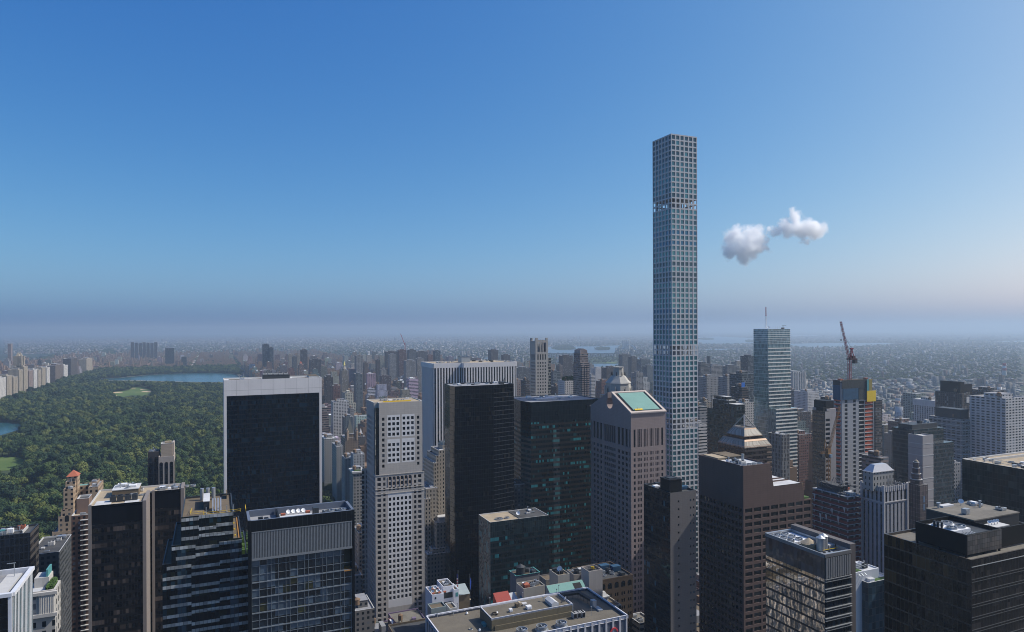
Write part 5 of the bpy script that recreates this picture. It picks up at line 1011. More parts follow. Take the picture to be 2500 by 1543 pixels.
def bronze_block():
    Y0 = 140.0; c = P(12, 1150, 885); a = atY(*c, Y0); X0, Z = a[0], a[2]; X1 = X0 + 60; Y1 = atX(*P(12, 387, 655), X0)[1]; reg(X0, X1, Y0, Y1, Z)
    rt = root('bronze_tower', 'broad black and bronze glass block with a black plant house on its roof', 'office tower', (X0 + 30, (Y0 + Y1) / 2, 0))
    D = Y1 - Y0; fs = faces(X0, X1, Y0, Y1)
    gm = glass('bronze_glass', (0.024, 0.014, 0.009), D / 20, 4.2, ((.14, (0.085, 0.045, 0.02)), (.26, (0.035, 0.02, 0.012))), (0.006, 0.005, 0.004), .12, 0, (0.007, 0.006, 0.005), .5, wave=.03, lumpy=5, rough=.03, spec=1.0)  # bronze panes paint in warm reflections of sunlit neighbours
    gs = glass('bronze_front', (0.010, 0.009, 0.009), 1.5, 4.0, ((.2, (0.028, 0.024, 0.022)),), (0.005, 0.005, 0.006), .12, wave=.02, spec=.3)
    part(rt, 'west_glass', gm, lambda mb: fq(mb, fs['W'], 0, D, 0, Z)); part(rt, 'south_glass', gs, lambda mb: fq(mb, fs['S'], 0, 60, 0, Z)); part(rt, 'rear_glass', gs, lambda mb: (fq(mb, fs['N'], 0, 60, 0, Z), fq(mb, fs['E'], 0, D, 0, Z)))
    z = Z - 2.2; i = 0
    while z > 70:
        part(rt, 'floor_rail', M['dark_steel'] if i else M['steel'], lambda mb: fbox(mb, fs['S'], .02, 59.9, z - .16, z, 0, .2)); part(rt, 'floor_rail', M['dark_steel'], lambda mb: fbox(mb, fs['S'], .02, 59.9, z - 1.0, z - .86, 0, .2)) if i else None; z -= 4.0; i += 1
    roofing(rt, X0, X1, Y0, Y1, Z + .02, M['gravel'], plain('bronze_coping', (0.1, 0.09, 0.085), .4, .5), .9, .5); zf = Z - .88
    # plant house raised on feet
    zt = zf + 7.4; p0 = atZ(*P(15, 1590, 655), zt); pw = atZ(*P(15, 780, 455), zt); pe = atZ(*P(15, 2130, 560), zt); qx0, qy0, qy1, qx1 = p0[0], p0[1], min(pw[1], Y1 - 2), pe[0]
    bk = stone('plant_house_black', (0.008, 0.009, 0.010), .5, .1, spec=.15); pl = glass('plant_house_panel', (0.075, 0.07, 0.068), 1.25, 1.6, ((.3, (0.10, 0.085, 0.075)),), (0.012, 0.012, 0.012), .1, .1, wave=.004, rough=.35)
    part(rt, 'plant_house', bk, lambda mb: (bx(mb, qx0, qx1, qy0, qy0 + .4, zf + .9, zt), bx(mb, qx0, qx0 + .4, qy0 + .4, qy1, zf + .9, zt), bx(mb, qx0 + .4, qx1, qy1 - .4, qy1, zf + .9, zt), bx(mb, qx1 - .4, qx1, qy0 + .4, qy1 - .4, zf + .9, zt)))
    f = Face((qx0 + .3, qy0), (qx1, qy0)); part(rt, 'panelled_front', pl, lambda mb: fbox(mb, f, 0.0, f.w, zf + 1.0, zt - .1, 0, .1))
    part(rt, 'plant_house_foot', M['black'], lambda mb: [bx(mb, x, x + .5, y, y + .5, zf, zf + .9) for x in (qx0 + .1, (qx0 + qx1) / 2, qx1 - .8) for y in (qy0 + .1, (qy0 + qy1) / 2, qy1 - .7)])
    part(rt, 'fan_deck', M['dark_steel'], lambda mb: bx(mb, qx0 + .5, qx1 - .5, qy0 + .5, qy1 - .5, zt - 2.2, zt - 1.2, bottom=True))
    for q in range(8):
        xx, yy = qx0 + 3.2 + (q % 2) * 4.4, qy0 + 7 + (q // 2) * 4.5
        if yy + 2 < qy1: part(rt, 'fan_housing', M['white_paint'], lambda mb: bx(mb, xx - 2.1, xx + 2.1, yy - 2.15, yy + 2.15, zt - 1.2, zt - .1)); fan(rt, xx, yy, zt - .1, 1.7, .7)
    for q in range(8): pipe(rt, [(qx0 + 1 + q * 1.1, qy0 + 1, zt - 1.4), (qx0 + 1 + q * 1.1, qy0 + 4.4, zt - 1.0)], .35); 
    for q in range(3): part(rt, 'stack', M['dark_steel'], lambda mb: cyl(mb, qx0 + 1.2, qy0 + 9 + q * 1.3, zt - 1.2, zt + 1.8, .35, n=8))
    # main mechanical penthouse behind and dish platform
    part(rt, 'mechanical_penthouse', M['dark_steel'], lambda mb: bx(mb, qx1 + .1, X1 - 14, qy0 + 9, Y1 - 1, zf, zt + .2, top=False)); part(rt, 'penthouse_roof', M['gravel'], lambda mb: bx(mb, qx1 - .2, X1 - 13.8, qy0 + 8.8, Y1 - .8, zt + .2, zt + .6, bottom=True))
    part(rt, 'dark_screen', bk, lambda mb: bx(mb, qx1 + .1, X1 - 6, qy0 + 1.2, qy0 + 1.6, zf + .6, zt - .4)); part(rt, 'dish_platform', M['coping'], lambda mb: bx(mb, qx1 + .3, qx1 + 9.5, qy0 + 3, qy0 + 7, zt - .9, zt - .6, bottom=True)); part(rt, 'platform_post', M['dark_steel'], lambda mb: [bar(mb, (qx1 + .8 + q * 4, qy0 + 5, zf), (qx1 + .8 + q * 4, qy0 + 5, zt - .9), .3) for q in range(3)])
    for q in range(4): dish(rt, qx1 + 2 + q * 1.5, qy0 + 5.2, zt - .6, .55, -2.3)
    unit(rt, qx1 + 5, qy0 + 15, zt + .6, 2.2, 1.8, 2.0, M['steel']); dish(rt, X1 - 24, Y1 - 4, zt + .6, .9, -2.5); part(rt, 'vent_pipe', M['steel'], lambda mb: (cyl(mb, qx1 + 4, Y1 - 3, zt + .6, zt + 2.2, .35, n=8), cyl(mb, qx1 + 4, Y1 - 3, zt + 2.2, zt + 2.7, .7, n=10)))
    part(rt, 'white_panel', M['white_roof'], lambda mb: bx(mb, qx1 + 6, qx1 + 12, Y1 - 3.4, Y1 - 1.2, zt + .6, zt + 1.2)); clutter(rt, X1 - 22, X1 - 15, qy0 + 10, Y1 - 3, zt + .6, 6, 44, hmax=2)
    part(rt, 'roof_rail', M['ochre'], lambda mb: [bar(mb, (X0 + 2, Y1 - 2.2 - q * .9, zf + .3), (qx0 - .5, Y1 - 2.2 - q * .9, zf + .3), .22) for q in range(4)])
bronze_block()

def green_block():
    X0 = 430.0; n_ = atX(2349, 1120, X0); Z = n_[2]; Y1 = n_[1]; Y0 = 205.0; X1 = X0 + 75; reg(X0, X1, Y0, Y1, Z)
    rt = root('green_glass_block', 'wide dark green glass block with a flat tan roof at the right edge', 'office tower', (X0 + 37, (Y0 + Y1) / 2, 0))
    gm = glass('olive_glass', (0.013, 0.020, 0.018), 1.5, 3.7, ((.14, (0.06, 0.065, 0.05)), (.2, (0.03, 0.038, 0.032))), (0.045, 0.055, 0.055), .08, .2, wave=.02, lumpy=4, spec=.3)
    fs = faces(X0, X1, Y0, Y1); part(rt, 'curtain_wall', gm, lambda mb: bx(mb, X0, X1, Y0, Y1, 0, Z, top=False)); roofing(rt, X0, X1, Y0, Y1, Z + .02, M['tan_roof'], M['coping'], .9, .8)
    shed(rt, X0 + 25, X1 - 10, Y0 + 12, Y0 + 40, Z - .9, 3.6, M['dark_steel'], M['grey_roof']); clutter(rt, X0 + 4, X0 + 24, Y0 + 20, Y1 - 3, Z - .9, 26, 71, hmax=1.8); [part(rt, 'roof_seam', M['coping'], lambda mb: bx(mb, X0 + 2 + q * 9, X0 + 2.3 + q * 9, Y0 + 2, Y1 - 2, Z - .9, Z - .7)) for q in range(3)]; part(rt, 'roof_step', M['coping'], lambda mb: bx(mb, X0 + 8, X1 - 2, Y1 - 9, Y1 - 8.4, Z - .9, Z + .6)); clutter(rt, X0 + 26, X1 - 12, Y0 + 14, Y0 + 38, Z + 2.7, 14, 72)
    for q in range(4): fan(rt, X0 + 30 + q * 7, Y0 + 36, Z + 2.7, 2.2, 1.2)
green_block()

def blank_wall_tower():
    X0, X1, Y0, Y1, Z = GR(8, 1150, 1380, 1606, 300, 298); reg(X0, X1, Y0, Y1, Z)
    rt = root('blank_wall_tower', 'narrow dark tower with a blank pale south wall crossed by a diagonal shadow', 'office tower', ((X0 + X1) / 2, (Y0 + Y1) / 2, 0))
    sm = stone('blank_stone', (0.15, 0.132, 0.122), var=.07, joint=(1.6, .9, .05)); dk = pane('slot_pane', (0.01, 0.014, 0.018)); tl = pane('slot_pane_teal', (0.03, 0.1, 0.13)); fs = faces(X0, X1, Y0, Y1); W = X1 - X0
    zs = floors(6, Z - 3, 4.15, 1.6, 1.1); mb = MB(); wins = punched(mb, fs['S'], 0, Z, [(W * .29, W * .29 + 1.0)], zs, .4, 0, W * .6) + punched(mb, fs['S'], 0, Z, [(W * .76, W * .76 + .8), (W * .88, W * .88 + .8)], zs, .4, W * .6, W)
    mb.build('stone_wall', sm, rt); rr = random.Random(4); windows(rt, wins, lambda i, f, a, c: dk if a < W * .5 or rr.random() < .5 else tl, .38, 100)
    gm = glass('dark_side_glass', (0.010, 0.013, 0.017), 1.4, 4.15, ((.04, (0.05, 0.1, 0.12)),), (0.004, 0.005, 0.007), .12, 0, (0.012, 0.014, 0.017), 1.4, wave=.02, lumpy=2, spec=.3)
    part(rt, 'side_glass', gm, lambda mb: (fq(mb, fs['W'], 0, fs['W'].w, 0, Z), fq(mb, fs['N'], 0, W, 0, Z), fq(mb, fs['E'], 0, fs['E'].w, 0, Z))); roofing(rt, X0, X1, Y0, Y1, Z + .01, M['tar'], M['dark_steel'], 1.0)
    part(rt, 'dark_penthouse', M['black'], lambda mb: (bx(mb, X0 + .6, X0 + 8.5, Y0 + 1.2, Y0 + 9.5, Z - 1, Z + 6.2), bx(mb, X0 + .4, X0 + 8.7, Y0 + 1.0, Y0 + 9.7, Z + 6.2, Z + 6.6, bottom=True)))
    part(rt, 'penthouse_hatch', M['dark_steel'], lambda mb: bx(mb, X0 + 2, X0 + 6, Y0 + 3, Y0 + 7, Z + 6.6, Z + 7.0)); tank(rt, X0 + 10.6, Y0 + 6, Z - 1, 1.3, 2.8, 1.4); unit(rt, X0 + 14.5, Y0 + 8, Z - 1, 5, 3, 1.8, M['blue_net']); clutter(rt, X0 + 1, X1 - 1, Y0 + 11, Y1 - 1, Z - 1, 10, 61, hmax=2)
    pass
blank_wall_tower()

def small_green():
    X0, X1, Y0, Y1, Z = GR(6, 1170, 1240, 1750, 555, 425); Y1 += 7; reg(X0, X1, Y0, Y1, Z)
    rt = root('low_glass_block', 'low dark teal glass block with a tan roof, before the black faceted tower', 'building', ((X0 + X1) / 2, (Y0 + Y1) / 2, 0))
    gm = glass('teal_block_glass', (0.008, 0.016, 0.019), 1.55, 3.8, ((.08, (0.03, 0.14, 0.16)), (.14, (0.014, 0.045, 0.055))), (0.02, 0.03, 0.034), .09, 0, (0.008, 0.013, 0.016), 1.4, wave=.03, lumpy=4, spec=.35)
    gs = glass('teal_block_side', (0.02, 0.04, 0.042), 1.55, 3.8, ((.3, (0.06, 0.14, 0.13)), (.1, (0.11, 0.1, 0.07))), (0.05, 0.06, 0.06), .1, 0, None, 0, wave=.06); fs = faces(X0, X1, Y0, Y1)
    top = glass('teal_block_top', (0.012, 0.022, 0.026), 1.55, 3.8, (), (0.035, 0.05, 0.055), .1, .1, wave=.01)
    part(rt, 'curtain_wall', gm, lambda mb: (fq(mb, fs['S'], 0, fs['S'].w, 0, Z - 10), fq(mb, fs['E'], 0, fs['E'].w, 0, Z), fq(mb, fs['N'], 0, fs['N'].w, 0, Z))); part(rt, 'upper_glass', top, lambda mb: fq(mb, fs['S'], 0, fs['S'].w, Z - 10, Z)); part(rt, 'side_glass', gs, lambda mb: fq(mb, fs['W'], 0, fs['W'].w, 0, Z))
    roofing(rt, X0, X1, Y0, Y1, Z + .01, M['tan_roof'], M['coping'], .6, .4); fan(rt, X0 + 9, Y0 + 6, Z - .6, 2.8, .8); fan(rt, X0 + 15, Y0 + 6.5, Z - .6, 1.8, .8); dish(rt, X0 + 24, Y0 + 8, Z - .6, 1.4, -2); part(rt, 'dark_deck', M['tar'], lambda mb: bx(mb, X0 + 22, X1 - 1, Y0 + 1, Y1 - 1, Z - .6, Z - .2)); clutter(rt, X0 + 26, X1 - 2, Y0 + 2, Y1 - 2, Z - .2, 6, 13, hmax=1.4)
small_green()

def left_blocks():
    # dark gridded block at the left edge
    Y0 = 420.0; c = P(2, 265, 645); a = atY(*c, Y0); X1, Z = a[0], a[2]; Y1 = atX(*P(2, 338, 570), X1)[1]; X0 = X1 - 45; reg(X0, X1, Y0, Y1, Z)
    rt = root('gridded_block', 'dark blue gridded office block with a round black tank on its roof', 'office tower', ((X0 + X1) / 2, (Y0 + Y1) / 2, 0))
    gm = glass('gridded_glass', (0.006, 0.009, 0.014), 2.0, 3.8, ((.1, (0.012, 0.018, 0.03)),), (0.018, 0.022, 0.032), .4, .5, wave=.015); fs = faces(X0, X1, Y0, Y1)
    ge = glass('gridded_side', (0.02, 0.02, 0.022), 2.4, 3.8, ((.3, (0.05, 0.045, 0.042)),), None, 0, 0, (0.075, 0.066, 0.06), 1.7, wave=.02)
    part(rt, 'curtain_wall', gm, lambda mb: (fq(mb, fs['S'], 0, 45, 0, Z), fq(mb, fs['N'], 0, 45, 0, Z), fq(mb, fs['W'], 0, Y1 - Y0, 0, Z))); part(rt, 'side_wall', ge, lambda mb: fq(mb, fs['E'], 0, Y1 - Y0, 0, Z)); roofing(rt, X0, X1, Y0, Y1, Z + .01, M['tar'], M['dark_steel'], 1.0, .6)
    z = Z - 1; part(rt, 'black_tank', M['black'], lambda mb: (cyl(mb, X1 - 22, Y0 + 15, z, z + 5.5, 5.2, n=20), cyl(mb, X1 - 22, Y0 + 15, z + 5.5, z + 5.9, 5.4, n=20)))
    shed(rt, X1 - 34, X1 - 22, Y0 + 24, Y0 + 34, z, 8, M['white_roof'], M['white_roof']); clutter(rt, X1 - 17, X1 - 3, Y0 + 3, Y1 - 3, z, 14, 81, [M['white_paint'], M['tile'], M['steel'], M['teal']]); part(rt, 'roof_wall', M['coping'], lambda mb: bx(mb, X1 - 4.5, X1 - 4.0, Y0 + 4, Y1 - 3, z, z + 1.4))
    # white framed block, bottom left
    Y0 = 250.0; c = P(2, 108, 1170); a = atY(*c, Y0); X1, Z = a[0], a[2]; Y1 = atX(*P(2, 285, 945), X1)[1]; X0 = X1 - 40; reg(X0, X1, Y0, Y1, Z); fs = faces(X0, X1, Y0, Y1)
    rt = root('white_framed_block', 'white framed glass block with close white ribs on its sunny side, bottom left corner', 'office tower', ((X0 + X1) / 2, (Y0 + Y1) / 2, 0)); wf = plain('white_frame', (0.62, 0.63, 0.66), .5); gm = glass('framed_glass', (0.006, 0.008, 0.010), 3, 3.9, ((.12, (0.014, 0.015, 0.016)),), (0.02, 0.022, 0.024), .15, .2, wave=.02); ge = glass('framed_side', (0.02, 0.06, 0.08), 1.3, 3.9, ((.3, (0.05, 0.12, 0.15)),), None, 0, .3, wave=.03)
    part(rt, 'curtain_wall', gm, lambda mb: (fq(mb, fs['S'], 0, 40, 0, Z), fq(mb, fs['N'], 0, 40, 0, Z), fq(mb, fs['W'], 0, Y1 - Y0, 0, Z))); part(rt, 'side_glass', ge, lambda mb: fq(mb, fs['E'], 0, Y1 - Y0, 0, Z))
    D = Y1 - Y0; n = 15
    for q in range(n + 1): part(rt, 'white_rib', wf, lambda mb: fbox(mb, fs['E'], max(.003, D * q / n - .3), min(D - .003, D * q / n + .3), 0, Z - 1, 0, .02))
    for u in (1.5, 22.6, 33.0, 39.4): part(rt, 'white_column', wf, lambda mb: fbox(mb, fs['S'], u - .45, min(39.99, u + .5), 0, Z - 1, 0, .4))
    part(rt, 'top_rim', wf, lambda mb: (fbox(mb, fs['S'], .003, 39.997, Z - 1, Z + .1, 0, .6), fbox(mb, fs['E'], .003, D - .003, Z - 1, Z + .1, 0, .6))); roofing(rt, X0, X1, Y0, Y1, Z + .1, M['grey_roof'], wf, 1.8, .7); z = Z - 1.7
    part(rt, 'roof_walkway', M['coping'], lambda mb: bx(mb, X1 - 6.5, X1 - 2.5, Y0 + 2, Y1 - 2, z, z + .6)); part(rt, 'dark_cone', M['black'], lambda mb: (cyl(mb, X1 - 13, Y0 + 24, z, z + 2.5, 4, n=18), cyl(mb, X1 - 13, Y0 + 24, z + 2.5, z + 3.6, 4.1, 1.2, n=18))); shed(rt, X1 - 17, X1 - 8, Y0 + 3, Y0 + 16, z, 2.4, M['dark_steel'], M['grey_roof'])
    for q in range(6): fan(rt, X1 - 15 + (q % 2) * 4.4, Y0 + 5 + (q // 2) * 4, z + 2.4, 1.5, .9)
    part(rt, 'lamp_post', M['steel'], lambda mb: (bar(mb, (X1 - 4, Y1 - 5, z), (X1 - 4, Y1 - 5, z + 5), .2), bar(mb, (X1 - 6, Y1 - 5, z + 5), (X1 - 3.6, Y1 - 5, z + 5), .2)))
left_blocks()

def tan_tower():
    rt = None; wm = facade('tan_brick', (0.42, 0.31, 0.21), (0.025, 0.028, 0.033), 3.6, 3.7, .42, .5, light=(0.1, 0.1, 0.1), lshare=.15)
    Y0 = 600.0; b = []
    for n_, (xl, xr, y, dy, dep) in enumerate(((455, 640, 642, 0, 34), (508, 640, 508, .6, 32), (531, 638, 447, 1.2, 30), (553, 640, 268, 1.8, 22), (571, 655, 205, 8, 14), (584, 676, 158, 12, 10), (640, 770, 240, 22, 10), (770, 858, 250, 6, 26), (790, 850, 205, 16, 12))):
        c = atY(*P(2, xl, y), Y0 + dy); e = atY(P(2, xr, 0)[0], P(2, 0, y)[1], Y0 + dy); b.append((c[0], e[0], Y0 + dy, Y0 + dy + dep, c[2]))
    rt = root('tan_tower', 'tan brick stepped hotel tower with a small red tiled roof at the park edge', 'hotel', ((b[0][0] + b[0][1]) / 2, Y0 + 15, 0)); reg(b[0][0], b[7][1], Y0, Y0 + 36, b[3][4])
    for i, (x0, x1, y0, y1, z) in enumerate(b):
        zb = 0 if i in (0, 1, 2, 3, 6, 7) else z - 12
        wallbox(rt, x0, x1, y0, y1, zb, z, wm); roofing(rt, x0, x1, y0, y1, z + .02, M['copper'] if i == 6 else M['grey_roof'], wm, .8, .4)
        if i in (3, 4, 7, 8): clutter(rt, x0 + .4, x1 - .4, y0 + .4, y1 - .4, z - .7, 6, 90 + i, hmax=2)
    x0, x1, y0, y1, z = b[5]; m = MB(); cx, cy = (x0 + x1) / 2, (y0 + y1) / 2; q = [(x0 - .6, y0 - .6), (x1 + .6, y0 - .6), (x1 + .6, y1 + .6), (x0 - .6, y1 + .6)]
    for i in range(4): m.f([(*q[i], z), (*q[(i + 1) % 4], z), (cx, cy, z + 4.2)])
    m.build('tiled_roof', M['tile'], rt)
    for i in range(2): part(rt, 'arched_window', pane('arch_pane', (0.02, 0.022, 0.026)), lambda mb: mb.f([(b[2][0] + 2.6 + i * 5, Y0 + .55, b[2][4] - 9), (b[2][0] + 5.2 + i * 5, Y0 + .55, b[2][4] - 9)] + [(b[2][0] + 3.9 + i * 5 + 1.3 * math.cos(t), Y0 + .55, b[2][4] - 5.5 + 1.3 * math.sin(t)) for t in (0, .52, 1.05, 1.57, 2.1, 2.6, 3.14)]))
    # brown balcony tower in front of it
    Y0 = 470.0; x0 = atY(*P(2, 622, 500), Y0); x1 = atY(*P(2, 775, 500), Y0); z = x0[2]; bw = facade('balcony_brick', (0.15, 0.09, 0.065), bay=2.6, flo=2.95, wf=.5, hf=.5)
    r2 = simple('balcony_tower', 'brown brick apartment tower with pale balcony edges, squeezed beside the dark two part tower', 'apartment tower', (x0[0], x1[0] + 3, Y0, Y0 + 24, z), bw, 'tan_roof', 3, 7)
    zz = z - 3
    while zz > 20: part(r2, 'balcony', M['coping'], lambda mb: bx(mb, x1[0] - 4.2, x1[0] + .2, Y0 - 1.4, Y0 - .01, zz, zz + .35, bottom=True)); zz -= 2.95
    c = atY(*P(2, 668, 352), Y0 + 8); e = atY(*P(2, 776, 340), Y0 + 8); part(r2, 'blank_penthouse', stone('penthouse_brick', (0.22, 0.15, 0.115)), lambda mb: bx(mb, c[0], e[0], Y0 + 8, Y0 + 19, z - .9, c[2], top=False)); rim(r2, [(c[0], Y0 + 8), (e[0], Y0 + 8), (e[0], Y0 + 19), (c[0], Y0 + 19)], c[2] - 1, c[2], .8, M['coping']); part(r2, 'penthouse_roof', M['tar'], lambda mb: mb.f([(c[0], Y0 + 8, c[2] - 1), (e[0], Y0 + 8, c[2] - 1), (e[0], Y0 + 19, c[2] - 1), (c[0], Y0 + 19, c[2] - 1)]))
tan_tower()
def arch_tower():
    Y0 = 700.0; p = lambda x, y, dy=0: atY(*P(1, x, y), Y0 + dy)
    a, b = p(1540, 1335), p(1690, 1335); z = a[2]; X0, X1 = a[0], b[0]; Xw = p(1435, 1300, 5)[0]; zw = p(1435, 1290, 5)[2]; reg(Xw, X1, Y0, Y0 + 24, z)
    rt = root('arched_tower', 'narrow tower with three tall arched window strips and a boxy tan top, before the trees', 'hotel', ((X0 + X1) / 2, Y0 + 10, 0)); st = stone('arched_stone', (0.40, 0.345, 0.30), var=.06); dk = stone('arched_dark', (0.05, 0.045, 0.045)); gl = glass('arched_glass', (0.008, 0.011, 0.016), 1.4, 3.4, ((.2, (0.02, 0.026, 0.034)),), (0.03, 0.03, 0.03), .1, .3)
    part(rt, 'wall', st, lambda mb: bx(mb, X0, X1, Y0, Y0 + 22, 0, z, top=False)); roofing(rt, X0, X1, Y0, Y0 + 22, z + .01, M['tar'], st, 1.2, .7)
    part(rt, 'dark_wing', dk, lambda mb: bx(mb, Xw, X0 - .02, Y0 + 5, Y0 + 20, 0, zw, top=True)); clutter(rt, Xw + .5, X0 - .5, Y0 + 6, Y0 + 19, zw, 7, 55)
    W = X1 - X0
    for f, n in ((Face((X0, Y0), (X1, Y0)), 3), (Face((X1, Y0), (X1, Y0 + 22)), 4), (Face((Xw, Y0 + 5), (X0, Y0 + 5)), 2)):
        for q in range(n):
            c = f.w * (q + .5) / n; h = min(1.6, f.w / n * .34); zt = (z if n > 2 else zw) - 6.5
            part(rt, 'window_strip', gl, lambda mb: mb.f([f.p(c - h, 0, .06), f.p(c + h, 0, .06)] + [f.p(c + h * math.cos(t), zt + h * math.sin(t), .06) for t in (0, .4, .8, 1.2, 1.57, 1.95, 2.35, 2.75, 3.14)], [(c - h, 0), (c + h, 0)] + [(c + h * math.cos(t), zt + h * math.sin(t)) for t in (0, .4, .8, 1.2, 1.57, 1.95, 2.35, 2.75, 3.14)]))
    c, e = p(1562, 1215, 6), p(1672, 1215, 6); top = stone('arched_top', (0.42, 0.34, 0.26), var=.06, joint=(30, 1.3, .12)); part(rt, 'top_block', top, lambda mb: bx(mb, c[0], e[0], Y0 + 6, Y0 + 19, z - 1.2, c[2], top=False)); rim(rt, [(c[0], Y0 + 6), (e[0], Y0 + 6), (e[0], Y0 + 19), (c[0], Y0 + 19)], c[2] - 1.5, c[2] + .6, 1.0, M['coping']); part(rt, 'top_roof', M['white_roof'], lambda mb: mb.f([(c[0] + .2, Y0 + 6.2, c[2] - 1), (e[0] - .2, Y0 + 6.2, c[2] - 1), (e[0] - .2, Y0 + 18.8, c[2] - 1), (c[0] + .2, Y0 + 18.8, c[2] - 1)])); part(rt, 'roof_house', M['tan_roof'], lambda mb: bx(mb, c[0] + 3, e[0] - 1, Y0 + 12, Y0 + 17, c[2] - 1, c[2] + 1.6)); part(rt, 'top_wing', st, lambda mb: bx(mb, e[0] + .05, e[0] + 1.6, Y0 + 7, Y0 + 19, z - 1, c[2] + 1.2))
arch_tower()

def gothic_tower():
    X0, X1, Y0, Y1, Z = GR(12, 190, 385, 590, 252, 330); reg(X0, X1, Y0, Y1, Z); W, D = X1 - X0, Y1 - Y0
    rt = root('gothic_tower', 'pale grey tower with tall pointed window strips and a silver hipped roof', 'office tower', ((X0 + X1) / 2, (Y0 + Y1) / 2, 0))
    st = stone('gothic_stone', (0.34, 0.34, 0.36), var=.07); pt = stone('gothic_trim', (0.50, 0.48, 0.47), var=.05); gl = glass('gothic_glass', (0.012, 0.015, 0.02), 1.4, 3.9, ((.2, (0.07, 0.075, 0.08)),), None, 0, 0, (0.03, 0.03, 0.032), 1.2, wave=.03); fs = faces(X0, X1, Y0, Y1)
    part(rt, 'wall_core', gl, lambda mb: bx(mb, X0 + .5, X1 - .5, Y0 + .5, Y1 - .5, 0, Z - 1, top=False)); zb = Z - 10.3
    for s, n in (('S', 6), ('W', 5), ('E', 5), ('N', 6)):
        f = fs[s]; us = grid(0, f.w, n, .40, .5); mb = MB(); punched(mb, f, 0, zb, us, [(6, zb - 1.8)], .49); 
        cur = 0
        for a, b in us:
            fq(mb, f, cur, a, zb, Z); zt = zb + 7.2; m_ = (a + b) / 2; h = (b - a) / 2
            mb.f([f.p(a, zt), f.p(m_, zt + 1.5), f.p(m_, Z), f.p(a, Z)]); mb.f([f.p(m_, zt + 1.5), f.p(b, zt), f.p(b, Z), f.p(m_, Z)]); cur = b
        fq(mb, f, cur, f.w, zb, Z); mb.build('stone_front', st, rt)
        part(rt, 'string_course', pt, lambda mb: fbox(mb, f, .004, f.w - .004, zb - .6, zb + .1, 0, .35)); part(rt, 'crest', pt, lambda mb: [fbox(mb, f, q * f.w / (n * 2) + .1, (q + .6) * f.w / (n * 2), Z - 3.2, Z + (.9 if q % 2 else .3), 0, .22) for q in range(n * 2)])
    for x, y in ((X0, Y0), (X1, Y0), (X0, Y1), (X1, Y1)): part(rt, 'corner_buttress', pt, lambda mb: bx(mb, x - .55, x + .55, y - .55, y + .55, 0, Z + 1.3))
    roofing(rt, X0, X1, Y0, Y1, Z + .01, M['tar'], st, 3.0, .6)
    a, b, c = atY(*P(12, 290, 125), Y0 + 5), atY(*P(12, 470, 118), Y0 + 5), atX(P(12, 205, 0)[0], P(12, 0, 122)[1], atY(*P(12, 290, 125), Y0 + 5)[0]); hx0, hx1, hy0, hy1, hz = a[0], b[0], Y0 + 5, min(c[1], Y1 + 12), a[2]; bl = facade('hipped_block', (0.36, 0.35, 0.33), bay=3.1, flo=4.2, wf=.3, hf=.5, lshare=0)
    part(rt, 'upper_block', bl, lambda mb: bx(mb, hx0, hx1, hy0, hy1, Z - 3, hz, top=False)); part(rt, 'eaves', pt, lambda mb: bx(mb, hx0 - .4, hx1 + .4, hy0 - .4, hy1 + .4, hz, hz + .5, bottom=True)); zr = hz + 5.0; xi, yi = (hx1 - hx0) * .22, (hy1 - hy0) * .28
    def hip(mb):
        o = [(hx0, hy0), (hx1, hy0), (hx1, hy1), (hx0, hy1)]; i = [(hx0 + xi, hy0 + yi), (hx1 - xi, hy0 + yi), (hx1 - xi, hy1 - yi), (hx0 + xi, hy1 - yi)]
        for q in range(4): r = (q + 1) % 4; mb.f([(*o[q], hz + .5), (*o[r], hz + .5), (*i[r], zr), (*i[q], zr)])
        mb.f([(*q, zr) for q in i])
    part(rt, 'hipped_roof', plain('silver_roof', (0.42, 0.44, 0.48), .45, .3), hip)
    part(rt, 'scaffold', M['dark_steel'], lambda mb: [(bar(mb, (X1 - 6 + q * 1.3, Y0 + 3, Z - 3), (X1 - 6 + q * 1.3, Y0 + 3, hz + 3), .14), bar(mb, (X1 - 6, Y0 + 3, Z - 2 + q * 2.6), (X1 - 1, Y0 + 3, Z - 2 + q * 2.6), .14), bar(mb, (X1 - 6, Y0 + 3, Z - 2 + q * 2.2), (X1 - 2, Y0 + 3, Z + q * 2.2), .1)) for q in range(4)]); part(rt, 'aerial', M['dark_steel'], lambda mb: bar(mb, (X1 - 2.5, Y0 + 8, Z - 3), (X1 - 2.5, Y0 + 8, Z + 16), .2))
gothic_tower()

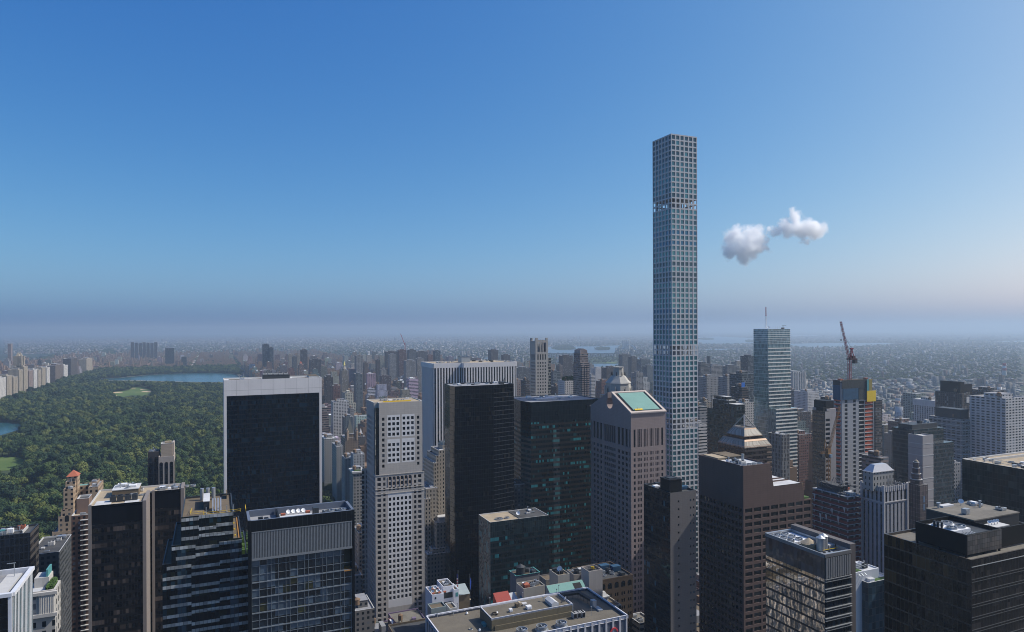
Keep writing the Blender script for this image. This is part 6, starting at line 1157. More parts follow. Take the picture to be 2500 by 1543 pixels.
def lattice(mb, p, q, w, n, t=.22, taper=1.0):
    p, q = Vector(p), Vector(q); d = (q - p).normalized(); s = d.cross(Vector((0, 0, 1))); s = Vector((1, 0, 0)) if s.length < .05 else s.normalized(); u = s.cross(d)
    cs = [(1, 1), (1, -1), (-1, -1), (-1, 1)]; at = lambda k_, i: p + (q - p) * k_ + (s * cs[i][0] + u * cs[i][1]) * w / 2 * (1 + (taper - 1) * k_)
    for i in range(4):
        bar(mb, at(0, i), at(1, i), t)
        for j in range(n): bar(mb, at(j / n, i), at((j + 1) / n, (i + 1) % 4), t * .65); bar(mb, at(j / n, i), at(j / n, (i + 1) % 4), t * .6)
def construction():
    Y0 = 520.0; c = (2055, 927.5); a = atY(*c, Y0); X0, Z = a[0], a[2]; X1 = atY(2132.5, 927, Y0)[0]; Y1 = atX(2041, 927, X0)[1] + 3; reg(X0, X1, Y0, Y1, Z); W = X1 - X0; px = lambda x: atY(1960 + x / 3.515, 1000, Y0)[0]
    rt = root('concrete_tower', 'unfinished concrete tower with orange netting, blue formwork and a yellow panel near its top', 'tower under construction', ((X0 + X1) / 2, (Y0 + Y1) / 2, 0)); fh = 4.35
    xa, xb, xc = px(478), px(532), X1; cm = stone('poured_concrete', (0.33, 0.335, 0.345), var=.08, joint=(6, fh, .1)); dk = pane('open_bay', (0.012, 0.013, 0.016), .6)
    zt = atY(1960 + 400 / 3.515, 770 + 715 / 3.515, Y0)[2]; zs = floors(4, zt - .5, fh, .6, 3.0); mb = MB(); f = Face((X0, Y0), (xa, Y0)); fw = f.w; wins = punched(mb, f, 0, Z - 3, [(fw * .17, fw * .34), (fw * .67, fw * .84)], zs, .8); f2 = Face((X0, Y1), (X0, Y0)); hid = punched(mb, f2, 0, Z - 3, [(f2.w * .2, f2.w * .75)], zs, .8)
    mb.build('core_wall', cm, rt); windows(rt, wins + hid, lambda i, ff, a_, c_: dk, .75, 100)
    part(rt, 'inner_core', stone('inner_concrete', (0.08, 0.08, 0.085)), lambda mb: (bx(mb, xa + .5, X1 - 4, Y0 + 5, Y1, 0, Z - 3, top=True), bx(mb, X0 + .9, xa, Y0 + 5, Y1, 0, Z - 3)))
    z = zt - 3; r = random.Random(5); i = 0
    while z > 6:
        part(rt, 'floor_slab', M['coping'], lambda mb: bx(mb, xa, X1, Y0, Y1, z, z + .6, bottom=True))
        part(rt, 'safety_net', M['orange'], lambda mb: (bx(mb, xb, X1 - .1, Y0 + .35, Y0 + .5, z + .6, z + .6 + r.uniform(1.5, 2.7)), bx(mb, X1 - .4, X1 - .25, Y0 + .5, Y1 - 1, z + .6, z + .6 + r.uniform(1.5, 2.5)), bx(mb, X0 - .5, X0 - .35, Y1 - 9, Y1 - 1, z + .6, z + 2.3)) if i < 16 or r.random() < .5 else bx(mb, xb, X1, Y0 + .4, Y0 + .5, z + .6, z + 1.4)); z -= fh; i += 1
    part(rt, 'hoist_column', M['concrete'], lambda mb: (bx(mb, X1 - .5, X1 + .3, Y0 - .3, Y0 + .5, 0, zt), bx(mb, xb - .5, xb, Y0 - .05, Y0 + .6, 0, zt), bx(mb, xa, xa + .5, Y0 - .05, Y0 + .6, 0, zt)))
    part(rt, 'blue_formwork', M['blue_net'], lambda mb: (bx(mb, X0 + 1.0, px(472), Y0 - .9, Y0 - .3, zt - 1, Z - 9.5, bottom=True), bx(mb, X0 - 1.0, X0 - .4, Y0 + 2, Y1, zt - 1, Z - 6, bottom=True)))
    part(rt, 'dark_formwork', stone('formwork_timber', (0.045, 0.05, 0.05), var=.4, scale=.6), lambda mb: (bx(mb, X0 - .3, px(545), Y0 - .7, Y0 - .1, Z - 9.4, Z - .4, bottom=True), bx(mb, xa, px(545), Y0 - .5, Y0 - .05, zt - 2, Z - 9.4, bottom=True), bx(mb, X0 - 1.0, X0 - .4, Y0 + 2, Y1, Z - 5.9, Z - .6)))
    part(rt, 'yellow_panel', M['yellow'], lambda mb: bx(mb, px(541), X1 + 1.6, Y0 - 1.6, Y0 - 1.2, zt - 4.2, zt + 7.4, bottom=True)); part(rt, 'olive_panel', plain('olive_screen', (0.30, 0.24, 0.07), .8), lambda mb: [bx(mb, px(560) + q * .95, px(560) + q * .95 + .85, Y0 - 1.5, Y0 - 1.2, zt + 7.5, Z - .6) for q in range(5)]); part(rt, 'teal_panel', M['teal'], lambda mb: bx(mb, px(541), px(558), Y0 - 1.5, Y0 - 1.2, zt + 7.5, Z - .4))
    part(rt, 'top_deck', M['brown_roof'], lambda mb: bx(mb, X0 + .2, X1 - .1, Y0, Y1, Z - 1.4, Z - .9, bottom=True)); part(rt, 'rebar', M['dark_steel'], lambda mb: [bar(mb, (r.uniform(X0, X1), r.choice((Y0 + .3, Y1 - 1, Y0 + 6)), Z - 1), (r.uniform(X0, X1) * 0 + r.uniform(X0, X1), Y0 + .3, Z + r.uniform(.4, 1.6)), .14) if q < 6 else bar(mb, (X0 + q * W / 30, Y0 + .3, Z - 1), (X0 + q * W / 30, Y0 + .3, Z + r.uniform(.2, 1.8)), .14) for q in range(30)]); part(rt, 'roof_load', M['tile'], lambda mb: (bx(mb, X1 - 8, X1 - 5, Y0 + 3, Y0 + 6, Z - .9, Z + .8), bx(mb, X0 + 3, X0 + 7, Y0 + 4, Y0 + 8, Z - .9, Z + .5)))
    # red crane
    cx = atY(2074.5, 905, Y0 + 8)[0]; cy = Y0 + 8; zc = atY(2074, 878, cy)[2]; ck = root('tower_crane', 'dark red luffing crane with its jib raised, standing on the unfinished concrete tower', 'crane', (cx, cy, Z - .9)); red = plain('crane_red', (0.24, 0.018, 0.035), .5)
    part(ck, 'mast', red, lambda mb: lattice(mb, (cx, cy, Z - .9), (cx, cy, zc), 2.8, 8, .26)); part(ck, 'machine_deck', plain('crane_dark', (0.06, 0.02, 0.025), .6), lambda mb: (bx(mb, cx - 2.4, cx + 9, cy - 2.2, cy + 2.2, zc, zc + 1.2, bottom=True), bx(mb, cx + 2.5, cx + 6.5, cy - 2.0, cy + 2.0, zc + 1.2, zc + 4.2), bx(mb, cx - 2.2, cx + .2, cy - 2.9, cy - 1.0, zc - .4, zc + 2.6)))
    part(ck, 'counterweight', M['dark_steel'], lambda mb: bx(mb, cx + 6, cx + 9.5, cy - 1.9, cy + 1.9, zc - 4.2, zc - .02, bottom=True)); tip = atY(2052.5, 785, cy + 2); foot = (cx - 1.2, cy, zc + 1.5)
    part(ck, 'jib', red, lambda mb: lattice(mb, foot, tip, 2.0, 16, .24, .7)); ap = atY(2079.5, 851, cy); part(ck, 'a_frame', red, lambda mb: (lattice(mb, (cx + .8, cy, zc + 1), ap, 1.4, 5, .3), bar(mb, (cx + 6.5, cy, zc + 3), ap, .5), bx(mb, ap[0] - 2.2, ap[0] + 1.5, cy - 1, cy + 1, ap[2] - .6, ap[2] + .8))); mid = tuple(foot[i] + (tip[i] - foot[i]) * .62 for i in range(3))
    part(ck, 'stay_rope', M['dark_steel'], lambda mb: bar(mb, ap, mid, .16)); hk = (tip[0] + .4, tip[1], tip[2] - 19); part(ck, 'hoist_rope', M['dark_steel'], lambda mb: (bar(mb, tip, hk, .14), bx(mb, hk[0] - .4, hk[0] + .4, hk[1] - .4, hk[1] + .4, hk[2] - 1.6, hk[2])))
    # yellow-brown crane in front
    cy = 425.0; a = atY(2022, 1089, cy); cx, zc = a[0], a[2]; ck = root('tower_crane', 'ochre crane with a steep jib rising from the netted site beside the striped tower', 'crane', (cx, cy, 0)); oc = plain('crane_ochre', (0.22, 0.115, 0.04), .6)
    part(ck, 'mast', oc, lambda mb: lattice(mb, (cx, cy, 0), (cx, cy, zc), 2.6, 34, .26)); part(ck, 'machine_deck', oc, lambda mb: (bx(mb, cx - 2.5, cx + 2.5, cy - 2, cy + 3, zc - 9, zc - 6, bottom=True), bx(mb, cx - 1.8, cx + 1.8, cy - 1.5, cy + 1.5, zc - 6, zc - 2))); part(ck, 'cab', plain('cab_blue', (0.2, 0.28, 0.34), .4), lambda mb: bx(mb, cx - 1.6, cx + .6, cy - 3.8, cy - 2.02, zc - 9, zc - 6.4, bottom=True)); part(ck, 'counterweight', M['dark_steel'], lambda mb: bx(mb, cx - 9, cx - 5.5, cy - 1.6, cy + 1.6, zc - 9.5, zc - 6.0, bottom=True)); part(ck, 'counter_jib', oc, lambda mb: lattice(mb, (cx - 9, cy, zc - 5.2), (cx, cy, zc - 5.2), 1.4, 5, .25))
    tip = atY(2050, 992, cy + 3); part(ck, 'jib', oc, lambda mb: lattice(mb, (cx + 1.2, cy, zc - 2), tip, 1.8, 14, .22, .7)); part(ck, 'a_frame', oc, lambda mb: (bar(mb, (cx - 1, cy, zc - 2), (cx - 3.6, cy, zc + 6), .4), bar(mb, (cx - 5, cy, zc - 5), (cx - 3.6, cy, zc + 6), .35)))
construction()
def net_site():
    X0, X1, Y0, Y1, Z = GR(10, 1190, 1500, 1620, 335, 345); reg(X0, X1, Y0, Y1, Z); r = random.Random(3)
    rt = root('netted_building', 'lower unfinished building with dark red netting on every open floor, left of the gothic tower', 'building under construction', ((X0 + X1) / 2, (Y0 + Y1) / 2, 0)); fh = 3.9; z = Z; i = 0
    part(rt, 'core', stone('site_concrete', (0.10, 0.10, 0.105)), lambda mb: bx(mb, X0 + 2.5, X1 - 2.5, Y0 + 2.5, Y1 - 2.5, 0, Z + 1)); nt = plain('dark_red_net', (0.16, 0.035, 0.03), .95, var=.5)
    while z > 40:
        part(rt, 'floor_slab', M['concrete'], lambda mb: bx(mb, X0, X1, Y0, Y1, z - .4, z, bottom=True))
        if i: part(rt, 'safety_net', nt, lambda mb: rim_box(mb, X0 + .3, X1 - .3, Y0 + .3, Y1 - .3, z, z + 2.0))
        z -= fh; i += 1
    part(rt, 'column', M['concrete'], lambda mb: [bx(mb, x, x + .7, y, y + .7, 30, Z) for x in (X0 + .6, (X0 + X1) / 2, X1 - 1.3) for y in [Y0 + .6 + q * (Y1 - Y0 - 2) / 4 for q in range(5)]])
    part(rt, 'torn_sheet', M['coping'], lambda mb: [mb.f([(X0 - .06, y, z_), (X0 - .06, y - 1.2, z_ - r.uniform(4, 7)), (X0 - .06, y - 2.0, z_ - .3)]) for y, z_ in [(Y0 + 4 + q * 5.2, Z - r.uniform(2, 26)) for q in range(6)]])
    part(rt, 'dark_scaffold', M['dark_steel'], lambda mb: [bar(mb, (r.uniform(X0, X1), r.uniform(Y0, Y1), Z), (r.uniform(X0, X1), r.uniform(Y0, Y1), Z + r.uniform(2, 9)), .3) for q in range(40)]); shed(rt, X0 + 4, X1 - 2, Y0 + 10, Y1 - 3, Z, 5, M['dark_steel'], M['tar'], 'site_house'); part(rt, 'white_deck', M['white_roof'], lambda mb: bx(mb, X1 - 7, X1 - 1, Y0 + 6, Y0 + 12, Z + 1.2, Z + 1.5, bottom=True)); part(rt, 'hoist', M['tile'], lambda mb: bx(mb, X1 - 3.5, X1 - 2, Y0 + 8, Y0 + 10, Z + 1.5, Z + 4)); clutter(rt, X0 + 1, X1 - 1, Y0 + 1, Y0 + 9, Z, 8, 23, [M['dark_steel'], M['tile'], M['coping']])
def rim_box(mb, X0, X1, Y0, Y1, z0, z1):
    for f in faces(X0, X1, Y0, Y1).values(): fbox(mb, f, .004, f.w - .004, z0, z1, -.1, 0)
net_site()

def pyramid_tower():
    X0, X1, Y0, Y1, Z = GR(9, 408, 668, 930, 1245, 405); reg(X0, X1, Y0, Y1, Z); rt = root('pyramid_tower', 'copper brown glass tower stepping up to an open triangular pyramid frame', 'office tower', ((X0 + X1) / 2, (Y0 + Y1) / 2, 0))
    gm = glass('copper_glass', (0.02, 0.016, 0.015), 1.5, 3.8, ((.2, (0.05, 0.04, 0.034)),), (0.05, 0.04, 0.035), .14, 0, (0.06, 0.046, 0.038), 1.5, wave=.02); cop = plain('copper_sheet', (0.36, 0.26, 0.19), .35, .55); pale = glass('sloped_glass', (0.26, 0.24, 0.20), 1.5, 50, (), (0.30, 0.22, 0.16), .25, wave=.01, rough=.25)
    part(rt, 'curtain_wall', gm, lambda mb: bx(mb, X0, X1, Y0, Y1, 0, Z, top=False))
    for q in range(12): part(rt, 'corner_band', cop, lambda mb: (bx(mb, X1 - 5, X1 + .15, Y0 - .2, Y0 - .02, Z - 2 - q * 3.8, Z - 1 - q * 3.8, bottom=True),))
    cx, cy = (X0 + X1) / 2, (Y0 + Y1) / 2; hx, hy = (X1 - X0) / 2, (Y1 - Y0) / 2
    def frus(mb, s0, s1, z0, z1):
        o = [(cx - hx * s0, cy - hy * s0), (cx + hx * s0, cy - hy * s0), (cx + hx * s0, cy + hy * s0), (cx - hx * s0, cy + hy * s0)]; i = [(cx - hx * s1, cy - hy * s1), (cx + hx * s1, cy - hy * s1), (cx + hx * s1, cy + hy * s1), (cx - hx * s1, cy + hy * s1)]
        for q in range(4): r = (q + 1) % 4; L = math.hypot(o[r][0] - o[q][0], o[r][1] - o[q][1]); mb.f([(*o[q], z0), (*o[r], z0), (*i[r], z1), (*i[q], z1)], [(0, z0), (L, z0), (L, z1), (0, z1)])
    part(rt, 'lower_slope', pale, lambda mb: frus(mb, 1.0, .80, Z, Z + 4.6)); part(rt, 'slope_trim', cop, lambda mb: (frus(mb, 1.006, .97, Z - .5, Z + .9), frus(mb, .845, .79, Z + 3.9, Z + 5.2)))
    part(rt, 'ledge', M['brown_roof'], lambda mb: frus(mb, .8, .66, Z + 4.6, Z + 4.8)); part(rt, 'upper_wall', gm, lambda mb: frus(mb, .67, .67, Z + 4.7, Z + 7.6)); part(rt, 'upper_slope', pale, lambda mb: frus(mb, .67, .44, Z + 7.6, Z + 12.6)); part(rt, 'slope_trim', cop, lambda mb: (frus(mb, .675, .64, Z + 7.2, Z + 8.3), frus(mb, .46, .43, Z + 12.2, Z + 13.0))); part(rt, 'top_deck', M['brown_roof'], lambda mb: frus(mb, .44, .01, Z + 12.7, Z + 12.8))
    s = .40; o = [(cx - hx * s, cy - hy * s, Z + 13.2), (cx + hx * s, cy - hy * s, Z + 13.2), (cx + hx * s, cy + hy * s, Z + 13.2), (cx - hx * s, cy + hy * s, Z + 13.2)]; ap = (cx, cy, Z + 22.5)
    part(rt, 'pyramid_frame', plain('frame_metal', (0.42, 0.38, 0.33), .4, .4), lambda mb: [(bar(mb, o[q], ap, .9), bar(mb, o[q], o[(q + 1) % 4], .9)) for q in range(4)])
pyramid_tower()
def stepped_glass():
    Y0 = 560.0; g1 = GR(9, 305, 590, 670, 830, Y0); X0, X1, _, Y1, Z = g1; reg(X0, X1, Y0, Y1, Z); rt = root('terraced_tower', 'dark green glass tower with an open frame of stepped terraces at its top', 'office tower', ((X0 + X1) / 2, (Y0 + Y1) / 2, 0)); gm = glass('terraced_glass', (0.010, 0.016, 0.018), 2.2, 4.0, ((.18, (0.05, 0.07, 0.075)),), (0.03, 0.035, 0.035), .2, 0, (0.02, 0.024, 0.024), 1.0, wave=.03); D = Y1 - Y0; W = X1 - X0
    zz = lambda y: atY(*P(9, 590, y), Y0)[2]
    for a, b, c, d, z0, z1 in ((0, 1, 0, .42, 0, zz(830)), (0, 1, .42, 1, 0, zz(905)), (-.02, .8, .25, .8, zz(905), zz(800)), (0.02, .7, .35, .72, zz(830), zz(772))):
        x0, x1, y0, y1 = X0 + W * a, X0 + W * b, Y0 + D * c, Y0 + D * d; part(rt, 'glass_block', gm, lambda mb: bx(mb, x0, x1, y0, y1, z0, z1, top=False)); part(rt, 'terrace_roof', M['coping'] if c < .3 else M['tar'], lambda mb: bx(mb, x0 - .3, x1 + .3, y0 - .3, y1 + .3, z1, z1 + .5, bottom=True))
    for q in range(6):
        y = Y0 + D * (.25 + q * .12); part(rt, 'open_frame', M['dark_steel'], lambda mb: (bar(mb, (X0 - .3, y, zz(905)), (X0 - .3, y, zz(772)), .5), bar(mb, (X1 - 2, y, zz(830)), (X1 - 2, y, zz(790)), .5), bar(mb, (X0 - .3, y, zz(772)), (X1 - 2, y, zz(772)), .4)))
    part(rt, 'roof_screen', M['coping'], lambda mb: (bx(mb, X0 + 1, X0 + W * .7, Y0 + D * .35, Y0 + D * .6, zz(772) + .5, zz(765), bottom=True))); 
stepped_glass()
simple('small_stone_tower', 'narrow grey stone tower with tall window strips, standing before the banded tower', 'building', GR(9, 895, 1030, 1105, 1120, 520), facade('strip_stone', (0.26, 0.255, 0.25), (0.02, 0.022, 0.028), 2.0, 4, .5, .7, pier=1), 'tar', 10, 61)
def striped_brown():
    X0, X1, Y0, Y1, Z = GR(9, 1325, 1450, 1500, 895, 480); reg(X0, X1 + 12, Y0, Y1 + 6, Z); rt = root('striped_tower', 'dark brown glass tower with pale slotted corner strips, left of the bare concrete tower', 'office tower', ((X0 + X1) / 2, (Y0 + Y1) / 2, 0)); gm = glass('brown_glass', (0.022, 0.018, 0.018), 1.5, 3.9, ((.25, (0.06, 0.05, 0.045)),), (0.03, 0.026, 0.026), .1, 0, (0.03, 0.024, 0.023), 1.3, wave=.02); st = stone('striped_stone', (0.34, 0.31, 0.29), var=.06)
    f = faces(X0, X1, Y0, Y1); part(rt, 'west_glass', gm, lambda mb: (fq(mb, f['W'], 0, f['W'].w, 0, Z), fq(mb, f['N'], 0, f['N'].w, 0, Z))); mb = MB(); w = punched(mb, f['S'], 0, Z, [(.5, f['S'].w - .5)], floors(4, Z - 6, 4.4, .7, 2.7), .6); mb.build('slotted_wall', st, rt); dk = pane('slot_dark', (0.012, 0.012, 0.014)); windows(rt, w, lambda i, a, b, c: dk, .55, 100); roofing(rt, X0, X1, Y0, Y1, Z + .01, M['tar'], M['dark_steel'])
    x2 = atY(*P(9, 1560, 890), Y0)[0]; zz = atY(*P(9, 1530, 865), Y0 + 4)[2]; zu = atY(*P(9, 1540, 790), Y0 + 4)[2]; part(rt, 'plain_wing', stone('plain_wing_stone', (0.33, 0.30, 0.29)), lambda mb: bx(mb, X1 + .02, x2 + 4, Y0 + 4, Y1 + 6, 0, zz, top=True)); part(rt, 'dark_top', M['black'], lambda mb: (bx(mb, X0 + 3, X1 + 5, Y0 + 5, Y1 - 2, Z - 1, Z + 3.4), bx(mb, X1 + 1, x2 + 3, Y0 + 6, Y1 + 5, zz, zu)))
striped_brown()
def slab_grey():
    X0, X1, Y0, Y1, Z = GR(11, 665, 805, 910, 1130, 420); reg(X0, X1 + 14, Y0, Y1 + 10, Z); rt = root('panel_tower', 'beige panelled tower with thin pale floor lines and a dark glass rear part', 'office tower', ((X0 + X1) / 2, (Y0 + Y1) / 2, 0)); st = stone('beige_panel', (0.36, 0.33, 0.315), var=.05, joint=(60, 15.5, .5)); part(rt, 'panelled_wall', st, lambda mb: bx(mb, X0, X1, Y0, Y1, 0, Z, top=False))
    for q in range(9): part(rt, 'floor_line', M['coping'], lambda mb: bx(mb, X0 - .15, X1 + .15, Y0 - .15, Y1 + .15, Z - 8 - q * 10.5, Z - 7.5 - q * 10.5, bottom=True))
    roofing(rt, X0, X1, Y0, Y1, Z + .01, M['white_roof'], st); gm = glass('panel_rear_glass', (0.02, 0.03, 0.035), 1.6, 3.9, ((.2, (0.04, 0.06, 0.07)),), None, 0, 0, (0.03, 0.035, 0.04), 1.2); zt = atY(*P(11, 870, 1060), Y0 + 12)[2]; x2 = atY(*P(11, 1010, 1100), Y0 + 12)[0]; part(rt, 'rear_glass', gm, lambda mb: bx(mb, X0 + 5, x2, Y0 + 12, Y0 + 34, 0, zt, top=True)); part(rt, 'rear_plant', M['dark_steel'], lambda mb: bx(mb, X0 + 8, x2 - 3, Y0 + 16, Y0 + 30, zt, zt + 4)); clutter(rt, X0 + 9, x2 - 4, Y0 + 17, Y0 + 29, zt + 4, 6, 6); part(rt, 'side_wing', gm, lambda mb: bx(mb, X1 + .1, x2 - .4, Y0 + 2, Y0 + 11.9, 0, Z - 9, top=True))
slab_grey()
def ziggurat_brown():
    X0, X1, Y0, Y1, Z = GR(12, 575, 700, 770, 232, 405); reg(X0, X1, Y0, Y1, Z); rt = root('domed_tower', 'dark brown tower with pale floor lines and a stepped cap under a tan dome', 'building', ((X0 + X1) / 2, (Y0 + Y1) / 2, 0)); wm = glass('domed_brick', (0.065, 0.045, 0.045), 2.4, 3.8, ((.15, (0.09, 0.065, 0.06)),), (0.03, 0.022, 0.024), .6, 0, (0.2, 0.17, 0.16), .35, wave=0, rough=.6)
    part(rt, 'wall', wm, lambda mb: bx(mb, X0, X1, Y0, Y1, 0, Z, top=False)); roofing(rt, X0, X1, Y0, Y1, Z + .01, M['tar'], M['coping']); cx, cy = X0 + (X1 - X0) * .45, (Y0 + Y1) / 2; z = Z - 1; r = min(X1 - X0, Y1 - Y0) * .46
    for q in range(4): part(rt, 'cap_tier', wm, lambda mb: cyl(mb, cx, cy, z, z + 4.6, r, n=8, a0=.39)); part(rt, 'cap_ledge', M['coping'], lambda mb: cyl(mb, cx, cy, z + 4.6, z + 5.0, r * 1.06, n=8, a0=.39)); z += 5.0; r *= .8
    part(rt, 'dome', M['tan_roof'], lambda mb: (cyl(mb, cx, cy, z, z + 1.4, r, r * .7, 10), cyl(mb, cx, cy, z + 1.4, z + 2.0, r * .7, .1, 10))); part(rt, 'finial', M['steel'], lambda mb: bar(mb, (cx, cy, z + 2), (cx, cy, z + 4), .2))
    for q in range(3): part(rt, 'blue_sign', plain('blue_strip', (0.1, 0.16, 0.25)), lambda mb: fbox(mb, Face((X0, Y0), (X1, Y0)), (X1 - X0) * .42, (X1 - X0) * .62, Z - 10 - q * 7 - 5.5, Z - 10 - q * 7, 0, .1)) if q < 2 else None
ziggurat_brown()
def low_terrace():
    X0, X1, Y0, Y1, Z = GR(12, 145, 250, 480, 1085, 285); reg(X0, X1, Y0, Y1 + 8, Z + 8); rt = root('planted_roof_block', 'low blue glass block with planted white roof terraces beside the bronze block', 'building', ((X0 + X1) / 2, (Y0 + Y1) / 2, 0)); gm = glass('terrace_block_glass', (0.02, 0.04, 0.055), 3.0, 4.2, ((.25, (0.04, 0.07, 0.09)),), (0.02, 0.03, 0.035), .2, .3, wave=.03); part(rt, 'curtain_wall', gm, lambda mb: bx(mb, X0, X1, Y0, Y1 + 8, 0, Z, top=False)); roofing(rt, X0, X1, Y0, Y1 + 8, Z + .01, M['white_roof'], M['coping'], .8); z = Z - .8
    part(rt, 'roof_planting', M['green'], lambda mb: (bx(mb, X0 + 7, X1 - 1, Y0 + 1.2, Y0 + 4.5, z, z + .5),)); shed(rt, X0 + 3.4, X0 + 7.4, Y0 + 1.6, Y0 + 4, z, 2, M['white_paint'], M['white_roof'], 'roof_house'); uz = Z + 5.5; part(rt, 'upper_block', stone('white_render', (0.55, 0.55, 0.56), var=.06), lambda mb: bx(mb, X0 - 6, X1 - 8, Y1 - 4, Y1 + 10, 0, uz, top=False)); roofing(rt, X0 - 6, X1 - 8, Y1 - 4, Y1 + 10, uz + .01, M['white_roof'], M['white_paint'], .7); part(rt, 'roof_planting', M['green'], lambda mb: bx(mb, X0 - 4, X0 + 2, Y1 - 2, Y1 + 3, uz - .7, uz - .2)); clutter(rt, X0 + 3, X1 - 9, Y1 - 2, Y1 + 8, uz - .7, 9, 77); part(rt, 'roof_canopy', M['white_paint'], lambda mb: [bar(mb, (X0 - 5 + q * 3, Y1 - 3, uz + 2), (X0 - 5 + q * 3, Y1 + 8, uz + 2), .2) for q in range(5)])
    for q in range(3): part(rt, 'wall_bracket', M['steel'], lambda mb: bar(mb, (X0 - 3 + q * 2.5, Y1 - 5.5, uz - 2), (X0 - 3 + q * 2.5, Y1 - 4, uz - 1.2), .3))
low_terrace()
def arched_brick():
    X0, X1, Y0, Y1, Z = GR(8, 700, 708, 1055, 1070, 352, depth=26); X1 = atY(*P(8, 1055, 1010), 352)[0]; reg(X0, X1, Y0, Y1, Z); rt = root('arched_brick_block', 'brown brick block with round arched top windows in the shade of the gabled tower', 'building', ((X0 + X1) / 2, (Y0 + Y1) / 2, 0)); bk = stone('shaded_brick', (0.095, 0.066, 0.045), var=.12, joint=(1.2, .6, .03)); dk = pane('brick_pane', (0.01, 0.012, 0.014)); tl = pane('brick_pane_teal', (0.03, 0.06, 0.07)); f = Face((X0, Y0), (X1, Y0)); n = 6; mb = MB(); p = f.w / n; us = []  # brick coloured darker in place of shade the sun doesn't cast
    for q in range(n): us += [(p * q + p * .24, p * q + p * .44), (p * q + p * .56, p * q + p * .76)]
    wins = punched(mb, f, 0, Z - 7, us, floors(4, Z - 8, 4.3, 1.0, 2.1), .4); ar = [(p * (q + .2), p * (q + .8)) for q in range(n)]; wa = punched(mb, f, Z - 7, Z, ar, [(Z - 6.2, Z - 3.6)], .4)
    for g_ in faces(X0, X1, Y0, Y1).items():
        if g_[0] != 'S': fq(mb, g_[1], 0, g_[1].w, 0, Z)
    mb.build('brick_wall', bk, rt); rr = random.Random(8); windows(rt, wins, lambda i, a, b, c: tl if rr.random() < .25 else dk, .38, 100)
    for a, b in ar: part(rt, 'arched_window', dk, lambda mb: mb.f([f.p(a, Z - 6.2, .03), f.p(b, Z - 6.2, .03)] + [f.p((a + b) / 2 + (b - a) / 2 * math.cos(t), Z - 3.9 + 1.2 * math.sin(t), .03) for t in (0, .5, 1.05, 1.57, 2.1, 2.64, 3.14)]))
    roofing(rt, X0, X1, Y0, Y1, Z + .01, M['tar'], bk, 1.0); z = Z - 1; clutter(rt, X0 + 10, X1 - 2, Y0 + 2, Y0 + 14, z, 10, 51, [M['dark_steel'], M['steel'], M['blue_net']]); unit(rt, X0 + 17, Y0 + 16, z, 6, 4, 3.6, M['blue_net']); unit(rt, X1 - 5, Y0 + 12, z, 5.5, 4, 3.5, M['blue_net'])
    a = atZ(*P(8, 670, 985), Z + 9.5); b = atZ(*P(8, 790, 965), Z + 9.5); bg_ = stone('beige_render', (0.42, 0.37, 0.33), var=.06, joint=(1.5, 30, .04)); part(rt, 'beige_tower', bg_, lambda mb: bx(mb, a[0], b[0], a[1], a[1] + 9, Z - 12, Z + 9.5, top=False)); roofing(rt, a[0], b[0], a[1], a[1] + 9, Z + 9.52, M['tar'], bg_, .9, .4); part(rt, 'pipe_cluster', M['dark_steel'], lambda mb: [(bar(mb, (a[0] + 1 + q * 1.2, a[1] + 1.5, Z + 9), (a[0] + 1 + q * 1.2, a[1] + 1.5, Z + 11.5), .2), bar(mb, (a[0] + .6, a[1] + 1.5 + q * .8, Z + 11 + q * .1), (b[0] - .6, a[1] + 1.5 + q * .8, Z + 11 + q * .1), .16)) for q in range(6)]); unit(rt, a[0] + 5, a[1] + 4, Z + 9, 2, 1.6, 1.4, M['yellow'])
    q_ = atZ(*P(8, 740, 1130), Z - 6); part(rt, 'stone_lantern', M['coping'], lambda mb: (bx(mb, q_[0] - 2.2, q_[0] + 2.2, Y0 - 6, Y0 - 2, Z - 34, Z - 8), bx(mb, q_[0] - 2.8, q_[0] + 2.8, Y0 - 6.6, Y0 - 1.4, Z - 8, Z - 7.4, bottom=True), cyl(mb, q_[0], Y0 - 4, Z - 7.4, Z - 5.2, 2.8, 1.0, 4, a0=.785)))
arched_brick()
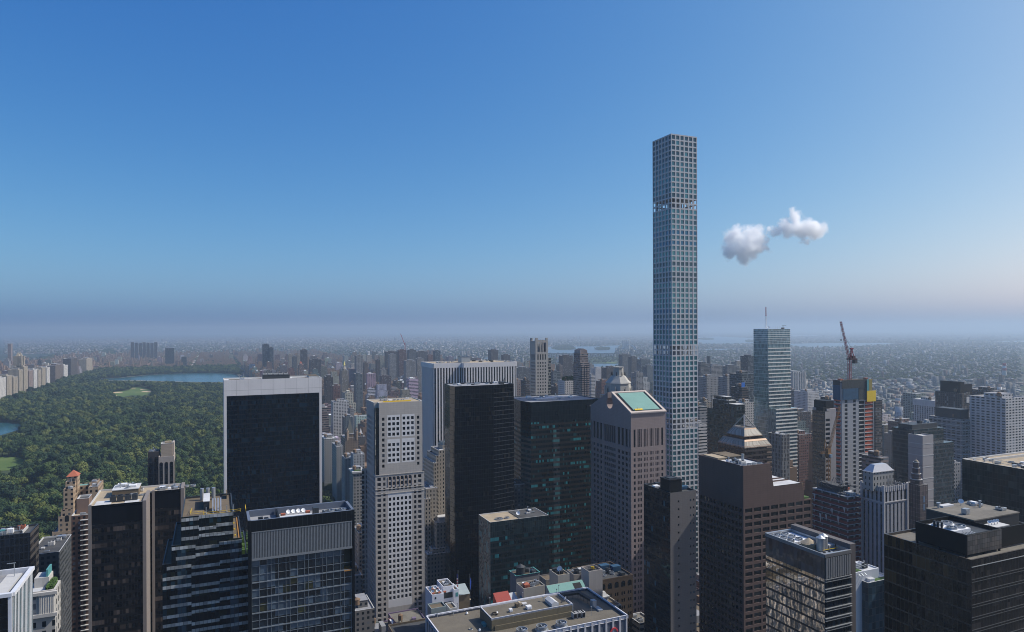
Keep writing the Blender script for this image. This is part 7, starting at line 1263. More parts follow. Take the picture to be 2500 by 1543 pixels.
def hotel_roofs():
    rt = root('mansard_hotel', 'old hotel with jumbled beige roof houses and red and green sloping roofs', 'hotel', (160, 365, 0)); z0 = 91.0; nw, ne, se = atZ(*P(6, 1300, 1180), z0), atZ(*P(8, 640, 1060), z0), atZ(*P(8, 655, 1125), z0); X0, X1, Y0, Y1 = nw[0], ne[0], 336.0, 378.0; reg(X0, X1, Y0, Y1, z0 + 10)
    be = stone('hotel_stone', (0.38, 0.345, 0.29), var=.1); wallbox(rt, X0, X1, Y0, Y1, 0, z0, facade('hotel_wall', (0.36, 0.33, 0.28), bay=3, flo=3.8, wf=.4, hf=.55)); roofing(rt, X0, X1, Y0, Y1, z0 + .01, M['brown_roof'], be, .9)
    a, b = atZ(*P(14, 690, 565), 103), atZ(*P(14, 1570, 490), 103); part(rt, 'green_roof', M['copper'], lambda mb: mb.f([(a[0], Y0 + .5, 100.0), (b[0], Y0 + .5, 100.0), (b[0], Y0 + 9, 105.5), (a[0], Y0 + 9, 105.5)])); part(rt, 'green_roof_end', be, lambda mb: (mb.f([(a[0], Y0 + .5, z0), (a[0], Y0 + .5, 100), (a[0], Y0 + 9, 105.4), (a[0], Y0 + 9, z0)]), mb.f([(a[0], Y0 + .55, z0), (b[0], Y0 + .55, z0), (b[0], Y0 + .55, 100), (a[0], Y0 + .55, 100)]), bx(mb, a[0] + .02, b[0] - .02, Y0 + 9.02, Y0 + 9.4, z0, 105.4))); part(rt, 'roof_hatch', M['black'], lambda mb: mb.f([(b[0] - 7, Y0 + 4, 102.35), (b[0] - 2, Y0 + 4, 102.35), (b[0] - 2, Y0 + 8, 104.85), (b[0] - 7, Y0 + 8, 104.85)]))
    def blk(x0, x1, yt, Y, dz, dep, mat, n=14, nm='roof_house'):
        p, q = atY(*P(n, x0, yt), Y), atY(*P(n, x1, yt), Y); part(rt, nm, mat, lambda mb: bx(mb, p[0], q[0], Y, Y + dep, p[2] - dz, p[2], top=False)); roofing(rt, p[0], q[0], Y, Y + dep, p[2] + .01, M['brown_roof'], mat, .7, .35); return p[0], q[0], p[2]
    A = blk(925, 1185, 228, 356, 16, 11, be); dish(rt, A[0] + 4, 361, A[2] - .7, 1.7, -2.7); clutter(rt, A[0] + .5, A[1] - .5, 357, 366, A[2] - .7, 7, 3, hmax=2)
    B = blk(165, 640, 520, 350, 12, 10, be); clutter(rt, B[0] + .5, B[1] - .5, 351, 359, B[2] - .7, 14, 4, [M['white_paint'], M['tile'], M['steel'], M['copper']], 2.4); C_ = blk(660, 900, 330, 372, 14, 9, stone('hotel_dark', (0.2, 0.185, 0.165))); D_ = blk(1290, 1600, 215, 366, 14, 10, stone('hotel_grey', (0.26, 0.24, 0.22))); clutter(rt, D_[0], D_[1], 367, 375, D_[2] - .7, 7, 6)
    p, q = atY(*P(6, 1300, 1195), 352), atY(*P(6, 1430, 1170), 352); part(rt, 'red_roof', plain('red_sheet', (0.30, 0.045, 0.03), .7), lambda mb: (mb.f([(p[0], 344, z0 + 1), (q[0], 344, z0 + 1), (q[0], 358, z0 + 10), (p[0], 358, z0 + 10)]), mb.f([(p[0], 358.0, z0), (p[0], 344.0, z0 + 1), (p[0], 358, z0 + 10)]), mb.f([(q[0], 344, z0), (q[0], 344, z0 + 1), (q[0], 358, z0 + 10), (q[0], 358, z0)]))); part(rt, 'white_roof_slope', M['white_roof'], lambda mb: (mb.f([(q[0] + .1, 346, z0 + 2), (q[0] + 5, 346, z0 + 2), (q[0] + 3.5, 357, z0 + 9), (q[0] + .1, 357, z0 + 9)]), mb.f([(q[0] + .1, 346, z0), (q[0] + 5, 346, z0), (q[0] + 5, 346, z0 + 2), (q[0] + .1, 346, z0 + 2)]))); part(rt, 'green_slope', M['teal'], lambda mb: (mb.f([(q[0] + 5.2, 345, z0 + 1), (q[0] + 10, 345, z0 + 1), (q[0] + 7, 353, z0 + 8), (q[0] + 5.2, 353, z0 + 8)]), mb.f([(q[0] + 10, 345, z0), (q[0] + 10, 345, z0 + 1), (q[0] + 7, 353, z0 + 8), (q[0] + 7, 353, z0)])))
    E_ = blk(0, 520, 245, 402, 14, 10, stone('hotel_blue_grey', (0.2, 0.19, 0.19)), 14, 'tank_house'); rim(rt, [(E_[0] - .5, 401.5), (E_[1] + .5, 401.5), (E_[1] + .5, 412.5), (E_[0] - .5, 412.5)], E_[2] - .3, E_[2] + .4, .8, M['teal']); tank(rt, E_[0] + 5, 406, E_[2] - .6, 3.0, 4.5, .5, M['dark_steel']); clutter(rt, E_[0] + 9, E_[1], 403, 411, E_[2] - .6, 8, 5, [M['dark_steel'], M['blue_net']]); reg(E_[0], E_[1], 400, 414, E_[2])
    clutter(rt, X0 + 1, X1 - 1, Y0 + 20, Y1 - 2, z0 - .9, 16, 100)
    p = atY(*P(14, 1190, 400), 350); pipe(rt, [(p[0] - 3, 350, p[2] - 5), (p[0] - 2, 350, p[2] - 2), (p[0], 350, p[2]), (p[0] + 4, 350, p[2] - .5)], 1.3, M['white_paint'])
    fp = atY(*P(6, 1213, 1190), 340); part(rt, 'flagpole', M['steel'], lambda mb: bar(mb, (fp[0], 340, z0), (fp[0], 340, z0 + 11), .16)); part(rt, 'white_flag', M['white_paint'], lambda mb: mb.f([(fp[0] - .1, 340, z0 + 10.8), (fp[0] + .9, 340.3, z0 + 4), (fp[0] + .7, 340.4, z0 + 2), (fp[0] - .9, 339.7, z0 + 2.6)]))
hotel_roofs()
def white_penthouse():
    z0 = 82.0; Y0 = 335.0; rt = root('terrace_building', 'brown corner building with a white roof block, many small dishes and planted terraces', 'building', (95, 350, 0)); a, b = atY(*P(13, 30, 830), Y0), atY(*P(13, 1500, 860), Y0); X0, X1 = a[0], b[0]; Y1 = 385.0; reg(X0, X1, Y0, Y1, z0 + 22)
    wallbox(rt, X0, X1, Y0, Y1, 0, z0, facade('terrace_stone', (0.27, 0.22, 0.18), bay=4, flo=4, wf=.42, hf=.5)); roofing(rt, X0, X1, Y0, Y1, z0 + .01, M['tar'], M['brown_roof'], 1.1); wr = stone('white_render_wall', (0.66, 0.66, 0.70), var=.04); z = z0 - 1.1
    def blk(x0, x1, yt, Y, dep, mat, dz=25, nm='white_block'):
        p, q = atY(*P(13, x0, yt), Y), atY(*P(13, x1, yt), Y); part(rt, nm, mat, lambda mb: bx(mb, p[0], q[0], Y, Y + dep, z, p[2], top=False)); roofing(rt, p[0], q[0], Y, Y + dep, p[2] + .01, M['brown_roof'], mat, .7, .35); return p[0], q[0], p[2]
    A = blk(500, 742, 662, 356, 13, wr); part(rt, 'block_window', M['black'], lambda mb: bx(mb, A[0] + 1.6, A[0] + 2.3, 355.9, 355.99, A[2] - 2.4, A[2] - 1.4, bottom=True)); r = random.Random(9)
    for q in range(6): dish(rt, A[0] + 1.2 + (q % 3) * 2.7, 359 + (q // 3) * 4.4, A[2] - .7, r.uniform(.7, 1.1), -2.2 + r.uniform(-.4, .4))
    for q in range(5): unit(rt, A[0] + 1.5 + q * 1.6, 358.4 + (q % 2) * 6, A[2] - .7, 1.4, 1.2, .8, M['tile'])
    B = blk(745, 985, 482, 364, 12, wr); part(rt, 'dark_louvre', M['dark_steel'], lambda mb: bx(mb, B[0] + .4, B[1] - .8, 363.9, 363.99, B[2] - 6.5, B[2] - 3.4, bottom=True)); part(rt, 'dark_louvre', M['dark_steel'], lambda mb: bx(mb, B[0] + .5, B[1] - 1.6, 363.9, 363.99, B[2] - 9.6, B[2] - 8.6, bottom=True)); clutter(rt, B[0] + .5, B[1] - .5, 365, 375, B[2] - .7, 8, 4, [M['coping'], M['steel']], 1.5); Cc = blk(990, 1088, 540, 361, 9, wr); part(rt, 'block_window', M['teal'], lambda mb: bx(mb, Cc[0] + .8, Cc[0] + 2.2, 360.9, 360.99, Cc[2] - 4, Cc[2] - 1.8, bottom=True))
    Dd = blk(1095, 1330, 640, 368, 8, M['brown_roof'], nm='garden_room'); part(rt, 'glass_canopy', plain('canopy_grey', (0.3, 0.34, 0.33), .4), lambda mb: mb.f([(Dd[0], 367, Dd[2] - .3), (Dd[1], 367, Dd[2] - .3), (Dd[1], 376, Dd[2] + 2.6), (Dd[0], 376, Dd[2] + 2.6)]))
    E_ = blk(480, 810, 965, 343, 7, plain('grey_green_metal', (0.24, 0.28, 0.27), .5), nm='roof_house'); F_ = blk(890, 1050, 960, 346, 8, M['coping'], nm='roof_house'); part(rt, 'sloped_skylight', plain('skylight_glass', (0.2, 0.2, 0.2), .3), lambda mb: mb.f([(F_[1] + 1, 343, z0 + .5), (F_[1] + 6, 343, z0 + .5), (F_[1] + 5, 350, z0 + 5), (F_[1] + .4, 350, z0 + 5)]))
    part(rt, 'round_cover', M['blue_net'], lambda mb: cyl(mb, X0 + 11.5, Y0 + 12, z, z + 2.2, 2.4, n=16))
    for (u, v) in ((13.2, 4), (1, 0)):
        if u > 2: part(rt, 'parasol', M['white_paint'], lambda mb: (cyl(mb, X0 + u, Y0 + v, z + 2.2, z + 3, 1.5, 0, 10), cyl(mb, X0 + u, Y0 + v, z, z + 2.2, .08, n=6)))
    for q, mt_ in ((0, M['white_paint']), (4, M['tan_roof'])): p = atZ(*P(13, 1160 + q * 35, 725), z0 + 3); part(rt, 'parasol', mt_, lambda mb: (cyl(mb, p[0], p[1], z0 + 2.2, z0 + 3, 1.7, 0, 10), cyl(mb, p[0], p[1], z, z0 + 2.2, .08, n=6)))
    for q in range(26):
        x, y = (r.uniform(X0 + 1, X0 + 9), r.uniform(Y0 + 16, Y0 + 26)) if q < 10 else (r.uniform(X1 - 16, X1 - 1), r.uniform(Y0 + 6, Y0 + 26)); h = r.uniform(.8, 2.4)
        part(rt, 'terrace_shrub', M['green'], lambda mb: [mb.f([tuple(Vector((x, y, z + h * .6)) + Vector((r.gauss(0, .6), r.gauss(0, .6), r.gauss(0, .5))) + d_) for d_ in (Vector((.4, 0, 0)), Vector((0, .4, .2)), Vector((-.3, 0, .4)))]) for l in range(26)])
    part(rt, 'copper_awning', M['teal'], lambda mb: (mb.f([(X0 - 2.5, Y0 + 1, z0 - 8), (X0 - .05, Y0 + 1, z0 - 4), (X0 - .05, Y0 + 30, z0 - 4), (X0 - 2.5, Y0 + 30, z0 - 8)][::-1]), bx(mb, X0 - 2.6, X0 - .05, Y0 + 1, Y0 + 30, z0 - 12, z0 - 8.02)))
    # flags: striped one and a blue one
    for n_, x, yb, h, nm in ((13, 1075, 560, 11, 'striped_flag'), (13, 1338, 640, 11, 'blue_flag')):
        p = atY(*P(n_, x, yb), 366); part(rt, 'flagpole', M['steel'], lambda mb: bar(mb, (p[0], 366, z0), (p[0], 366, p[2] + 11.5 if n_ else 0), .14))
        if nm == 'blue_flag': part(rt, nm, plain('flag_blue', (0.015, 0.06, 0.35), .8), lambda mb: mb.f([(p[0], 366, p[2] + 10), (p[0] + .9, 366.2, p[2] + 7), (p[0] + .4, 366, p[2] + 2.5), (p[0], 366, p[2] + 3)]))
        else:
            fm = [plain('flag_red', (0.4, 0.03, 0.04), .8), plain('flag_white', (0.6, 0.6, 0.6), .8), plain('flag_canton', (0.02, 0.03, 0.15), .8)]; mb = MB(); top, bot = p[2] + 9.5, p[2] + 2.2
            for q in range(9): za, zb_ = bot + (top - bot) * q / 9, bot + (top - bot) * (q + 1) / 9; mb.f([(p[0] - .75, 366, za), (p[0] - .02, 366.1, za), (p[0] - .02, 366.1, zb_), (p[0] - .75, 366, zb_)], None, 2 if q > 5 else q % 2)
            mb.build(nm, fm, rt)
white_penthouse()
def stepped_limestone():
    Y0 = 505.0; rt = root('setback_tower', 'pale limestone setback tower stepping down between the checkered tower and the black faceted tower', 'office tower', (175, 620, 0)); wm = facade('setback_stone', (0.44, 0.39, 0.33), (0.03, 0.032, 0.036), 3.0, 3.7, .36, .55, light=(0.14, 0.14, 0.14), lshare=.12)
    for (n_, x0, x1, y, Y, dep) in ((5, 880, 1040, 1272, 615, 26), (5, 918, 1040, 1222, 621, 16), (5, 855, 900, 1325, 613, 30), (5, 830, 860, 1392, 610, 34), (6, 680, 780, 262, 604, 36), (6, 668, 720, 352, 600, 40), (6, 770, 930, 562, 592, 22), (6, 735, 930, 790, 588, 24), (6, 690, 930, 840, 584, 26)):
        p, q = atY(*P(n_, x0, y), Y), atY(*P(n_, x1, y), Y); z = p[2]; wallbox(rt, p[0], q[0], Y, Y + dep, 0, z, wm); roofing(rt, p[0], q[0], Y, Y + dep, z + .01, M['grey_roof'], M['coping'], .8, .4); clutter(rt, p[0] + .5, q[0] - .5, Y + 1, Y + dep - 1, z - .8, 3, int(y), hmax=2); reg(p[0], q[0], Y, Y + dep, z)
    p = atY(*P(6, 800, 560), 594); part(rt, 'roof_house', M['coping'], lambda mb: bx(mb, p[0], p[0] + 12, 596, 606, p[2] - 1, p[2] + 4))
    p, q = atY(*P(5, 918, 1222), 621), atY(*P(5, 1040, 1222), 621)
    for k_ in range(5): part(rt, 'crown_fin', M['steel'], lambda mb: bx(mb, p[0] + 1 + k_ * 2.6, p[0] + 1.5 + k_ * 2.6, 622, 636, p[2], p[2] + 2.6))
stepped_limestone()
simple('tan_roof_block', 'low beige block with a flat grey roof beside the ribbed white block', 'building', (lambda a, b, c: (a[0], b[0], b[1] - 0.0, a[1], 74.0))(atZ(*P(8, 1003, 1360), 74), atZ(*P(8, 1240, 1412), 74), 0), facade('tan_block_wall', (0.3, 0.27, 0.23), bay=3.0, flo=3.6, wf=.9, hf=.45), 'gravel', 5, 9)
def ornate_white():
    Y0 = 330.0; c = atY(*P(2, 480, 1140), Y0); x0 = atY(*P(2, 335, 1150), Y0)[0]; Z = c[2]; X1 = c[0]; Y1 = atX(*P(2, 530, 1075), X1)[1]; reg(x0 - 10, X1, Y0, Y1, Z); rt = root('ornate_block', 'white ornate older block with columns at the top and greenery on its roof', 'building', ((x0 + X1) / 2, (Y0 + Y1) / 2, 0)); st = stone('ornate_stone', (0.50, 0.47, 0.43), var=.1); wallbox(rt, x0 - 10, X1, Y0, Y1, 0, Z, facade('ornate_wall', (0.45, 0.43, 0.4), bay=3.4, flo=3.8, wf=.4, hf=.6)); roofing(rt, x0 - 10, X1, Y0, Y1, Z + .01, M['white_roof'], st, 1, .7)
    for q in range(9): part(rt, 'column', st, lambda mb: cyl(mb, x0 + .6 + q * (X1 - x0 - 1) / 8, Y0 - .5, Z - 9, Z - 1.5, .5, n=8))
    part(rt, 'cornice', st, lambda mb: (bx(mb, x0 - 10, X1 + .9, Y0 - 1.2, Y0 - .01, Z - 1.5, Z - .3, bottom=True), bx(mb, x0 - 10, X1 + .9, Y0 - 1.2, Y0 - .01, Z - 10.4, Z - 9, bottom=True))); part(rt, 'roof_house', M['teal'], lambda mb: bx(mb, x0 + 1, X1 - 4, Y0 + 16, Y1 - 3, Z - 1, Z + 6)); part(rt, 'roof_house', st, lambda mb: bx(mb, x0 - 3, X1 - 3.5, Y0 + 8, Y0 + 15.9, Z - 1, Z + 3)); r = random.Random(2)
    part(rt, 'roof_greenery', M['green'], lambda mb: [mb.f([(X1 - r.uniform(.8, 4), Y0 + r.uniform(1, 14), Z + r.uniform(-.8, 1.4)) for _ in range(3)]) for l in range(160)]); clutter(rt, x0, X1 - 4, Y0 + 17, Y1 - 4, Z + 6, 7, 15)
ornate_white()
p_ = atY(*P(2, 345, 830), 500); simple('green_roof_block', 'dark block with a green metal roof edge below the tan stepped hotel', 'building', (p_[0] - 6, atY(*P(2, 520, 830), 500)[0], 500, 540, p_[2]), facade('dark_block_wall', (0.07, 0.075, 0.08), bay=3, wf=.5), 'tar', 6, 19)

# ------------------------------------------------------------------ towers in the middle distance, one by one
FW = {}
def fw(c, st):
    """facade by colour and style"""
    key = (c, st)
    if key not in FW:
        a = dict(a=dict(bay=3.6, flo=3.6, wf=.45, hf=.5), r=dict(bay=3.4, flo=3.6, wf=1.0, hf=.42), p=dict(bay=3.2, flo=3.4, wf=.45, hf=.6, pier=1), g=dict(bay=1.8, flo=3.6, wf=.85, hf=.7), b=dict(bay=5.6, flo=3.1, wf=.62, hf=.5))[st]
        FW[key] = facade('facade_%s_%d' % ({'a': 'punched', 'r': 'ribbon', 'p': 'piered', 'g': 'glazed', 'b': 'wide'}[st], len(FW)), c, **a)
    return FW[key]
BR, DB, RB, GY, DG, SL, BE, WH, PK, BG = (0.15, 0.115, 0.095), (0.075, 0.06, 0.055), (0.18, 0.09, 0.07), (0.29, 0.28, 0.27), (0.12, 0.12, 0.12), (0.04, 0.045, 0.052), (0.36, 0.31, 0.24), (0.58, 0.56, 0.54), (0.26, 0.195, 0.17), (0.13, 0.155, 0.17)
def mid(n, xl, xc, xr, yt, Y, c, st, name, label, cat='apartment tower', depth=None, top=None, roof='grey_roof'):
    geo = GR(n, xl, xc, xr, yt, Y, depth); X0, X1, Y0, Y1, Z = geo
    if Y1 - Y0 < 8: geo = (X0, X1, Y0, Y0 + max(18, (X1 - X0) * .8), Z)
    rt = simple(name, label, cat, geo, fw(c, st), roof, 3 if Y < 1300 else 0, int(xc + yt), group=None, bulk=(.25, .75, .25, .75, (top or 5)))
    if Y < 1500: tank(rt, geo[0] + (geo[1] - geo[0]) * .2, geo[2] + (geo[3] - geo[2]) * .3, Z - 1, 2.2, 3.6, 2.4)
    return rt, geo
def spire(rt, geo, h, r, mat, n=4, z0=0):
    X0, X1, Y0, Y1, Z = geo; part(rt, 'spire', mat, lambda mb: cyl(mb, (X0 + X1) / 2, (Y0 + Y1) / 2, Z + z0, Z + z0 + h, r, .2, n, a0=.785))
MID = [
 (4, 758, 762, 826, 242, 3900, SL, 'p', 'twin_slab', 'taller half of the dark twin slab tower beyond the reservoir', 60), (4, 826, 828, 866, 272, 3890, SL, 'p', 'twin_slab', 'shorter half of the dark twin slab tower beyond the reservoir', 60),
 (4, 1000, 1012, 1050, 340, 3600, BE, 'a', 'apartment_tower', 'cream lit tower left of the dark tower far beyond the black slab', 40), (4, 1048, 1056, 1092, 360, 3300, DG, 'a', 'apartment_tower', 'dark grey tower standing before two cream towers in the distance', 40),
 (4, 1092, 1097, 1126, 348, 3600, BE, 'a', 'apartment_tower', 'cream tower squeezed beside the dark red brown tower in the distance', 40), (4, 1128, 1134, 1196, 297, 3400, DB, 'p', 'apartment_tower', 'dark red brown tower with a stepped top in the distance', 40),
 (4, 1106, 1112, 1160, 440, 2600, PK, 'a', 'apartment_tower', 'slim pinkish tower with a small pyramid cap in front of the dark red brown one', 30), (4, 1216, 1224, 1326, 388, 3000, DB, 'b', 'apartment_slab', 'wide dark slab right of the slim pinkish tower', 40),
 (4, 1656, 1670, 1732, 350, 2700, GY, 'b', 'apartment_tower', 'grey ribbed apartment tower on the far skyline, left of the checkered tower', 35), (4, 1518, 1530, 1592, 495, 2200, BE, 'p', 'spired_hotel', 'tall beige hotel tower with a narrow gilded spire', 30),
 (4, 1650, 1664, 1732, 530, 1900, BG, 'a', 'apartment_tower', 'blue grey apartment tower with even windows below the grey ribbed one', 30), (4, 1366, 1374, 1446, 556, 2000, DB, 'a', 'apartment_block', 'dark brown block left of the gilded spire', 40),
 (4, 1430, 1446, 1600, 800, 1480, WH, 'b', 'white_block', 'broad white apartment block with rows of dark windows near the avenue', 30), (4, 1598, 1612, 1648, 868, 1430, GY, 'a', 'plain_block', 'plain blue grey gable wall right of the broad white block', 26),
 (4, 1440, 1448, 1510, 645, 1800, RB, 'a', 'apartment_block', 'red brick block under the dark brown block', 30), (4, 1546, 1556, 1640, 950, 1330, BG, 'a', 'apartment_block', 'shaded blue grey block below the plain gable wall', 26),
 (5, 366, 372, 482, 312, 3200, DB, 'a', 'apartment_tower', 'wide red brown tower behind the grey striped one', 40), (5, 396, 402, 466, 340, 2900, GY, 'r', 'apartment_tower', 'grey tower with horizontal stripes before the wide red brown one', 34), (5, 490, 496, 566, 298, 3100, RB, 'r', 'tower_shell', 'red netted tower shell with a tiny crane in the distance', 34),
 (5, 584, 592, 660, 296, 3000, DG, 'a', 'apartment_tower', 'dark grey tower with a rounded cap right of the red netted shell', 34), (5, 662, 668, 772, 312, 3400, DB, 'a', 'apartment_tower', 'brown tower pair far right of the dark grey tower', 34), (5, 838, 844, 896, 305, 3000, BG, 'g', 'apartment_tower', 'teal glass tower with a red roof light above the finned tower', 34),
 (5, 532, 560, 660, 402, 2350, GY, 'p', 'apartment_slab', 'wide grey slab with vertical stripes, left half', 30), (5, 655, 670, 736, 380, 2380, GY, 'p', 'apartment_slab', 'grey slab with vertical stripes and a taller core, right half', 30), (5, 272, 277, 312, 395, 2700, DB, 'a', 'apartment_tower', 'narrow brown tower left of the grey striped one', 24),
 (5, 150, 158, 192, 418, 2500, BR, 'a', 'apartment_tower', 'narrow brown tower right of the grey ribbed one', 24), (5, 772, 778, 824, 345, 3000, RB, 'a', 'apartment_tower', 'small red brick tower left of the teal glass tower', 24), (5, 1378, 1386, 1458, 298, 2900, DB, 'a', 'apartment_tower', 'dark brown stepped tower above the right part of the finned tower', 34), (5, 1502, 1510, 1574, 345, 2900, DB, 'a', 'apartment_tower', 'low brown tower behind the right end of the finned tower', 30),
 (5, 1612, 1630, 1690, 416, 2300, GY, 'a', 'apartment_tower', 'pale grey tower just right of the finned tower', 30), (5, 1636, 1650, 1768, 472, 2100, DG, 'p', 'apartment_slab', 'grey slab with stripes below the pale grey tower', 30), (5, 1612, 1640, 1716, 602, 1300, PK, 'a', 'apartment_tower', 'pinkish brown tower right of the finned tower, before the striped slab', 26), (5, 1708, 1724, 1768, 592, 1250, DB, 'r', 'apartment_tower', 'thin brown tower touching the crenellated stone tower', 24),
 (5, 1600, 1624, 1718, 835, 850, GY, 'r', 'office_block', 'grey ribbon windowed office block between the finned tower and the green prism', 24), (5, 1600, 1622, 1718, 1050, 960, WH, 'a', 'white_terraced_block', 'white terraced apartment block low between the finned tower and the green prism', 24),
 (7, 486, 496, 590, 352, 2200, DB, 'a', 'apartment_tower', 'red brown tower with a ragged top right of the crenellated stone tower', 34), (7, 454, 460, 492, 445, 2000, BR, 'a', 'apartment_tower', 'small brown tower in front of the ragged red brown one', 24), (7, 392, 400, 470, 510, 1450, BG, 'r', 'office_block', 'blue block with white floor lines right of the crenellated stone tower', 26),
 (7, 500, 512, 634, 596, 1050, WH, 'a', 'garden_roof_block', 'pale apartment block with trees on its flat roof', 26), (7, 412, 426, 502, 652, 1250, DB, 'a', 'apartment_block', 'dark brown block left of the block with rooftop trees', 26), (7, 1064, 1072, 1152, 340, 2500, DG, 'a', 'apartment_tower', 'grey tower behind the octagonal stone top', 30), (7, 1156, 1162, 1214, 362, 2400, DB, 'a', 'apartment_tower', 'thin brown tower right of the octagonal stone top', 26),
 (7, 1244, 1252, 1340, 388, 2300, BG, 'g', 'apartment_tower', 'blue tinted tower left of the slender grid tower', 30), (7, 748, 756, 796, 438, 2100, GY, 'a', 'apartment_tower', 'grey tower right of the thin ridged tower', 26), (7, 800, 810, 896, 474, 1900, WH, 'a', 'apartment_tower', 'pale stepped apartment tower left of the octagonal stone top', 30), (7, 908, 918, 1032, 468, 1750, DB, 'a', 'apartment_tower', 'dark red tower with pale edges left of the octagonal stone top', 30),
 (7, 1196, 1208, 1275, 520, 1500, GY, 'b', 'apartment_tower', 'pale grey tower below the thin brown one near the slender grid tower', 26), (7, 1300, 1310, 1375, 455, 1900, BG, 'a', 'apartment_tower', 'grey blue tower touching the left edge of the slender grid tower', 26), (7, 750, 770, 808, 545, 1500, WH, 'r', 'office_block', 'white banded block right of the thin ridged tower', 24), (7, 860, 870, 960, 600, 1400, RB, 'a', 'apartment_block', 'red brick block below the dark red tower', 26),
 (9, 212, 240, 330, 430, 1500, DG, 'r', 'apartment_tower', 'grey rounded tower with balcony lines right of the slender grid tower', 30), (9, 330, 345, 452, 448, 1600, GY, 'r', 'apartment_tower', 'pale blue grey tower beside the rounded balcony tower', 30), (9, 282, 300, 406, 560, 1150, GY, 'a', 'apartment_tower', 'ribbed grey apartment tower in front of the rounded balcony tower', 28), (9, 470, 500, 616, 455, 1700, DG, 'b', 'apartment_slab', 'grey brown slab with balconies left of the banded tower', 30),
 (9, 572, 590, 688, 414, 1900, BE, 'b', 'apartment_slab', 'beige slab with deep balconies behind the grey brown one', 30), (9, 688, 700, 768, 356, 1500, SL, 'g', 'dark_tower', 'dark blue tower just left of the banded tower', 30), (9, 584, 640, 768, 530, 900, BG, 'g', 'office_block', 'blue glass block left of the banded tower', 30), (9, 478, 500, 586, 560, 1050, GY, 'a', 'office_block', 'pale grey block with a flat top left of the blue glass block', 26),
 (9, 590, 640, 706, 660, 800, DB, 'r', 'brick_block', 'red brown block with a bright blue screen on its roof', 24), (9, 600, 670, 765, 812, 760, WH, 'a', 'white_apartment_tower', 'white apartment tower with dark balconies in front of the banded tower', 24), (9, 214, 230, 306, 848, 700, GY, 'r', 'office_block', 'grey office block with ribbon windows right of the slender grid tower', 24), (9, 212, 222, 302, 1025, 640, WH, 'r', 'office_block', 'pale ribbon windowed block low beside the slender grid tower', 24), (9, 262, 290, 352, 800, 800, BE, 'a', 'office_block', 'blank beige block top behind the terraced tower', 24),
 (9, 1115, 1130, 1266, 518, 1500, WH, 'p', 'hospital_tower', 'white ribbed hospital tower right of the banded tower', 40), (9, 1176, 1280, 1392, 705, 1150, WH, 'a', 'hospital_block', 'white stepped hospital block with square windows', 40), (9, 1130, 1150, 1200, 690, 1250, DG, 'r', 'hospital_block', 'dark low hospital wing right of the banded tower', 40), (9, 1390, 1400, 1440, 770, 1200, WH, 'a', 'hospital_block', 'white narrow wing right of the stepped hospital block', 30), (9, 1172, 1190, 1310, 900, 900, DB, 'a', 'brick_block', 'dark brown apartment block below the white hospital', 30), (9, 1180, 1195, 1322, 1120, 700, RB, 'a', 'brick_block', 'brown brick slab right of the banded tower, lower', 26), (9, 1480, 1500, 1560, 790, 640, SL, 'g', 'dark_tower', 'black glass tower behind the striped brown tower', 24),
 (11, 330, 348, 412, 782, 640, DB, 'r', 'apartment_tower', 'dark tower with pale balcony lines right of the bare concrete tower', 24), (11, 600, 608, 742, 1000, 760, RB, 'a', 'brick_block', 'red brick block left of the white ribbed hall tower', 26), (11, 500, 505, 590, 740, 1900, GY, 'a', 'apartment_tower', 'pale grey tower in the haze right of the yellow panel', 30), (11, 590, 600, 690, 688, 2100, GY, 'a', 'apartment_tower', 'taller grey tower in the haze above the red brick block', 30), (11, 690, 700, 790, 765, 1900, DG, 'a', 'apartment_tower', 'dark grey tower in the haze left of the white ribbed hall tower', 30),
 (11, 788, 925, 1006, 790, 800, WH, 'p', 'hall_tower', 'white tower with ribbed walls below a blank top, hazy, right side', 40), (11, 1064, 1190, 1268, 718, 640, DB, 'p', 'apartment_tower', 'tall dark brown tower with square openings on its edge, right side', 40), (11, 1262, 1280, 1370, 690, 900, GY, 'a', 'apartment_tower', 'white edged grey tower between the tall dark brown tower and the dark slab', 40), (11, 1366, 1500, 1618, 692, 700, DB, 'g', 'apartment_slab', 'wide dark slab left of the white apartment tower at the right edge', 40),
 (11, 1512, 1612, 1830, 768, 480, WH, 'b', 'white_apartment_tower', 'white apartment tower with grey balcony strips at the right edge', 40), (11, 988, 1190, 1296, 972, 520, GY, 'b', 'balcony_tower', 'grey tower with white balcony grid and a dark blank top', 40), (11, 1268, 1280, 1372, 895, 720, BG, 'a', 'apartment_block', 'blue grey block under the white edged grey tower', 30), (11, 540, 560, 600, 1120, 700, BE, 'a', 'low_block', 'pale low block left of the red brick block', 22), (11, 335, 400, 475, 1345, 430, PK, 'r', 'low_block', 'pinkish brown low block behind the silver hipped roof', 20),
 (11, 1012, 1080, 1175, 1400, 470, GY, 'a', 'low_block', 'pale low block at the foot of the balcony tower', 20), (11, 750, 850, 1012, 1062, 560, BG, 'g', 'office_block', 'dark teal glass block behind the beige panelled tower', 26),
]
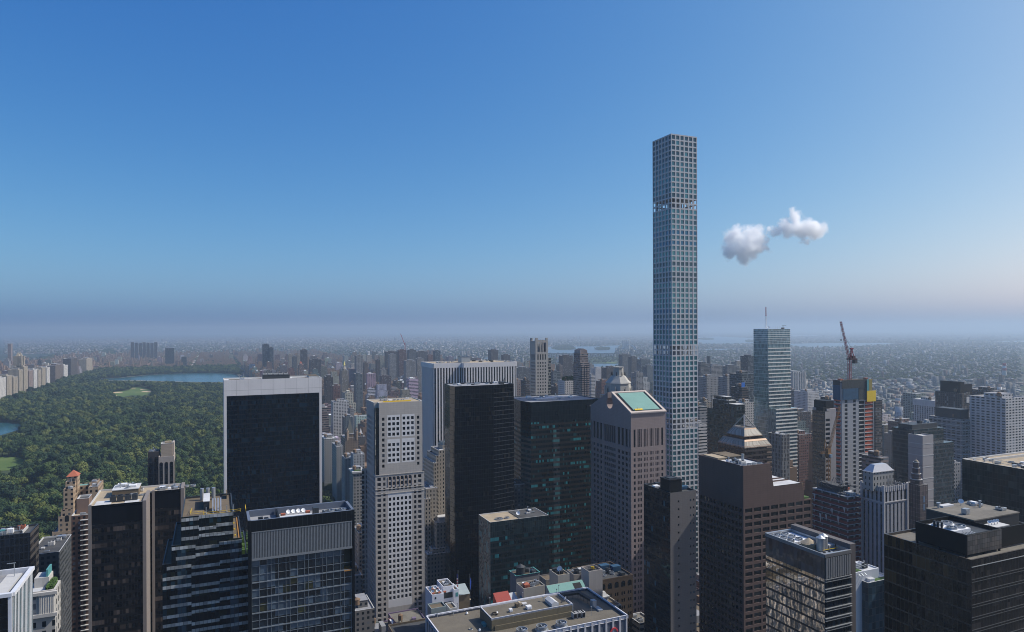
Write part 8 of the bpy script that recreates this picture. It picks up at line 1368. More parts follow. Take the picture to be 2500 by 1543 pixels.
for (n, xl, xc, xr, yt, Y, c, st, nm, lb, dp) in MID:
    rt, geo = mid(n, xl, xc, xr, yt, Y, c, st, nm, lb, nm.replace('_', ' '), dp); X0, X1, Y0, Y1, Z = geo
    if nm == 'spired_hotel': spire(rt, geo, 16, 9, fw(BE, 'p'), 8); spire(rt, geo, 15, 4, plain('gilded', (0.6, 0.5, 0.15), .4, .5), 8, 15)
    if 'pyramid cap' in lb: spire(rt, geo, 14, 9, M['tile'])
    if nm == 'tower_shell': part(rt, 'crane_mast', M['red_paint'], lambda mb: bar(mb, (X1 - 5, Y0 + 6, Z), (X1 - 5, Y0 + 6, Z + 34), 2.4)); part(rt, 'crane_jib', M['red_paint'], lambda mb: bar(mb, (X1 - 5, Y0 + 6, Z + 22), (X1 - 26, Y0 + 6, Z + 76), 2.0))
    if 'blue screen' in lb: part(rt, 'screen', plain('screen_blue', (0.03, 0.15, 0.5), .4), lambda mb: bx(mb, X0 + 2, X1 - 5, Y0 + 2, Y0 + 3, Z, Z + 7))
    if nm == 'garden_roof_block':
        r = random.Random(1); part(rt, 'roof_trees', M['leaf'], lambda mb: [mb.f([tuple(Vector((X0 + 2 + (X1 - X0 - 4) * (i % 40) / 40, Y0 + 4 + r.uniform(0, 12), Z + 3 + r.gauss(0, 1.8))) + d) for d in (Vector((r.gauss(0, .9), r.gauss(0, .9), r.gauss(0, .9))) for _ in range(3))]) for i in range(700)])
    if nm == 'hall_tower': part(rt, 'blank_top', stone('hall_top', (0.5, 0.49, 0.48)), lambda mb: bx(mb, X0 - .6, X1 + .6, Y0 - .6, Y1 + .6, Z - 11, Z - .05, bottom=True))
    if 'square openings' in lb:
        for q in range(3): part(rt, 'square_opening', M['coping'], lambda mb: (fbox(mb, Face((X0, Y0), (X1, Y0)), (X1 - X0) * .5, (X1 - X0) * .9, Z - 14 - q * 21, Z - 6 - q * 21, 0, .6), ))
        part(rt, 'dark_top', M['black'], lambda mb: (bx(mb, X0 + 4, X1 - 5, Y0 + 5, Y1 - 5, Z, Z + 16), bx(mb, X1 - 5, X1 + 14, Y0 + 6, Y1, Z - 8, Z + 12)))
    if nm == 'balcony_tower':
        part(rt, 'dark_top', M['dark_steel'], lambda mb: bx(mb, X0 + 2, X1 - 3, Y0 + 3, Y1 - 6, Z, Z + 11)); z = Z - 2.5
        while z > 60: part(rt, 'balcony_line', M['coping'], lambda mb: bx(mb, X0 - .5, X1 + .5, Y0 - .5, Y1, z, z + .7, bottom=True)); z -= 5.6
    if nm == 'white_terraced_block':
        for q in range(4): part(rt, 'terrace', fw(WH, 'a'), lambda mb: bx(mb, X0 + q * 2.5, X1 - 3 - q * 2.5, Y0 + q * 2, Y1, Z, Z + 6 + q * 6))
    if nm == 'hospital_tower':
        for q in range(6): part(rt, 'white_rib', fw(WH, 'p'), lambda mb: bx(mb, X0 + q * (X1 - X0) / 6 + 1, X0 + (q + .55) * (X1 - X0) / 6, Y0 - 1.2, Y0 + 1, 0, Z + 2.5))
def crenellated():
    X0, X1, Y0, Y1, Z = GR(7, 175, 228, 347, 200, 730); reg(X0, X1 + 10, Y0, Y1, Z); rt = root('crenellated_tower', 'tall pale stone tower with an open crenellated top, left of the thin ridged tower', 'apartment tower', ((X0 + X1) / 2, (Y0 + Y1) / 2, 0)); st = stone('crenellated_stone', (0.37, 0.35, 0.32), var=.06); dk = pane('crenellated_pane', (0.02, 0.03, 0.035)); W = X1 - X0; zt = Z - 14; mb = MB(); fs = faces(X0, X1, Y0, Y1); zs = floors(6, zt - 11, 3.9, .7, 2.0); zs += [(zt - 9.5, zt - 3)]; wins = []
    for s, n in (('S', 4), ('W', 4), ('E', 4), ('N', 4)): wins += punched(mb, fs[s], 0, zt, grid(0, fs[s].w, n, .5, W * .1), zs, .5)
    mb.build('stone_wall', st, rt); windows(rt, wins, lambda i, a, b, c: dk, .45, 100); rr = []
    part(rt, 'open_crown', st, lambda m_: ([bx(m_, X0 + a * W, X0 + b * W, y, y + 1.6, zt, Z) for y in (Y0, Y1 - 1.6) for a, b in ((0, .16), (.38, .46), (.58, .66), (.86, 1))], [bx(m_, x, x + 1.6, Y0 + 1.61, Y1 - 1.61, zt, Z - 1) for x in (X0 + .01, X1 - 1.61)], bx(m_, X0 + 1.62, X1 - 1.62, Y0 + .1, Y0 + 1.5, Z - 3, Z, bottom=True)))
    part(rt, 'crown_core', M['concrete'], lambda m_: bx(m_, X0 + W * .3, X0 + W * .8, Y0 + 4, Y1 - 4, zt, Z - 4)); part(rt, 'merlon', st, lambda m_: [bx(m_, X0 + a * W, X0 + b * W, Y0, Y0 + 1.6, Z + .01, Z + 2.6) for a, b in ((0, .2), (.84, 1))] + [bx(m_, X0, X0 + 1.6, Y1 - 5, Y1, Z + .01, Z + 2.2)])
    x2 = atY(*P(7, 395, 380), Y0)[0]; z2 = atY(*P(7, 370, 375), Y0 + 6)[2]; part(rt, 'glazed_wing', fw((0.24, 0.24, 0.22), 'g'), lambda m_: bx(m_, X1 + .05, x2, Y0 + 5, Y1, 0, z2, top=True))
    X0, X1, Y0, Y1, Z = GR(7, 640, 668, 752, 420, 1000); Y1 = Y0 + 26; reg(X0, X1, Y0, Y1, Z + 40); rt = root('ridged_tower', 'thin pinkish brown tower with ridged sides and a tapering ribbed cap', 'apartment tower', ((X0 + X1) / 2, (Y0 + Y1) / 2, 0)); wm = fw((0.27, 0.22, 0.205), 'r'); z1 = atY(*P(7, 690, 325), Y0)[2]; z2 = atY(*P(7, 690, 283), Y0)[2]; W = X1 - X0
    wallbox(rt, X0, X1, Y0, Y1, 0, Z, wm, top=True); part(rt, 'upper_shaft', wm, lambda m_: bx(m_, X0 - W * .02, X1 - W * .08, Y0 + 2, Y1 - 2, Z, z1)); part(rt, 'ribbed_cap', stone('ridged_cap', (0.33, 0.28, 0.26)), lambda m_: [bx(m_, X0 + W * (.04 + q * .125), X0 + W * (.11 + q * .125), Y0 + 3, Y1 - 3, z1, z2 - abs(q - 3) * .8) for q in range(7)])
    for q in range(3): part(rt, 'side_ridge', wm, lambda m_: bx(m_, X0 + W * (.1 + q * .3), X0 + W * (.28 + q * .3), Y0 - 1.6, Y0 + 1, 0, Z - 6))
    Y0 = 580.0; a, b = atY(*P(7, 990, 665), Y0), atY(*P(7, 1215, 655), Y0); X0, X1 = a[0], b[0]; cx, cy, Z = (X0 + X1) / 2, Y0 + (X1 - X0) / 2, a[2]; h = (X1 - X0) / 2; reg(X0, X1, Y0, Y0 + 2 * h, Z + 25); rt = root('octagonal_tower', 'old stone tower with an octagonal domed top and pinnacles, behind the pink gabled tower', 'hotel', (cx, cy, 0)); st = stone('ritz_stone', (0.40, 0.385, 0.35), var=.1); zz = lambda y: atY(*P(7, 1100, y), cy)[2]
    wallbox(rt, X0, X1, Y0, Y0 + 2 * h, 0, zz(730), fw((0.38, 0.36, 0.33), 'a'), top=True); part(rt, 'drum', st, lambda m_: cyl(m_, cx, cy, zz(730), zz(612), h * .98, h * .92, 8, a0=.39)); part(rt, 'dome_slope', st, lambda m_: (cyl(m_, cx, cy, zz(612), zz(598), h * .98, h * .9, 8, a0=.39), cyl(m_, cx, cy, zz(598), zz(540), h * .86, h * .5, 8, a0=.39))); part(rt, 'lantern', st, lambda m_: (cyl(m_, cx, cy, zz(540), zz(462), h * .40, h * .38, 8, a0=.39), cyl(m_, cx, cy, zz(462), zz(458), h * .44, n=8, a0=.39)))
    for q in range(8): part(rt, 'pinnacle', st, lambda m_: (bar(m_, (cx + h * math.cos(q * .785), cy + h * math.sin(q * .785), zz(730)), (cx + h * math.cos(q * .785), cy + h * math.sin(q * .785), zz(640)), 1.1),)); part(rt, 'urn', M['dark_steel'], lambda m_: cyl(m_, cx + h * .52 * math.cos(q * .785), cy + h * .52 * math.sin(q * .785), zz(540), zz(505), .6, .3, 6)); part(rt, 'arched_opening', M['black'], lambda m_: m_.f([(cx + h * math.cos(q * .785 + .0) * .93 - s * 1.1 * math.sin(q * .785), cy + h * math.sin(q * .785) * .93 + s * 1.1 * math.cos(q * .785), z) for s, z in ((-1, zz(715)), (1, zz(715)), (1, zz(670)), (0, zz(655)), (-1, zz(670)))]))
crenellated()
def chateau():
    for (n, xl, xc, xr, yt, Y, dp, c, st, nm, lb) in ((4, 1520, 1560, 1692, 1150, 1010, 34, (0.25, 0.19, 0.14), 'a', 'chateau_hotel', 'brown hotel tower with a steep pointed roof beside the avenue'), (4, 1346, 1360, 1480, 1160, 1080, 40, (0.38, 0.36, 0.33), 'a', 'corner_hotel', 'pale corner hotel with a bright flat roof facing the park'),
            (4, 1425, 1478, 1545, 1235, 960, 40, (0.36, 0.35, 0.33), 'a', 'long_hotel', 'long pale hotel block leading up to the pointed brown one'), (4, 1518, 1560, 1640, 1350, 900, 26, (0.34, 0.33, 0.32), 'a', 'club_block', 'grey block with a green edged terrace on the avenue'), (4, 1640, 1642, 1750, 1310, 880, 20, (0.44, 0.45, 0.46), 'a', 'white_block', 'blue white stepped block top beside the checkered tower'),
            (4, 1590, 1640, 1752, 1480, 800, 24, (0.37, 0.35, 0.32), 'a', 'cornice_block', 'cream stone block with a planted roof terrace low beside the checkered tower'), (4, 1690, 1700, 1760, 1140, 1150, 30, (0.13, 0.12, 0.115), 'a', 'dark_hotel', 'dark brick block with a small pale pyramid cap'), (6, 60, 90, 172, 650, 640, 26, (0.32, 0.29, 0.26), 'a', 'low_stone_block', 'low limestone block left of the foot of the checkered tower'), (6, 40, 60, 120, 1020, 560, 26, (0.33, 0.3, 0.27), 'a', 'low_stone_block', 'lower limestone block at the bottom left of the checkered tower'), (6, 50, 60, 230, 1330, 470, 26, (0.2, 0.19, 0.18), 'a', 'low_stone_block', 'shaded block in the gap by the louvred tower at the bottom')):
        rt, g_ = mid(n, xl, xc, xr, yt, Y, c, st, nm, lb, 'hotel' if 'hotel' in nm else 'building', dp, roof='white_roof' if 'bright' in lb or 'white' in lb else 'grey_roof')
        if nm == 'chateau_hotel': spire(rt, g_, 26, (g_[1] - g_[0]) * .42, plain('chateau_slate', (0.12, 0.12, 0.1), .6)); [part(rt, 'turret', fw(c, st), lambda mb: (cyl(mb, x, g_[2] + 2, g_[4] - 4, g_[4] + 8, 3, n=8), cyl(mb, x, g_[2] + 2, g_[4] + 8, g_[4] + 16, 3.3, 0, 8))) for x in (g_[0] + 3, g_[1] - 3)]
        if nm == 'dark_hotel': spire(rt, g_, 12, 5, M['coping'])
        if nm == 'cornice_block': part(rt, 'cornice', M['coping'], lambda mb: bx(mb, g_[0] - 1, g_[1] + 1, g_[2] - 1, g_[3] + 1, g_[4] - 2, g_[4] - .05, bottom=True)); part(rt, 'roof_planting', M['green'], lambda mb: bx(mb, g_[0] + 2, g_[1] - 4, g_[2] + 3, g_[2] + 7, g_[4] - 1, g_[4] + .8))
chateau()
# lit cream apartment row along the far side of the park
CPW = [(1, 0, 68, 545, WH, 'white flat apartment house, leftmost of the lit row across the park'), (1, 70, 128, 525, BE, 'cream flat apartment house second from the left in the lit row across the park'), (1, 132, 184, 540, BE, 'cream apartment house left of the twin peaked one across the park'), (1, 188, 232, 470, BE, 'cream apartment house joined to the left of the tall peaked one'), (1, 234, 282, 440, BE, 'tall peaked cream apartment house standing above the lit row across the park'), (1, 284, 330, 480, PK, 'pinkish apartment house right of the tall peaked one'), (1, 330, 372, 470, WH, 'white narrow apartment house in the middle of the lit row'), (1, 374, 410, 475, BE, 'beige apartment house in the right half of the lit row'), (1, 412, 452, 455, BE, 'taller beige apartment house in the right half of the lit row'), (1, 456, 494, 450, WH, 'pale apartment house with twin tops near the right end of the lit row'), (1, 540, 620, 420, BR, 'brown slab beyond the right end of the lit row'), (1, 622, 666, 430, WH, 'white edged tower right of the brown slab across the park'), (1, 690, 760, 360, DB, 'dark brown tower across the park'), (1, 842, 904, 365, BE, 'lit cream slab at the right end of the far side of the park')]
for n, x0, x1, yt, c, lb in CPW:
    bx0 = x0; Yb = None
    a = P(n, x1, 0)[0]; u = ray(a, 900); Yb = -662 / u[0] * u[1]; b = P(n, x0, 0)[0]; u2 = ray(b, 900); Ya = -662 / u2[0] * u2[1]
    z = atY(*P(n, x1, yt), Yb)[2]; g_ = (-698.0, -664.0, Ya + 6, max(Ya + 22, Yb - 7), z - 4); rt = simple('apartment_house', lb, 'apartment house', g_, fw(c, 'a'), 'grey_roof', 0, 1, bulk=(.2, .8, .3, .7, 6))
    if 'peaked' in lb and 'left' not in lb and 'right' not in lb: [part(rt, 'peak', fw(BE, 'a'), lambda mb: (bx(mb, -698, -672, y, y + 16, z, z + 36), cyl(mb, -685, y + 8, z + 36, z + 52, 9, 0, 4, a0=.785))) for y in (g_[2] + 4, g_[3] - 22)]

# ------------------------------------------------------------------ ordinary city blocks
FILLM = [facade('block_punched', None, bay=4.0, flo=3.6, wf=.46, hf=.52), facade('block_ribbon', None, bay=3.4, flo=4.4, wf=1.0, hf=.45), facade('block_wide', None, bay=6.0, flo=3.8, wf=.6, hf=.5), facade('block_piered', None, bay=3.2, flo=3.4, wf=.45, hf=.6, pier=1)]
ROOFM = [M['grey_roof'], M['tar'], plain('bright_roof', (0.72, 0.72, 0.7), .8), M['brown_roof'], M['gravel']]
TINTS = [(0.23, 0.175, 0.15), (0.17, 0.125, 0.105), (0.32, 0.28, 0.24), (0.40, 0.365, 0.32), (0.48, 0.46, 0.44), (0.27, 0.27, 0.27), (0.13, 0.105, 0.095), (0.2, 0.115, 0.095), (0.58, 0.58, 0.58), (0.17, 0.185, 0.2)]
TW = ['reddish brown', 'dark brick', 'sandy', 'cream', 'pale stone', 'grey', 'dark brown', 'red brick', 'white', 'slate grey']
rf = random.Random(21); LOTS = []
def clash(x0, x1, y0, y1):
    for a, b, c, d, e in HEROES:
        if x0 < b + 1.5 and x1 > a - 1.5 and y0 < d + 1.5 and y1 > c - 1.5: return True
    return False
def lot(x0, x1, y0, y1, h, kind):
    if not clash(x0, x1, y0, y1): LOTS.append((x0, x1, y0, y1, h, kind, rf.randrange(10 ** 6)))
def blocks(n0, n1, aves, hf, dens=1.0):
    for n in range(n0, n1):
        ya, yb = STR(n) + 9, STR(n + 1) - 9
        for a, b in zip(aves, aves[1:]):
            xa, xb = a + 14, b - 14
            if xb - xa < 20: continue
            ew = min(30, (xb - xa) / 2.2)
            for x0, x1 in ((xa, xa + ew), (xb - ew, xb)):
                k_ = rf.choice((1, 2, 2, 3)); cuts = [ya + (yb - ya) * i / k_ for i in range(k_ + 1)]
                for c, d in zip(cuts, cuts[1:]): lot(x0, x1, c, d - .3, hf(x0, c, 'avenue'), 'avenue')
            for r0, r1 in ((ya, (ya + yb) / 2 - 3), ((ya + yb) / 2 + 3, yb)):
                x = xa + ew + .4
                while x < xb - ew - 5:
                    wd = rf.choice((6, 8, 10, 14, 20, 26)); x1 = min(x + wd, xb - ew - .4); lot(x, x1 - .2, r0, r1 - rf.uniform(0, 6), hf(x, r0, 'side'), 'side'); x = x1
def h_ues(x, y, k_):
    if k_ == 'avenue':
        h = rf.gauss(46, 10) if x < 560 else rf.gauss(38, 18)
        if rf.random() < (.09 if x < 560 else .22): h = rf.uniform(62, 108)
        return max(14, h)
    h = rf.gauss(19, 5)
    if rf.random() < .16: h = rf.uniform(30, 62)
    return max(10, h)
def h_mid(x, y, k_):
    far = max(0, (x - 600) / 800); return max(12, rf.gauss(44, 18) if k_ == 'avenue' else rf.gauss(26, 10)) if rf.random() > .22 else rf.uniform(60, 108)
def h_har(x, y, k_): return max(9, rf.gauss(15, 3.5)) if rf.random() > .03 else rf.uniform(32, 52)
blocks(59, 110, [158, 282, 410, 535, 670, 865, 1070, 1280, 1440], h_ues)
blocks(50, 59, [535, 670, 865, 1070, 1280, 1440], h_mid)
blocks(53, 59, [-400, -140, 158, 282, 410, 535], lambda x, y, k_: max(14, rf.gauss(34, 12)))
blocks(60, 110, [-1350, -1140, -920, -665], h_ues)
blocks(110, 150, [-1350, -1140, -920, -700, -420, -140, 158, 410, 670, 870, 1080], h_har)
# keep to what the frame can show, and paint boxes far to near to see how much of each shows
ID = np.zeros((632, 1024), np.int32); S = 1024 / 2500.0
def pbox(x0, x1, y0, y1, z0, z1):
    X, Y, Z = np.array([x0, x1, x0, x1] * 2), np.array([y0, y0, y1, y1] * 2), np.array([z0] * 4 + [z1] * 4, float); px, py, d = nproj(X, Y, Z); return px.min() * S, px.max() * S, py.min() * S, py.max() * S, d.min(), d.mean()
jobs = []
for i, q in enumerate(LOTS):
    d = ((q[0] + q[1]) / 2) * FWD[0] + ((q[2] + q[3]) / 2) * FWD[1]
    if d < 60: continue
    b = pbox(*q[:4], 0, q[4])
    if b[1] < -30 or b[0] > 1054: continue
    jobs.append((b[5], i + 1, b))
vis_i = {j[1] - 1 for j in jobs}
for h in HEROES: b = pbox(*h[:4], 0, h[4]); jobs.append((b[5], 0, b))
TREE0 = 10 ** 6
for i in range(len(TX)):
    d = TX[i] * FWD[0] + TY[i] * FWD[1]; px, py, pd = proj(TX[i], TY[i], 10.0); r = 5.5 * TS[i] * F / d * S
    jobs.append((d, TREE0 + i, (px * S - r, px * S + r, py * S - r, py * S + r * .7)))
for d, i, b in sorted(jobs, key=lambda j: -j[0]):
    a0, a1, c0, c1 = int(max(0, round(b[0]))), int(min(1024, round(b[1]))), int(max(0, round(b[2]))), int(min(632, round(b[3])))
    if a1 > a0 and c1 > c0: ID[c0:c1, a0:a1] = i
ids, cnt = np.unique(ID, return_counts=True); CNT = dict(zip(ids.tolist(), cnt.tolist()))
ranked = sorted(vis_i, key=lambda i: -CNT.get(i + 1, 0)); SOLO = [i for i in ranked if CNT.get(i + 1, 0) > 3][:290]; solo = set(SOLO)
def shape(q, walls, roofs, tops, tanks, simple_=False):
    """one ordinary building into the four given builders"""
    x0, x1, y0, y1, h, kd, sd = q; r = random.Random(sd); t = r.randrange(10); c = tuple(v * r.uniform(.8, 1.2) for v in TINTS[t]); fm, rm = r.choice((0, 0, 0, 1, 2, 3)) if h > 24 else r.choice((0, 0, 2)), r.choice((0, 0, 1, 2, 2, 3, 4))
    for m_ in (walls, roofs, tops, tanks): m_.tint = c; m_.tt = True
    walls.m = fm; roofs.m = 4 + rm; tops.m = r.choice((fm, fm, 6, 4)); tanks.m = 9; feat = []
    setb = h > 34 and r.random() < .6 and not simple_; hb = h * r.uniform(.7, .88) if setb else h
    bx(walls, x0, x1, y0, y1, 0, hb, top=False)
    p = .45
    def rfq(a, b, c_, d, z):
        roofs.f([(a + p, c_ + p, z - .9), (b - p, c_ + p, z - .9), (b - p, d - p, z - .9), (a + p, d - p, z - .9)]); o = [(a, c_), (b, c_), (b, d), (a, d)]; i = [(a + p, c_ + p), (b - p, c_ + p), (b - p, d - p), (a + p, d - p)]
        for k_ in range(4): j = (k_ + 1) % 4; walls.f([(*o[k_], z), (*o[j], z), (*i[j], z), (*i[k_], z)], [(0, 0)] * 4); walls.f([(*i[k_], z), (*i[j], z), (*i[j], z - .9), (*i[k_], z - .9)], [(0, 0)] * 4)
    rfq(x0, x1, y0, y1, hb); zx = (x0, x1, y0, y1, hb)
    if setb:
        m_ = min(x1 - x0, y1 - y0) * r.uniform(.1, .2); zx = (x0 + m_, x1 - m_, y0 + m_, y1 - m_, h); bx(walls, *zx[:4], hb - .9, h, top=False); rfq(*zx); feat.append('a set back top')
    a, b, c_, d, z = zx; w_, l_ = b - a, d - c_
    if r.random() < .8 and w_ > 5 and l_ > 5:
        u, v = r.uniform(.1, .5), r.uniform(.1, .5); bx(tops, a + w_ * u, a + w_ * (u + .35), c_ + l_ * v, c_ + l_ * (v + .35), z - .9, z + r.uniform(2.5, 5)); feat.append('a roof house')
    if not simple_ and r.random() < .6 and w_ > 7 and l_ > 7: u, v = a + w_ * r.choice((.2, .8)), c_ + l_ * r.choice((.2, .8)); cyl(tanks, u, v, z + 1.4, z + 5, 1.7, n=8, cap=False); cyl(tanks, u, v, z + 5, z + 6.2, 1.8, 0, 8); [bar(tanks, (u + dx, v + dy, z - .9), (u + dx, v + dy, z + 1.4), .3) for dx, dy in ((1, 1), (-1, 1), (1, -1), (-1, -1))]; feat.append('a water tank')
    if r.random() < .7:
        for _ in range(r.randrange(1, 4)): u, v = r.uniform(.1, .7), r.uniform(.1, .7); s = r.uniform(1.2, 3); bx(tops, a + w_ * u, min(b, a + w_ * u + s), c_ + l_ * v, min(d, c_ + l_ * v + s), z - .9, z + r.uniform(.2, 1.6))
    return TW[t], TINTS[t], feat, rm
ALLM = FILLM + ROOFM + [M['wood']]; rest = MB(); rest.tt = True
for i, q in enumerate(LOTS):
    if i in vis_i and i not in solo: shape(q, rest, rest, rest, rest, q[2] > 2200)
tag(rest.build('distant_blocks', ALLM), kind='stuff')
SEEN = {}
LM = [('lit park row', 110, 930, 2700), ('reservoir', 430, 915, 3500), ('arched tower', 395, 1080, 690), ('black slab', 660, 930, 620), ('gilded spire', 842, 890, 2300), ('pointed hotel', 855, 1060, 1050), ('checkered tower', 985, 985, 530), ('finned tower', 1150, 885, 740), ('crenellated tower', 1320, 825, 800), ('ridged tower', 1425, 850, 1140), ('gabled tower', 1530, 1000, 510), ('grid tower', 1645, 900, 610), ('terraced tower', 1770, 980, 740), ('banded tower', 1885, 850, 920), ('white hospital', 1975, 915, 1700), ('concrete tower', 2085, 930, 720), ('hall tower', 2275, 980, 1200), ('dark slab', 2430, 960, 1100)]
RFN = ['grey', 'black', 'white', 'brown', 'gravel']
for rank, i in enumerate(SOLO):
    q = LOTS[i]; h = q[4]; kd = 'tower_block' if h > 68 else ('apartment_building' if h > 27 else 'town_building'); ct = {'tower_block': 'tower block', 'apartment_building': 'apartment building', 'town_building': 'low building'}[kd]
    if rank < 150:
        rt = bpy.data.objects.new(kd, None); COL.objects.link(rt); rt.location = ((q[0] + q[1]) / 2, (q[2] + q[3]) / 2, 0); ORG[rt] = rt.location.copy(); ms = [MB() for _ in range(4)]; cn, _, ft, rm = shape(q, *ms)
        for nm, m_ in zip(('wall', 'roof', 'roof_house', 'water_tank'), ms):
            if m_.F: m_.build(nm, ALLM, rt)
    else:
        m_ = MB(); cn, _, ft, rm = shape(q, m_, m_, m_, m_); rt = m_.build(kd, ALLM, None, loc=((q[0] + q[1]) / 2, (q[2] + q[3]) / 2, 0))
    px, py, d = proj((q[0] + q[1]) / 2, q[2], h); lm = min(LM, key=lambda e: abs(e[1] - px) + .6 * abs(e[2] - py) + (60 if e[3] > d * 1.6 else 0))
    hw = 'low' if h < 16 else ('modest' if h < 24 else ('midrise' if h < 42 else ('tall' if h < 68 else 'very tall')))
    rel = 'before' if d < lm[3] * .95 else ('beyond' if d > lm[3] * 1.8 else 'behind')
    lb = '%s %s block with %s roof%s, %s the %s' % (hw, cn, RFN[rm], (' and ' + ft[0].replace('a ', '').replace('set back', 'setback')) if ft else '', rel, lm[0])
    tag(rt, lb, ct, {'tower_block': 'tower blocks rising from the streets', 'apartment_building': 'apartment buildings of the avenues', 'town_building': 'low buildings of the side streets'}[kd])
# ------------------------------------------------------------------ trees: the 300 that show largest, then the rest of the wood
tr = sorted(((CNT.get(TREE0 + i, 0), i) for i in range(len(TX))), reverse=True); big = [i for c, i in tr[:295] if c > 2]; bset = set(big); SRC = []
rt_ = random.Random(3)
WORDS = ['rounded', 'broad', 'uneven', 'dense', 'loose', 'low']
for n, i in enumerate(big):
    x, y, s = TX[i], TY[i], TS[i]; o = bpy.data.objects.new('park_tree', None); COL.objects.link(o); o.location = (x, y, .5); o.scale = (s, s, s); o.rotation_euler = (0, 0, rt_.uniform(0, 6.28)); v = n % 6
    for nm, me in (('trunk', TRUNK_ME), ('crown', CROWN[v])):
        c = bpy.data.objects.new(nm, me); COL.objects.link(c); c.parent = o
        if nm == 'crown' and len(SRC) < 6: SRC.append(c)
    px, py, d = proj(x, y, 10)
    where = 'at the park edge right of the black slab' if px > 700 else ('between the arched tower and the black slab' if px > 430 else ('left of the arched tower, near side of the park' if d < 1300 else 'in the middle of the park'))
    tag(o, '%s %s green tree %s' % ('large' if s > 1.15 else ('small' if s < .9 else 'mid sized'), WORDS[v], where), 'tree', 'trees of the park')
rest_i = np.array([i for i in range(len(TX)) if i not in bset]); scatter('woodland', TX[rest_i], TY[rest_i], TS[rest_i])
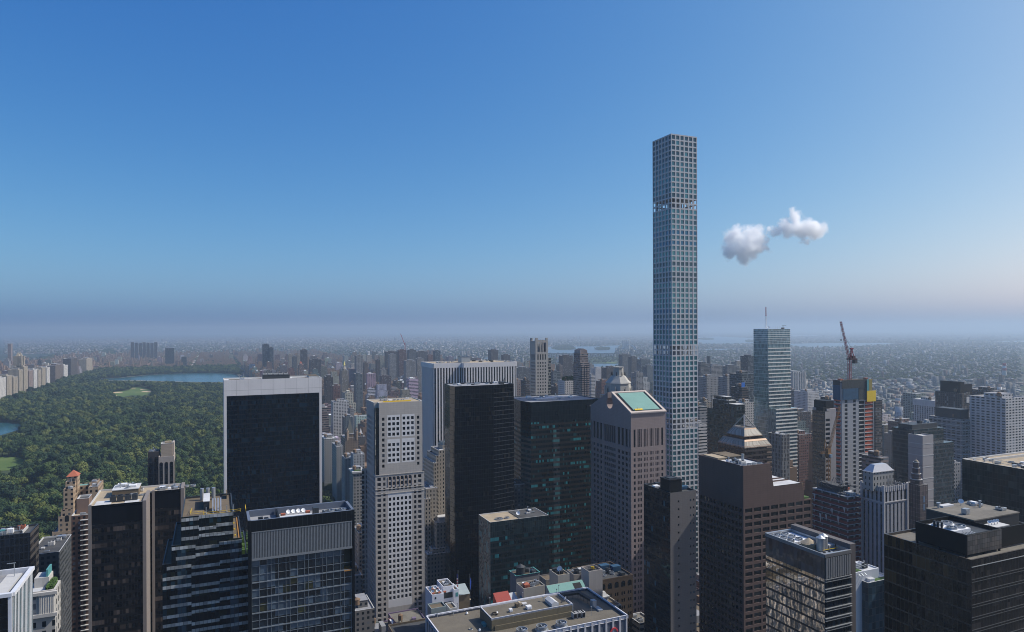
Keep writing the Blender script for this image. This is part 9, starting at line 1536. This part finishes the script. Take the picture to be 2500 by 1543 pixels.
# ------------------------------------------------------------------ the far city: thousands of small blocks
def far_city():
    rs = np.random.RandomState(12); n = 95000; d = 1300 * (24000 / 1300) ** rs.rand(n); a = rs.uniform(-.82, .82, n); u = np.tan(a * .78)
    X = d * FWD[0] + u * d * RGT[0]; Y = d * FWD[1] + u * d * RGT[1]; px, py, _ = nproj(X, Y, 0 * X); keep = (px > -120) & (px < 2620)
    for b in range(-4, 9):      # keep to street rows: each district has its own bearing
        s = (np.floor(X / 2500.0) == b) & (X > 1440)
        if s.any():
            th = b * .35 + .4; c_, s_ = math.cos(th), math.sin(th); p_, q_ = X[s] * c_ + Y[s] * s_, -X[s] * s_ + Y[s] * c_
            q_ = (np.floor(q_ / 74) + .2 + .6 * (q_ / 74 % 1)) * 74; p_ = (np.floor(p_ / 240) + .06 + .88 * (p_ / 240 % 1)) * 240; X[s], Y[s] = p_ * c_ - q_ * s_, p_ * s_ + q_ * c_
    px, py, _ = nproj(X, Y, 0 * X)
    inman = (X > -1350) & (X < 1440) & (Y < STR(150)); keep &= ~inman
    for wp in WAT: keep &= ~inpoly(px, py, wp)
    for wp in ISL + WOODS: keep &= ~inpoly(px, py, wp)
    keep &= ~((px > 1400) & (px < 1520) & (py > 868) & (py < 890)); hud = (X < -1500) & (Y < 9000); keep &= ~hud
    den = .5 + .5 * np.sin(X / 700.0) * np.sin(Y / 900.0 + 1) + rs.normal(0, .3, n); keep &= den > .15
    X, Y, d = X[keep], Y[keep], d[keep]; m = len(X); sc_ = np.clip(d / 7000, .75, 2.2); w_ = rs.uniform(9, 34, m) * sc_; l_ = rs.uniform(9, 30, m) * sc_; h = np.clip(rs.gamma(3, 2.3, m), 4, 18); tall = rs.rand(m) < np.where(d < 7000, .012, .006); h[tall] = rs.uniform(24, 52, tall.sum()); w_[tall] *= .8
    big_ = rs.rand(m) < .03; w_[big_] *= 3; l_[big_] *= 2.5; h[big_] = np.minimum(h[big_], 14); rot = np.where(X < 1500, 0, np.floor(X / 2500.0) * .35 + .4) 
    cx, sx = np.cos(rot), np.sin(rot); V = np.zeros((m, 8, 3), np.float32)
    for i, (a_, b_, z) in enumerate([(-1, -1, 0), (1, -1, 0), (1, 1, 0), (-1, 1, 0), (-1, -1, 1), (1, -1, 1), (1, 1, 1), (-1, 1, 1)]):
        lx, ly = a_ * w_ / 2, b_ * l_ / 2; V[:, i, 0] = X + lx * cx - ly * sx; V[:, i, 1] = Y + lx * sx + ly * cx; V[:, i, 2] = z * h
    Fq = np.array([(0, 1, 5, 4), (1, 2, 6, 5), (2, 3, 7, 6), (3, 0, 4, 7), (4, 5, 6, 7)]); idx = (Fq[None] + (np.arange(m) * 8)[:, None, None]).reshape(-1, 4)
    me = bpy.data.meshes.new('far_city'); me.vertices.add(m * 8); me.vertices.foreach_set('co', V.ravel()); me.loops.add(idx.size); me.loops.foreach_set('vertex_index', idx.ravel().astype(np.int32)); me.polygons.add(m * 5); me.polygons.foreach_set('loop_start', np.arange(0, m * 20, 4, dtype=np.int32)); 
    ul = me.uv_layers.new(name='UVMap'); U = np.zeros((m, 5, 4, 2), np.float32)
    for s in range(5):
        ww = w_ if s in (0, 2) else l_
        U[:, s, 1, 0] = ww; U[:, s, 2, 0] = ww; U[:, s, 2, 1] = h if s < 4 else l_; U[:, s, 3, 1] = h if s < 4 else l_
    ul.data.foreach_set('uv', U.ravel()); pal = np.array(TINTS); ti = pal[rs.randint(0, len(pal), m)] * rs.uniform(.45, .9, (m, 1)); rp = .78 * np.array([(.2, .2, .2), (.08, .08, .08), (.32, .32, .32), (.55, .55, .55), (.12, .1, .08), (.24, .23, .21)]); ro = rp[rs.choice(6, m, p=[.29, .27, .10, .05, .17, .12])]
    T = np.ones((m, 5, 4), np.float32); T[:, :4, :3] = ti[:, None]; T[:, 4, :3] = ro; at_ = me.attributes.new('tint', 'FLOAT_COLOR', 'FACE'); at_.data.foreach_set('color', T.ravel()); me.materials.append(facade('far_block', None, bay=4, flo=3.4, wf=.5, hf=.5)); me.update(); me.validate(); o = bpy.data.objects.new('far_city', me); COL.objects.link(o); tag(o, kind='stuff')
    # scattered green between them
    n = 26000; d = 3200 * (13000 / 3200) ** rs.rand(n); u = np.tan(rs.uniform(-.64, .64, n)); X = d * FWD[0] + u * d * RGT[0]; Y = d * FWD[1] + u * d * RGT[1]; px, py, _ = nproj(X, Y, 0 * X); kp = ~((X > -1350) & (X < 1440) & (Y < 4870)) & ~((X < -1500) & (Y < 9000))
    for wp in WAT: kp &= ~inpoly(px, py, wp)
    ex, ey = [], []
    for wp in ISL + WOODS:
        g_ = gpoly(wp); ax, bx_, ay, by = min(p[0] for p in g_), max(p[0] for p in g_), min(p[1] for p in g_), max(p[1] for p in g_); k_ = int(min(2500, (bx_ - ax) * (by - ay) / 120)); tx, ty = rs.uniform(ax, bx_, k_), rs.uniform(ay, by, k_); qx, qy, _ = nproj(tx, ty, 0 * tx); s = inpoly(qx, qy, wp); ex.append(tx[s]); ey.append(ty[s])
    X = np.concatenate([X[kp]] + ex); Y = np.concatenate([Y[kp]] + ey); scatter('distant_trees', X, Y, rs.uniform(.8, 1.5, len(X)))
far_city()
# ------------------------------------------------------------------ far landmarks
def far_landmarks():
    a, b = atZ(*P(7, 345, 372)), atZ(*P(7, 1000, 372)); rt = root('viaduct', 'long arched rail viaduct crossing the hazy river islands', 'bridge', (a[0], a[1], 0)); z = 22.0; n = 26
    part(rt, 'deck', M['dark_steel'], lambda mb: bar(mb, (a[0], a[1], z + 14), (b[0], b[1], z + 14), 10, 6)); part(rt, 'pier', M['concrete'], lambda mb: [bar(mb, (a[0] + (b[0] - a[0]) * i / n, a[1] + (b[1] - a[1]) * i / n, 0), (a[0] + (b[0] - a[0]) * i / n, a[1] + (b[1] - a[1]) * i / n, z + 12), 9) for i in range(n + 1)])
    c, d = atZ(*P(7, 1010, 312)), atZ(*P(7, 1290, 345)); rt = root('arch_bridge', 'low steel arch bridge in the haze left of the slender tower', 'bridge', (c[0], c[1], 0)); part(rt, 'deck', M['dark_steel'], lambda mb: bar(mb, (c[0], c[1], 40), (d[0], d[1], 40), 12, 5)); lerp = lambda t: (c[0] + (d[0] - c[0]) * t, c[1] + (d[1] - c[1]) * t); part(rt, 'arch', M['steel'], lambda mb: [bar(mb, (*lerp(.2 + .6 * i / 12), 12 + 75 * math.sin(math.pi * i / 12)), (*lerp(.2 + .6 * (i + 1) / 12), 12 + 75 * math.sin(math.pi * (i + 1) / 12)), 7) for i in range(12)]); part(rt, 'pier', M['concrete'], lambda mb: [bar(mb, (*lerp(t), 0), (*lerp(t), 40), 14) for t in (0, .2, .8, 1)])
    for i, (x, lb) in enumerate(((1078, 'leftmost of four power station chimneys in the haze'), (1096, 'second from the left of four power station chimneys in the haze'), (1113, 'second from the right of four power station chimneys in the haze'), (1134, 'rightmost of four power station chimneys in the haze'))): p = atZ(*P(7, x, 300)); o = part(None, 'chimney', M['coping'], lambda mb: cyl(mb, p[0], p[1], 0, 120, 9, 7, 10)); tag(o, lb, 'chimney', 'power station chimneys')
    p = atY(*P(11, 1600, 425), 2100); rt = root('striped_chimney', 'tall red and white striped chimney in the haze near the right edge', 'chimney', (p[0], p[1], 0)); h = p[2]; r = 8.5; part(rt, 'shaft', M['coping'], lambda mb: cyl(mb, p[0], p[1], 0, h * .52, r * 1.15, r, 14)); 
    for q, m_ in enumerate((M['red_paint'], M['white_paint'], M['red_paint'])): part(rt, 'painted_band', m_, lambda mb: cyl(mb, p[0], p[1], h * (.52 + .16 * q), h * (.68 + .16 * q), r - q * .4, r - q * .4 - .4, 14))
    p = atY(*P(9, 318, 355), 1900); rt = root('grey_chimney', 'grey chimney behind the rounded balcony tower right of the slender tower', 'chimney', (p[0], p[1], 0)); part(rt, 'shaft', M['dark_steel'], lambda mb: cyl(mb, p[0], p[1], 0, p[2], 8, 6.5, 12))
    for n, xl, xr, yt, Y, c, lb in ((1, 1604, 1690, 278, 5300, SL, 'dark office tower with pale end walls beyond the reservoir'), (1, 1762, 1812, 360, 4950, SL, 'dark square tower at the far corner of the park'), (1, 75, 106, 235, 5600, PK, 'pinkish tower near the left edge beyond the park')):
        a_, b_ = atY(*P(n, xl, yt), Y), atY(*P(n, xr, yt), Y); rt = simple('far_tower', lb, 'tower', (a_[0], b_[0], Y, Y + 40, a_[2]), fw(c, 'a'), 'grey_roof', 0, 1)
    for q in range(7): x = 1090 + q * 38; a_, b_ = atY(*P(1, x + 180, 222 + (q % 3) * 4), 6600), atY(*P(1, x + 208, 226), 6600); o = part(None, 'housing_slab', fw(DB, 'a'), lambda mb: bx(mb, a_[0], b_[0], 6600, 6640, 0, a_[2])); tag(o, 'one of a row of dark brown housing slabs far beyond the park', 'housing slab', 'row of housing slabs beyond the park')
far_landmarks()
# ------------------------------------------------------------------ clouds
def cloud(name, label, blobs, seed, dens, D=7000.0):
    """a volume of vapour: soft spheres broken up by noise, filling one rounded hull"""
    pts = []
    for x, y, r in blobs:
        q = ray(*P(0, x, y)); pts.append((q[0] * D, q[1] * D, CAMH + q[2] * D, r * D / F))
    lo = [min(p[i] - p[3] * 1.5 for p in pts) for i in range(3)]; hi = [max(p[i] + p[3] * 1.5 for p in pts) for i in range(3)]; lo[2] = max(lo[2], 462)
    mb = MB(); bx(mb, lo[0], hi[0], lo[1], hi[1], lo[2], hi[2], bottom=True); g = G(name + '_vapour'); pos = g.pos(); acc = None
    wn = g.N('ShaderNodeTexNoise', {'Scale': .0055, 'Detail': 5, 'Roughness': .6}); g.put(wn.inputs['Vector'], pos); off = g.N('ShaderNodeVectorMath', {0: wn.outputs[1], 1: (.5, .5, .5)}, operation='SUBTRACT').outputs[0]; o2 = g.N('ShaderNodeVectorMath', operation='SCALE'); g.put(o2.inputs[0], off); o2.inputs['Scale'].default_value = 300; wp = g.N('ShaderNodeVectorMath', {0: pos, 1: o2.outputs[0]}, operation='ADD').outputs[0]
    for x, y, z, r in pts:
        ds = g.N('ShaderNodeVectorMath', {0: wp, 1: (x, y, z)}, operation='DISTANCE').outputs['Value']; v = g.mt('SUBTRACT', 1.0, g.mt('DIVIDE', ds, r)); acc = v if acc is None else g.mt('MAXIMUM', acc, v)
    nz = g.noise(.014, pos, 7, .68); v = g.mt('ADD', acc, g.mt('MULTIPLY', g.mt('SUBTRACT', nz, .52), 1.25)); den = g.mt('MULTIPLY', g.mt('MINIMUM', g.mt('MAXIMUM', g.mt('MULTIPLY', v, 1.7), 0.0), 1.0), dens)
    vol = g.N('ShaderNodeVolumePrincipled', {'Color': (1, 1, 1, 1), 'Anisotropy': .3}); g.put(vol.inputs['Density'], den); g.t.links.new(vol.outputs[0], g.out.inputs['Volume']); o = mb.build(name, g.m, None, loc=((lo[0] + hi[0]) / 2, (lo[1] + hi[1]) / 2, (lo[2] + hi[2]) / 2)); tag(o, label, 'cloud')
cloud('cloud', 'rounded white cloud, the denser left one of two', [(1790, 578, 30), (1838, 582, 32), (1818, 606, 38), (1783, 610, 25), (1853, 604, 22), (1812, 632, 20), (1868, 612, 14), (1862, 578, 14)], 1, .03)
cloud('cloud', 'white cloud with a tall puff and wispy lower edge, the right one of two', [(1943, 528, 20), (1950, 556, 27), (1918, 562, 25), (1975, 560, 27), (2002, 556, 18), (1890, 567, 16), (1870, 560, 9), (1872, 588, 12), (1850, 575, 14), (1915, 540, 12), (1960, 578, 16)], 2, .03)
# ------------------------------------------------------------------ haze
mb = MB(); bx(mb, -47000, 47000, -47000, 47000, -1.5, 452, bottom=True); g = G('haze'); vol = g.N('ShaderNodeVolumePrincipled', {'Color': (.515, .65, .80, 1), 'Density': 8.4e-5, 'Anisotropy': .28}); g.t.links.new(vol.outputs[0], g.out.inputs['Volume'])
tag(mb.build('haze', g.m), kind='stuff')
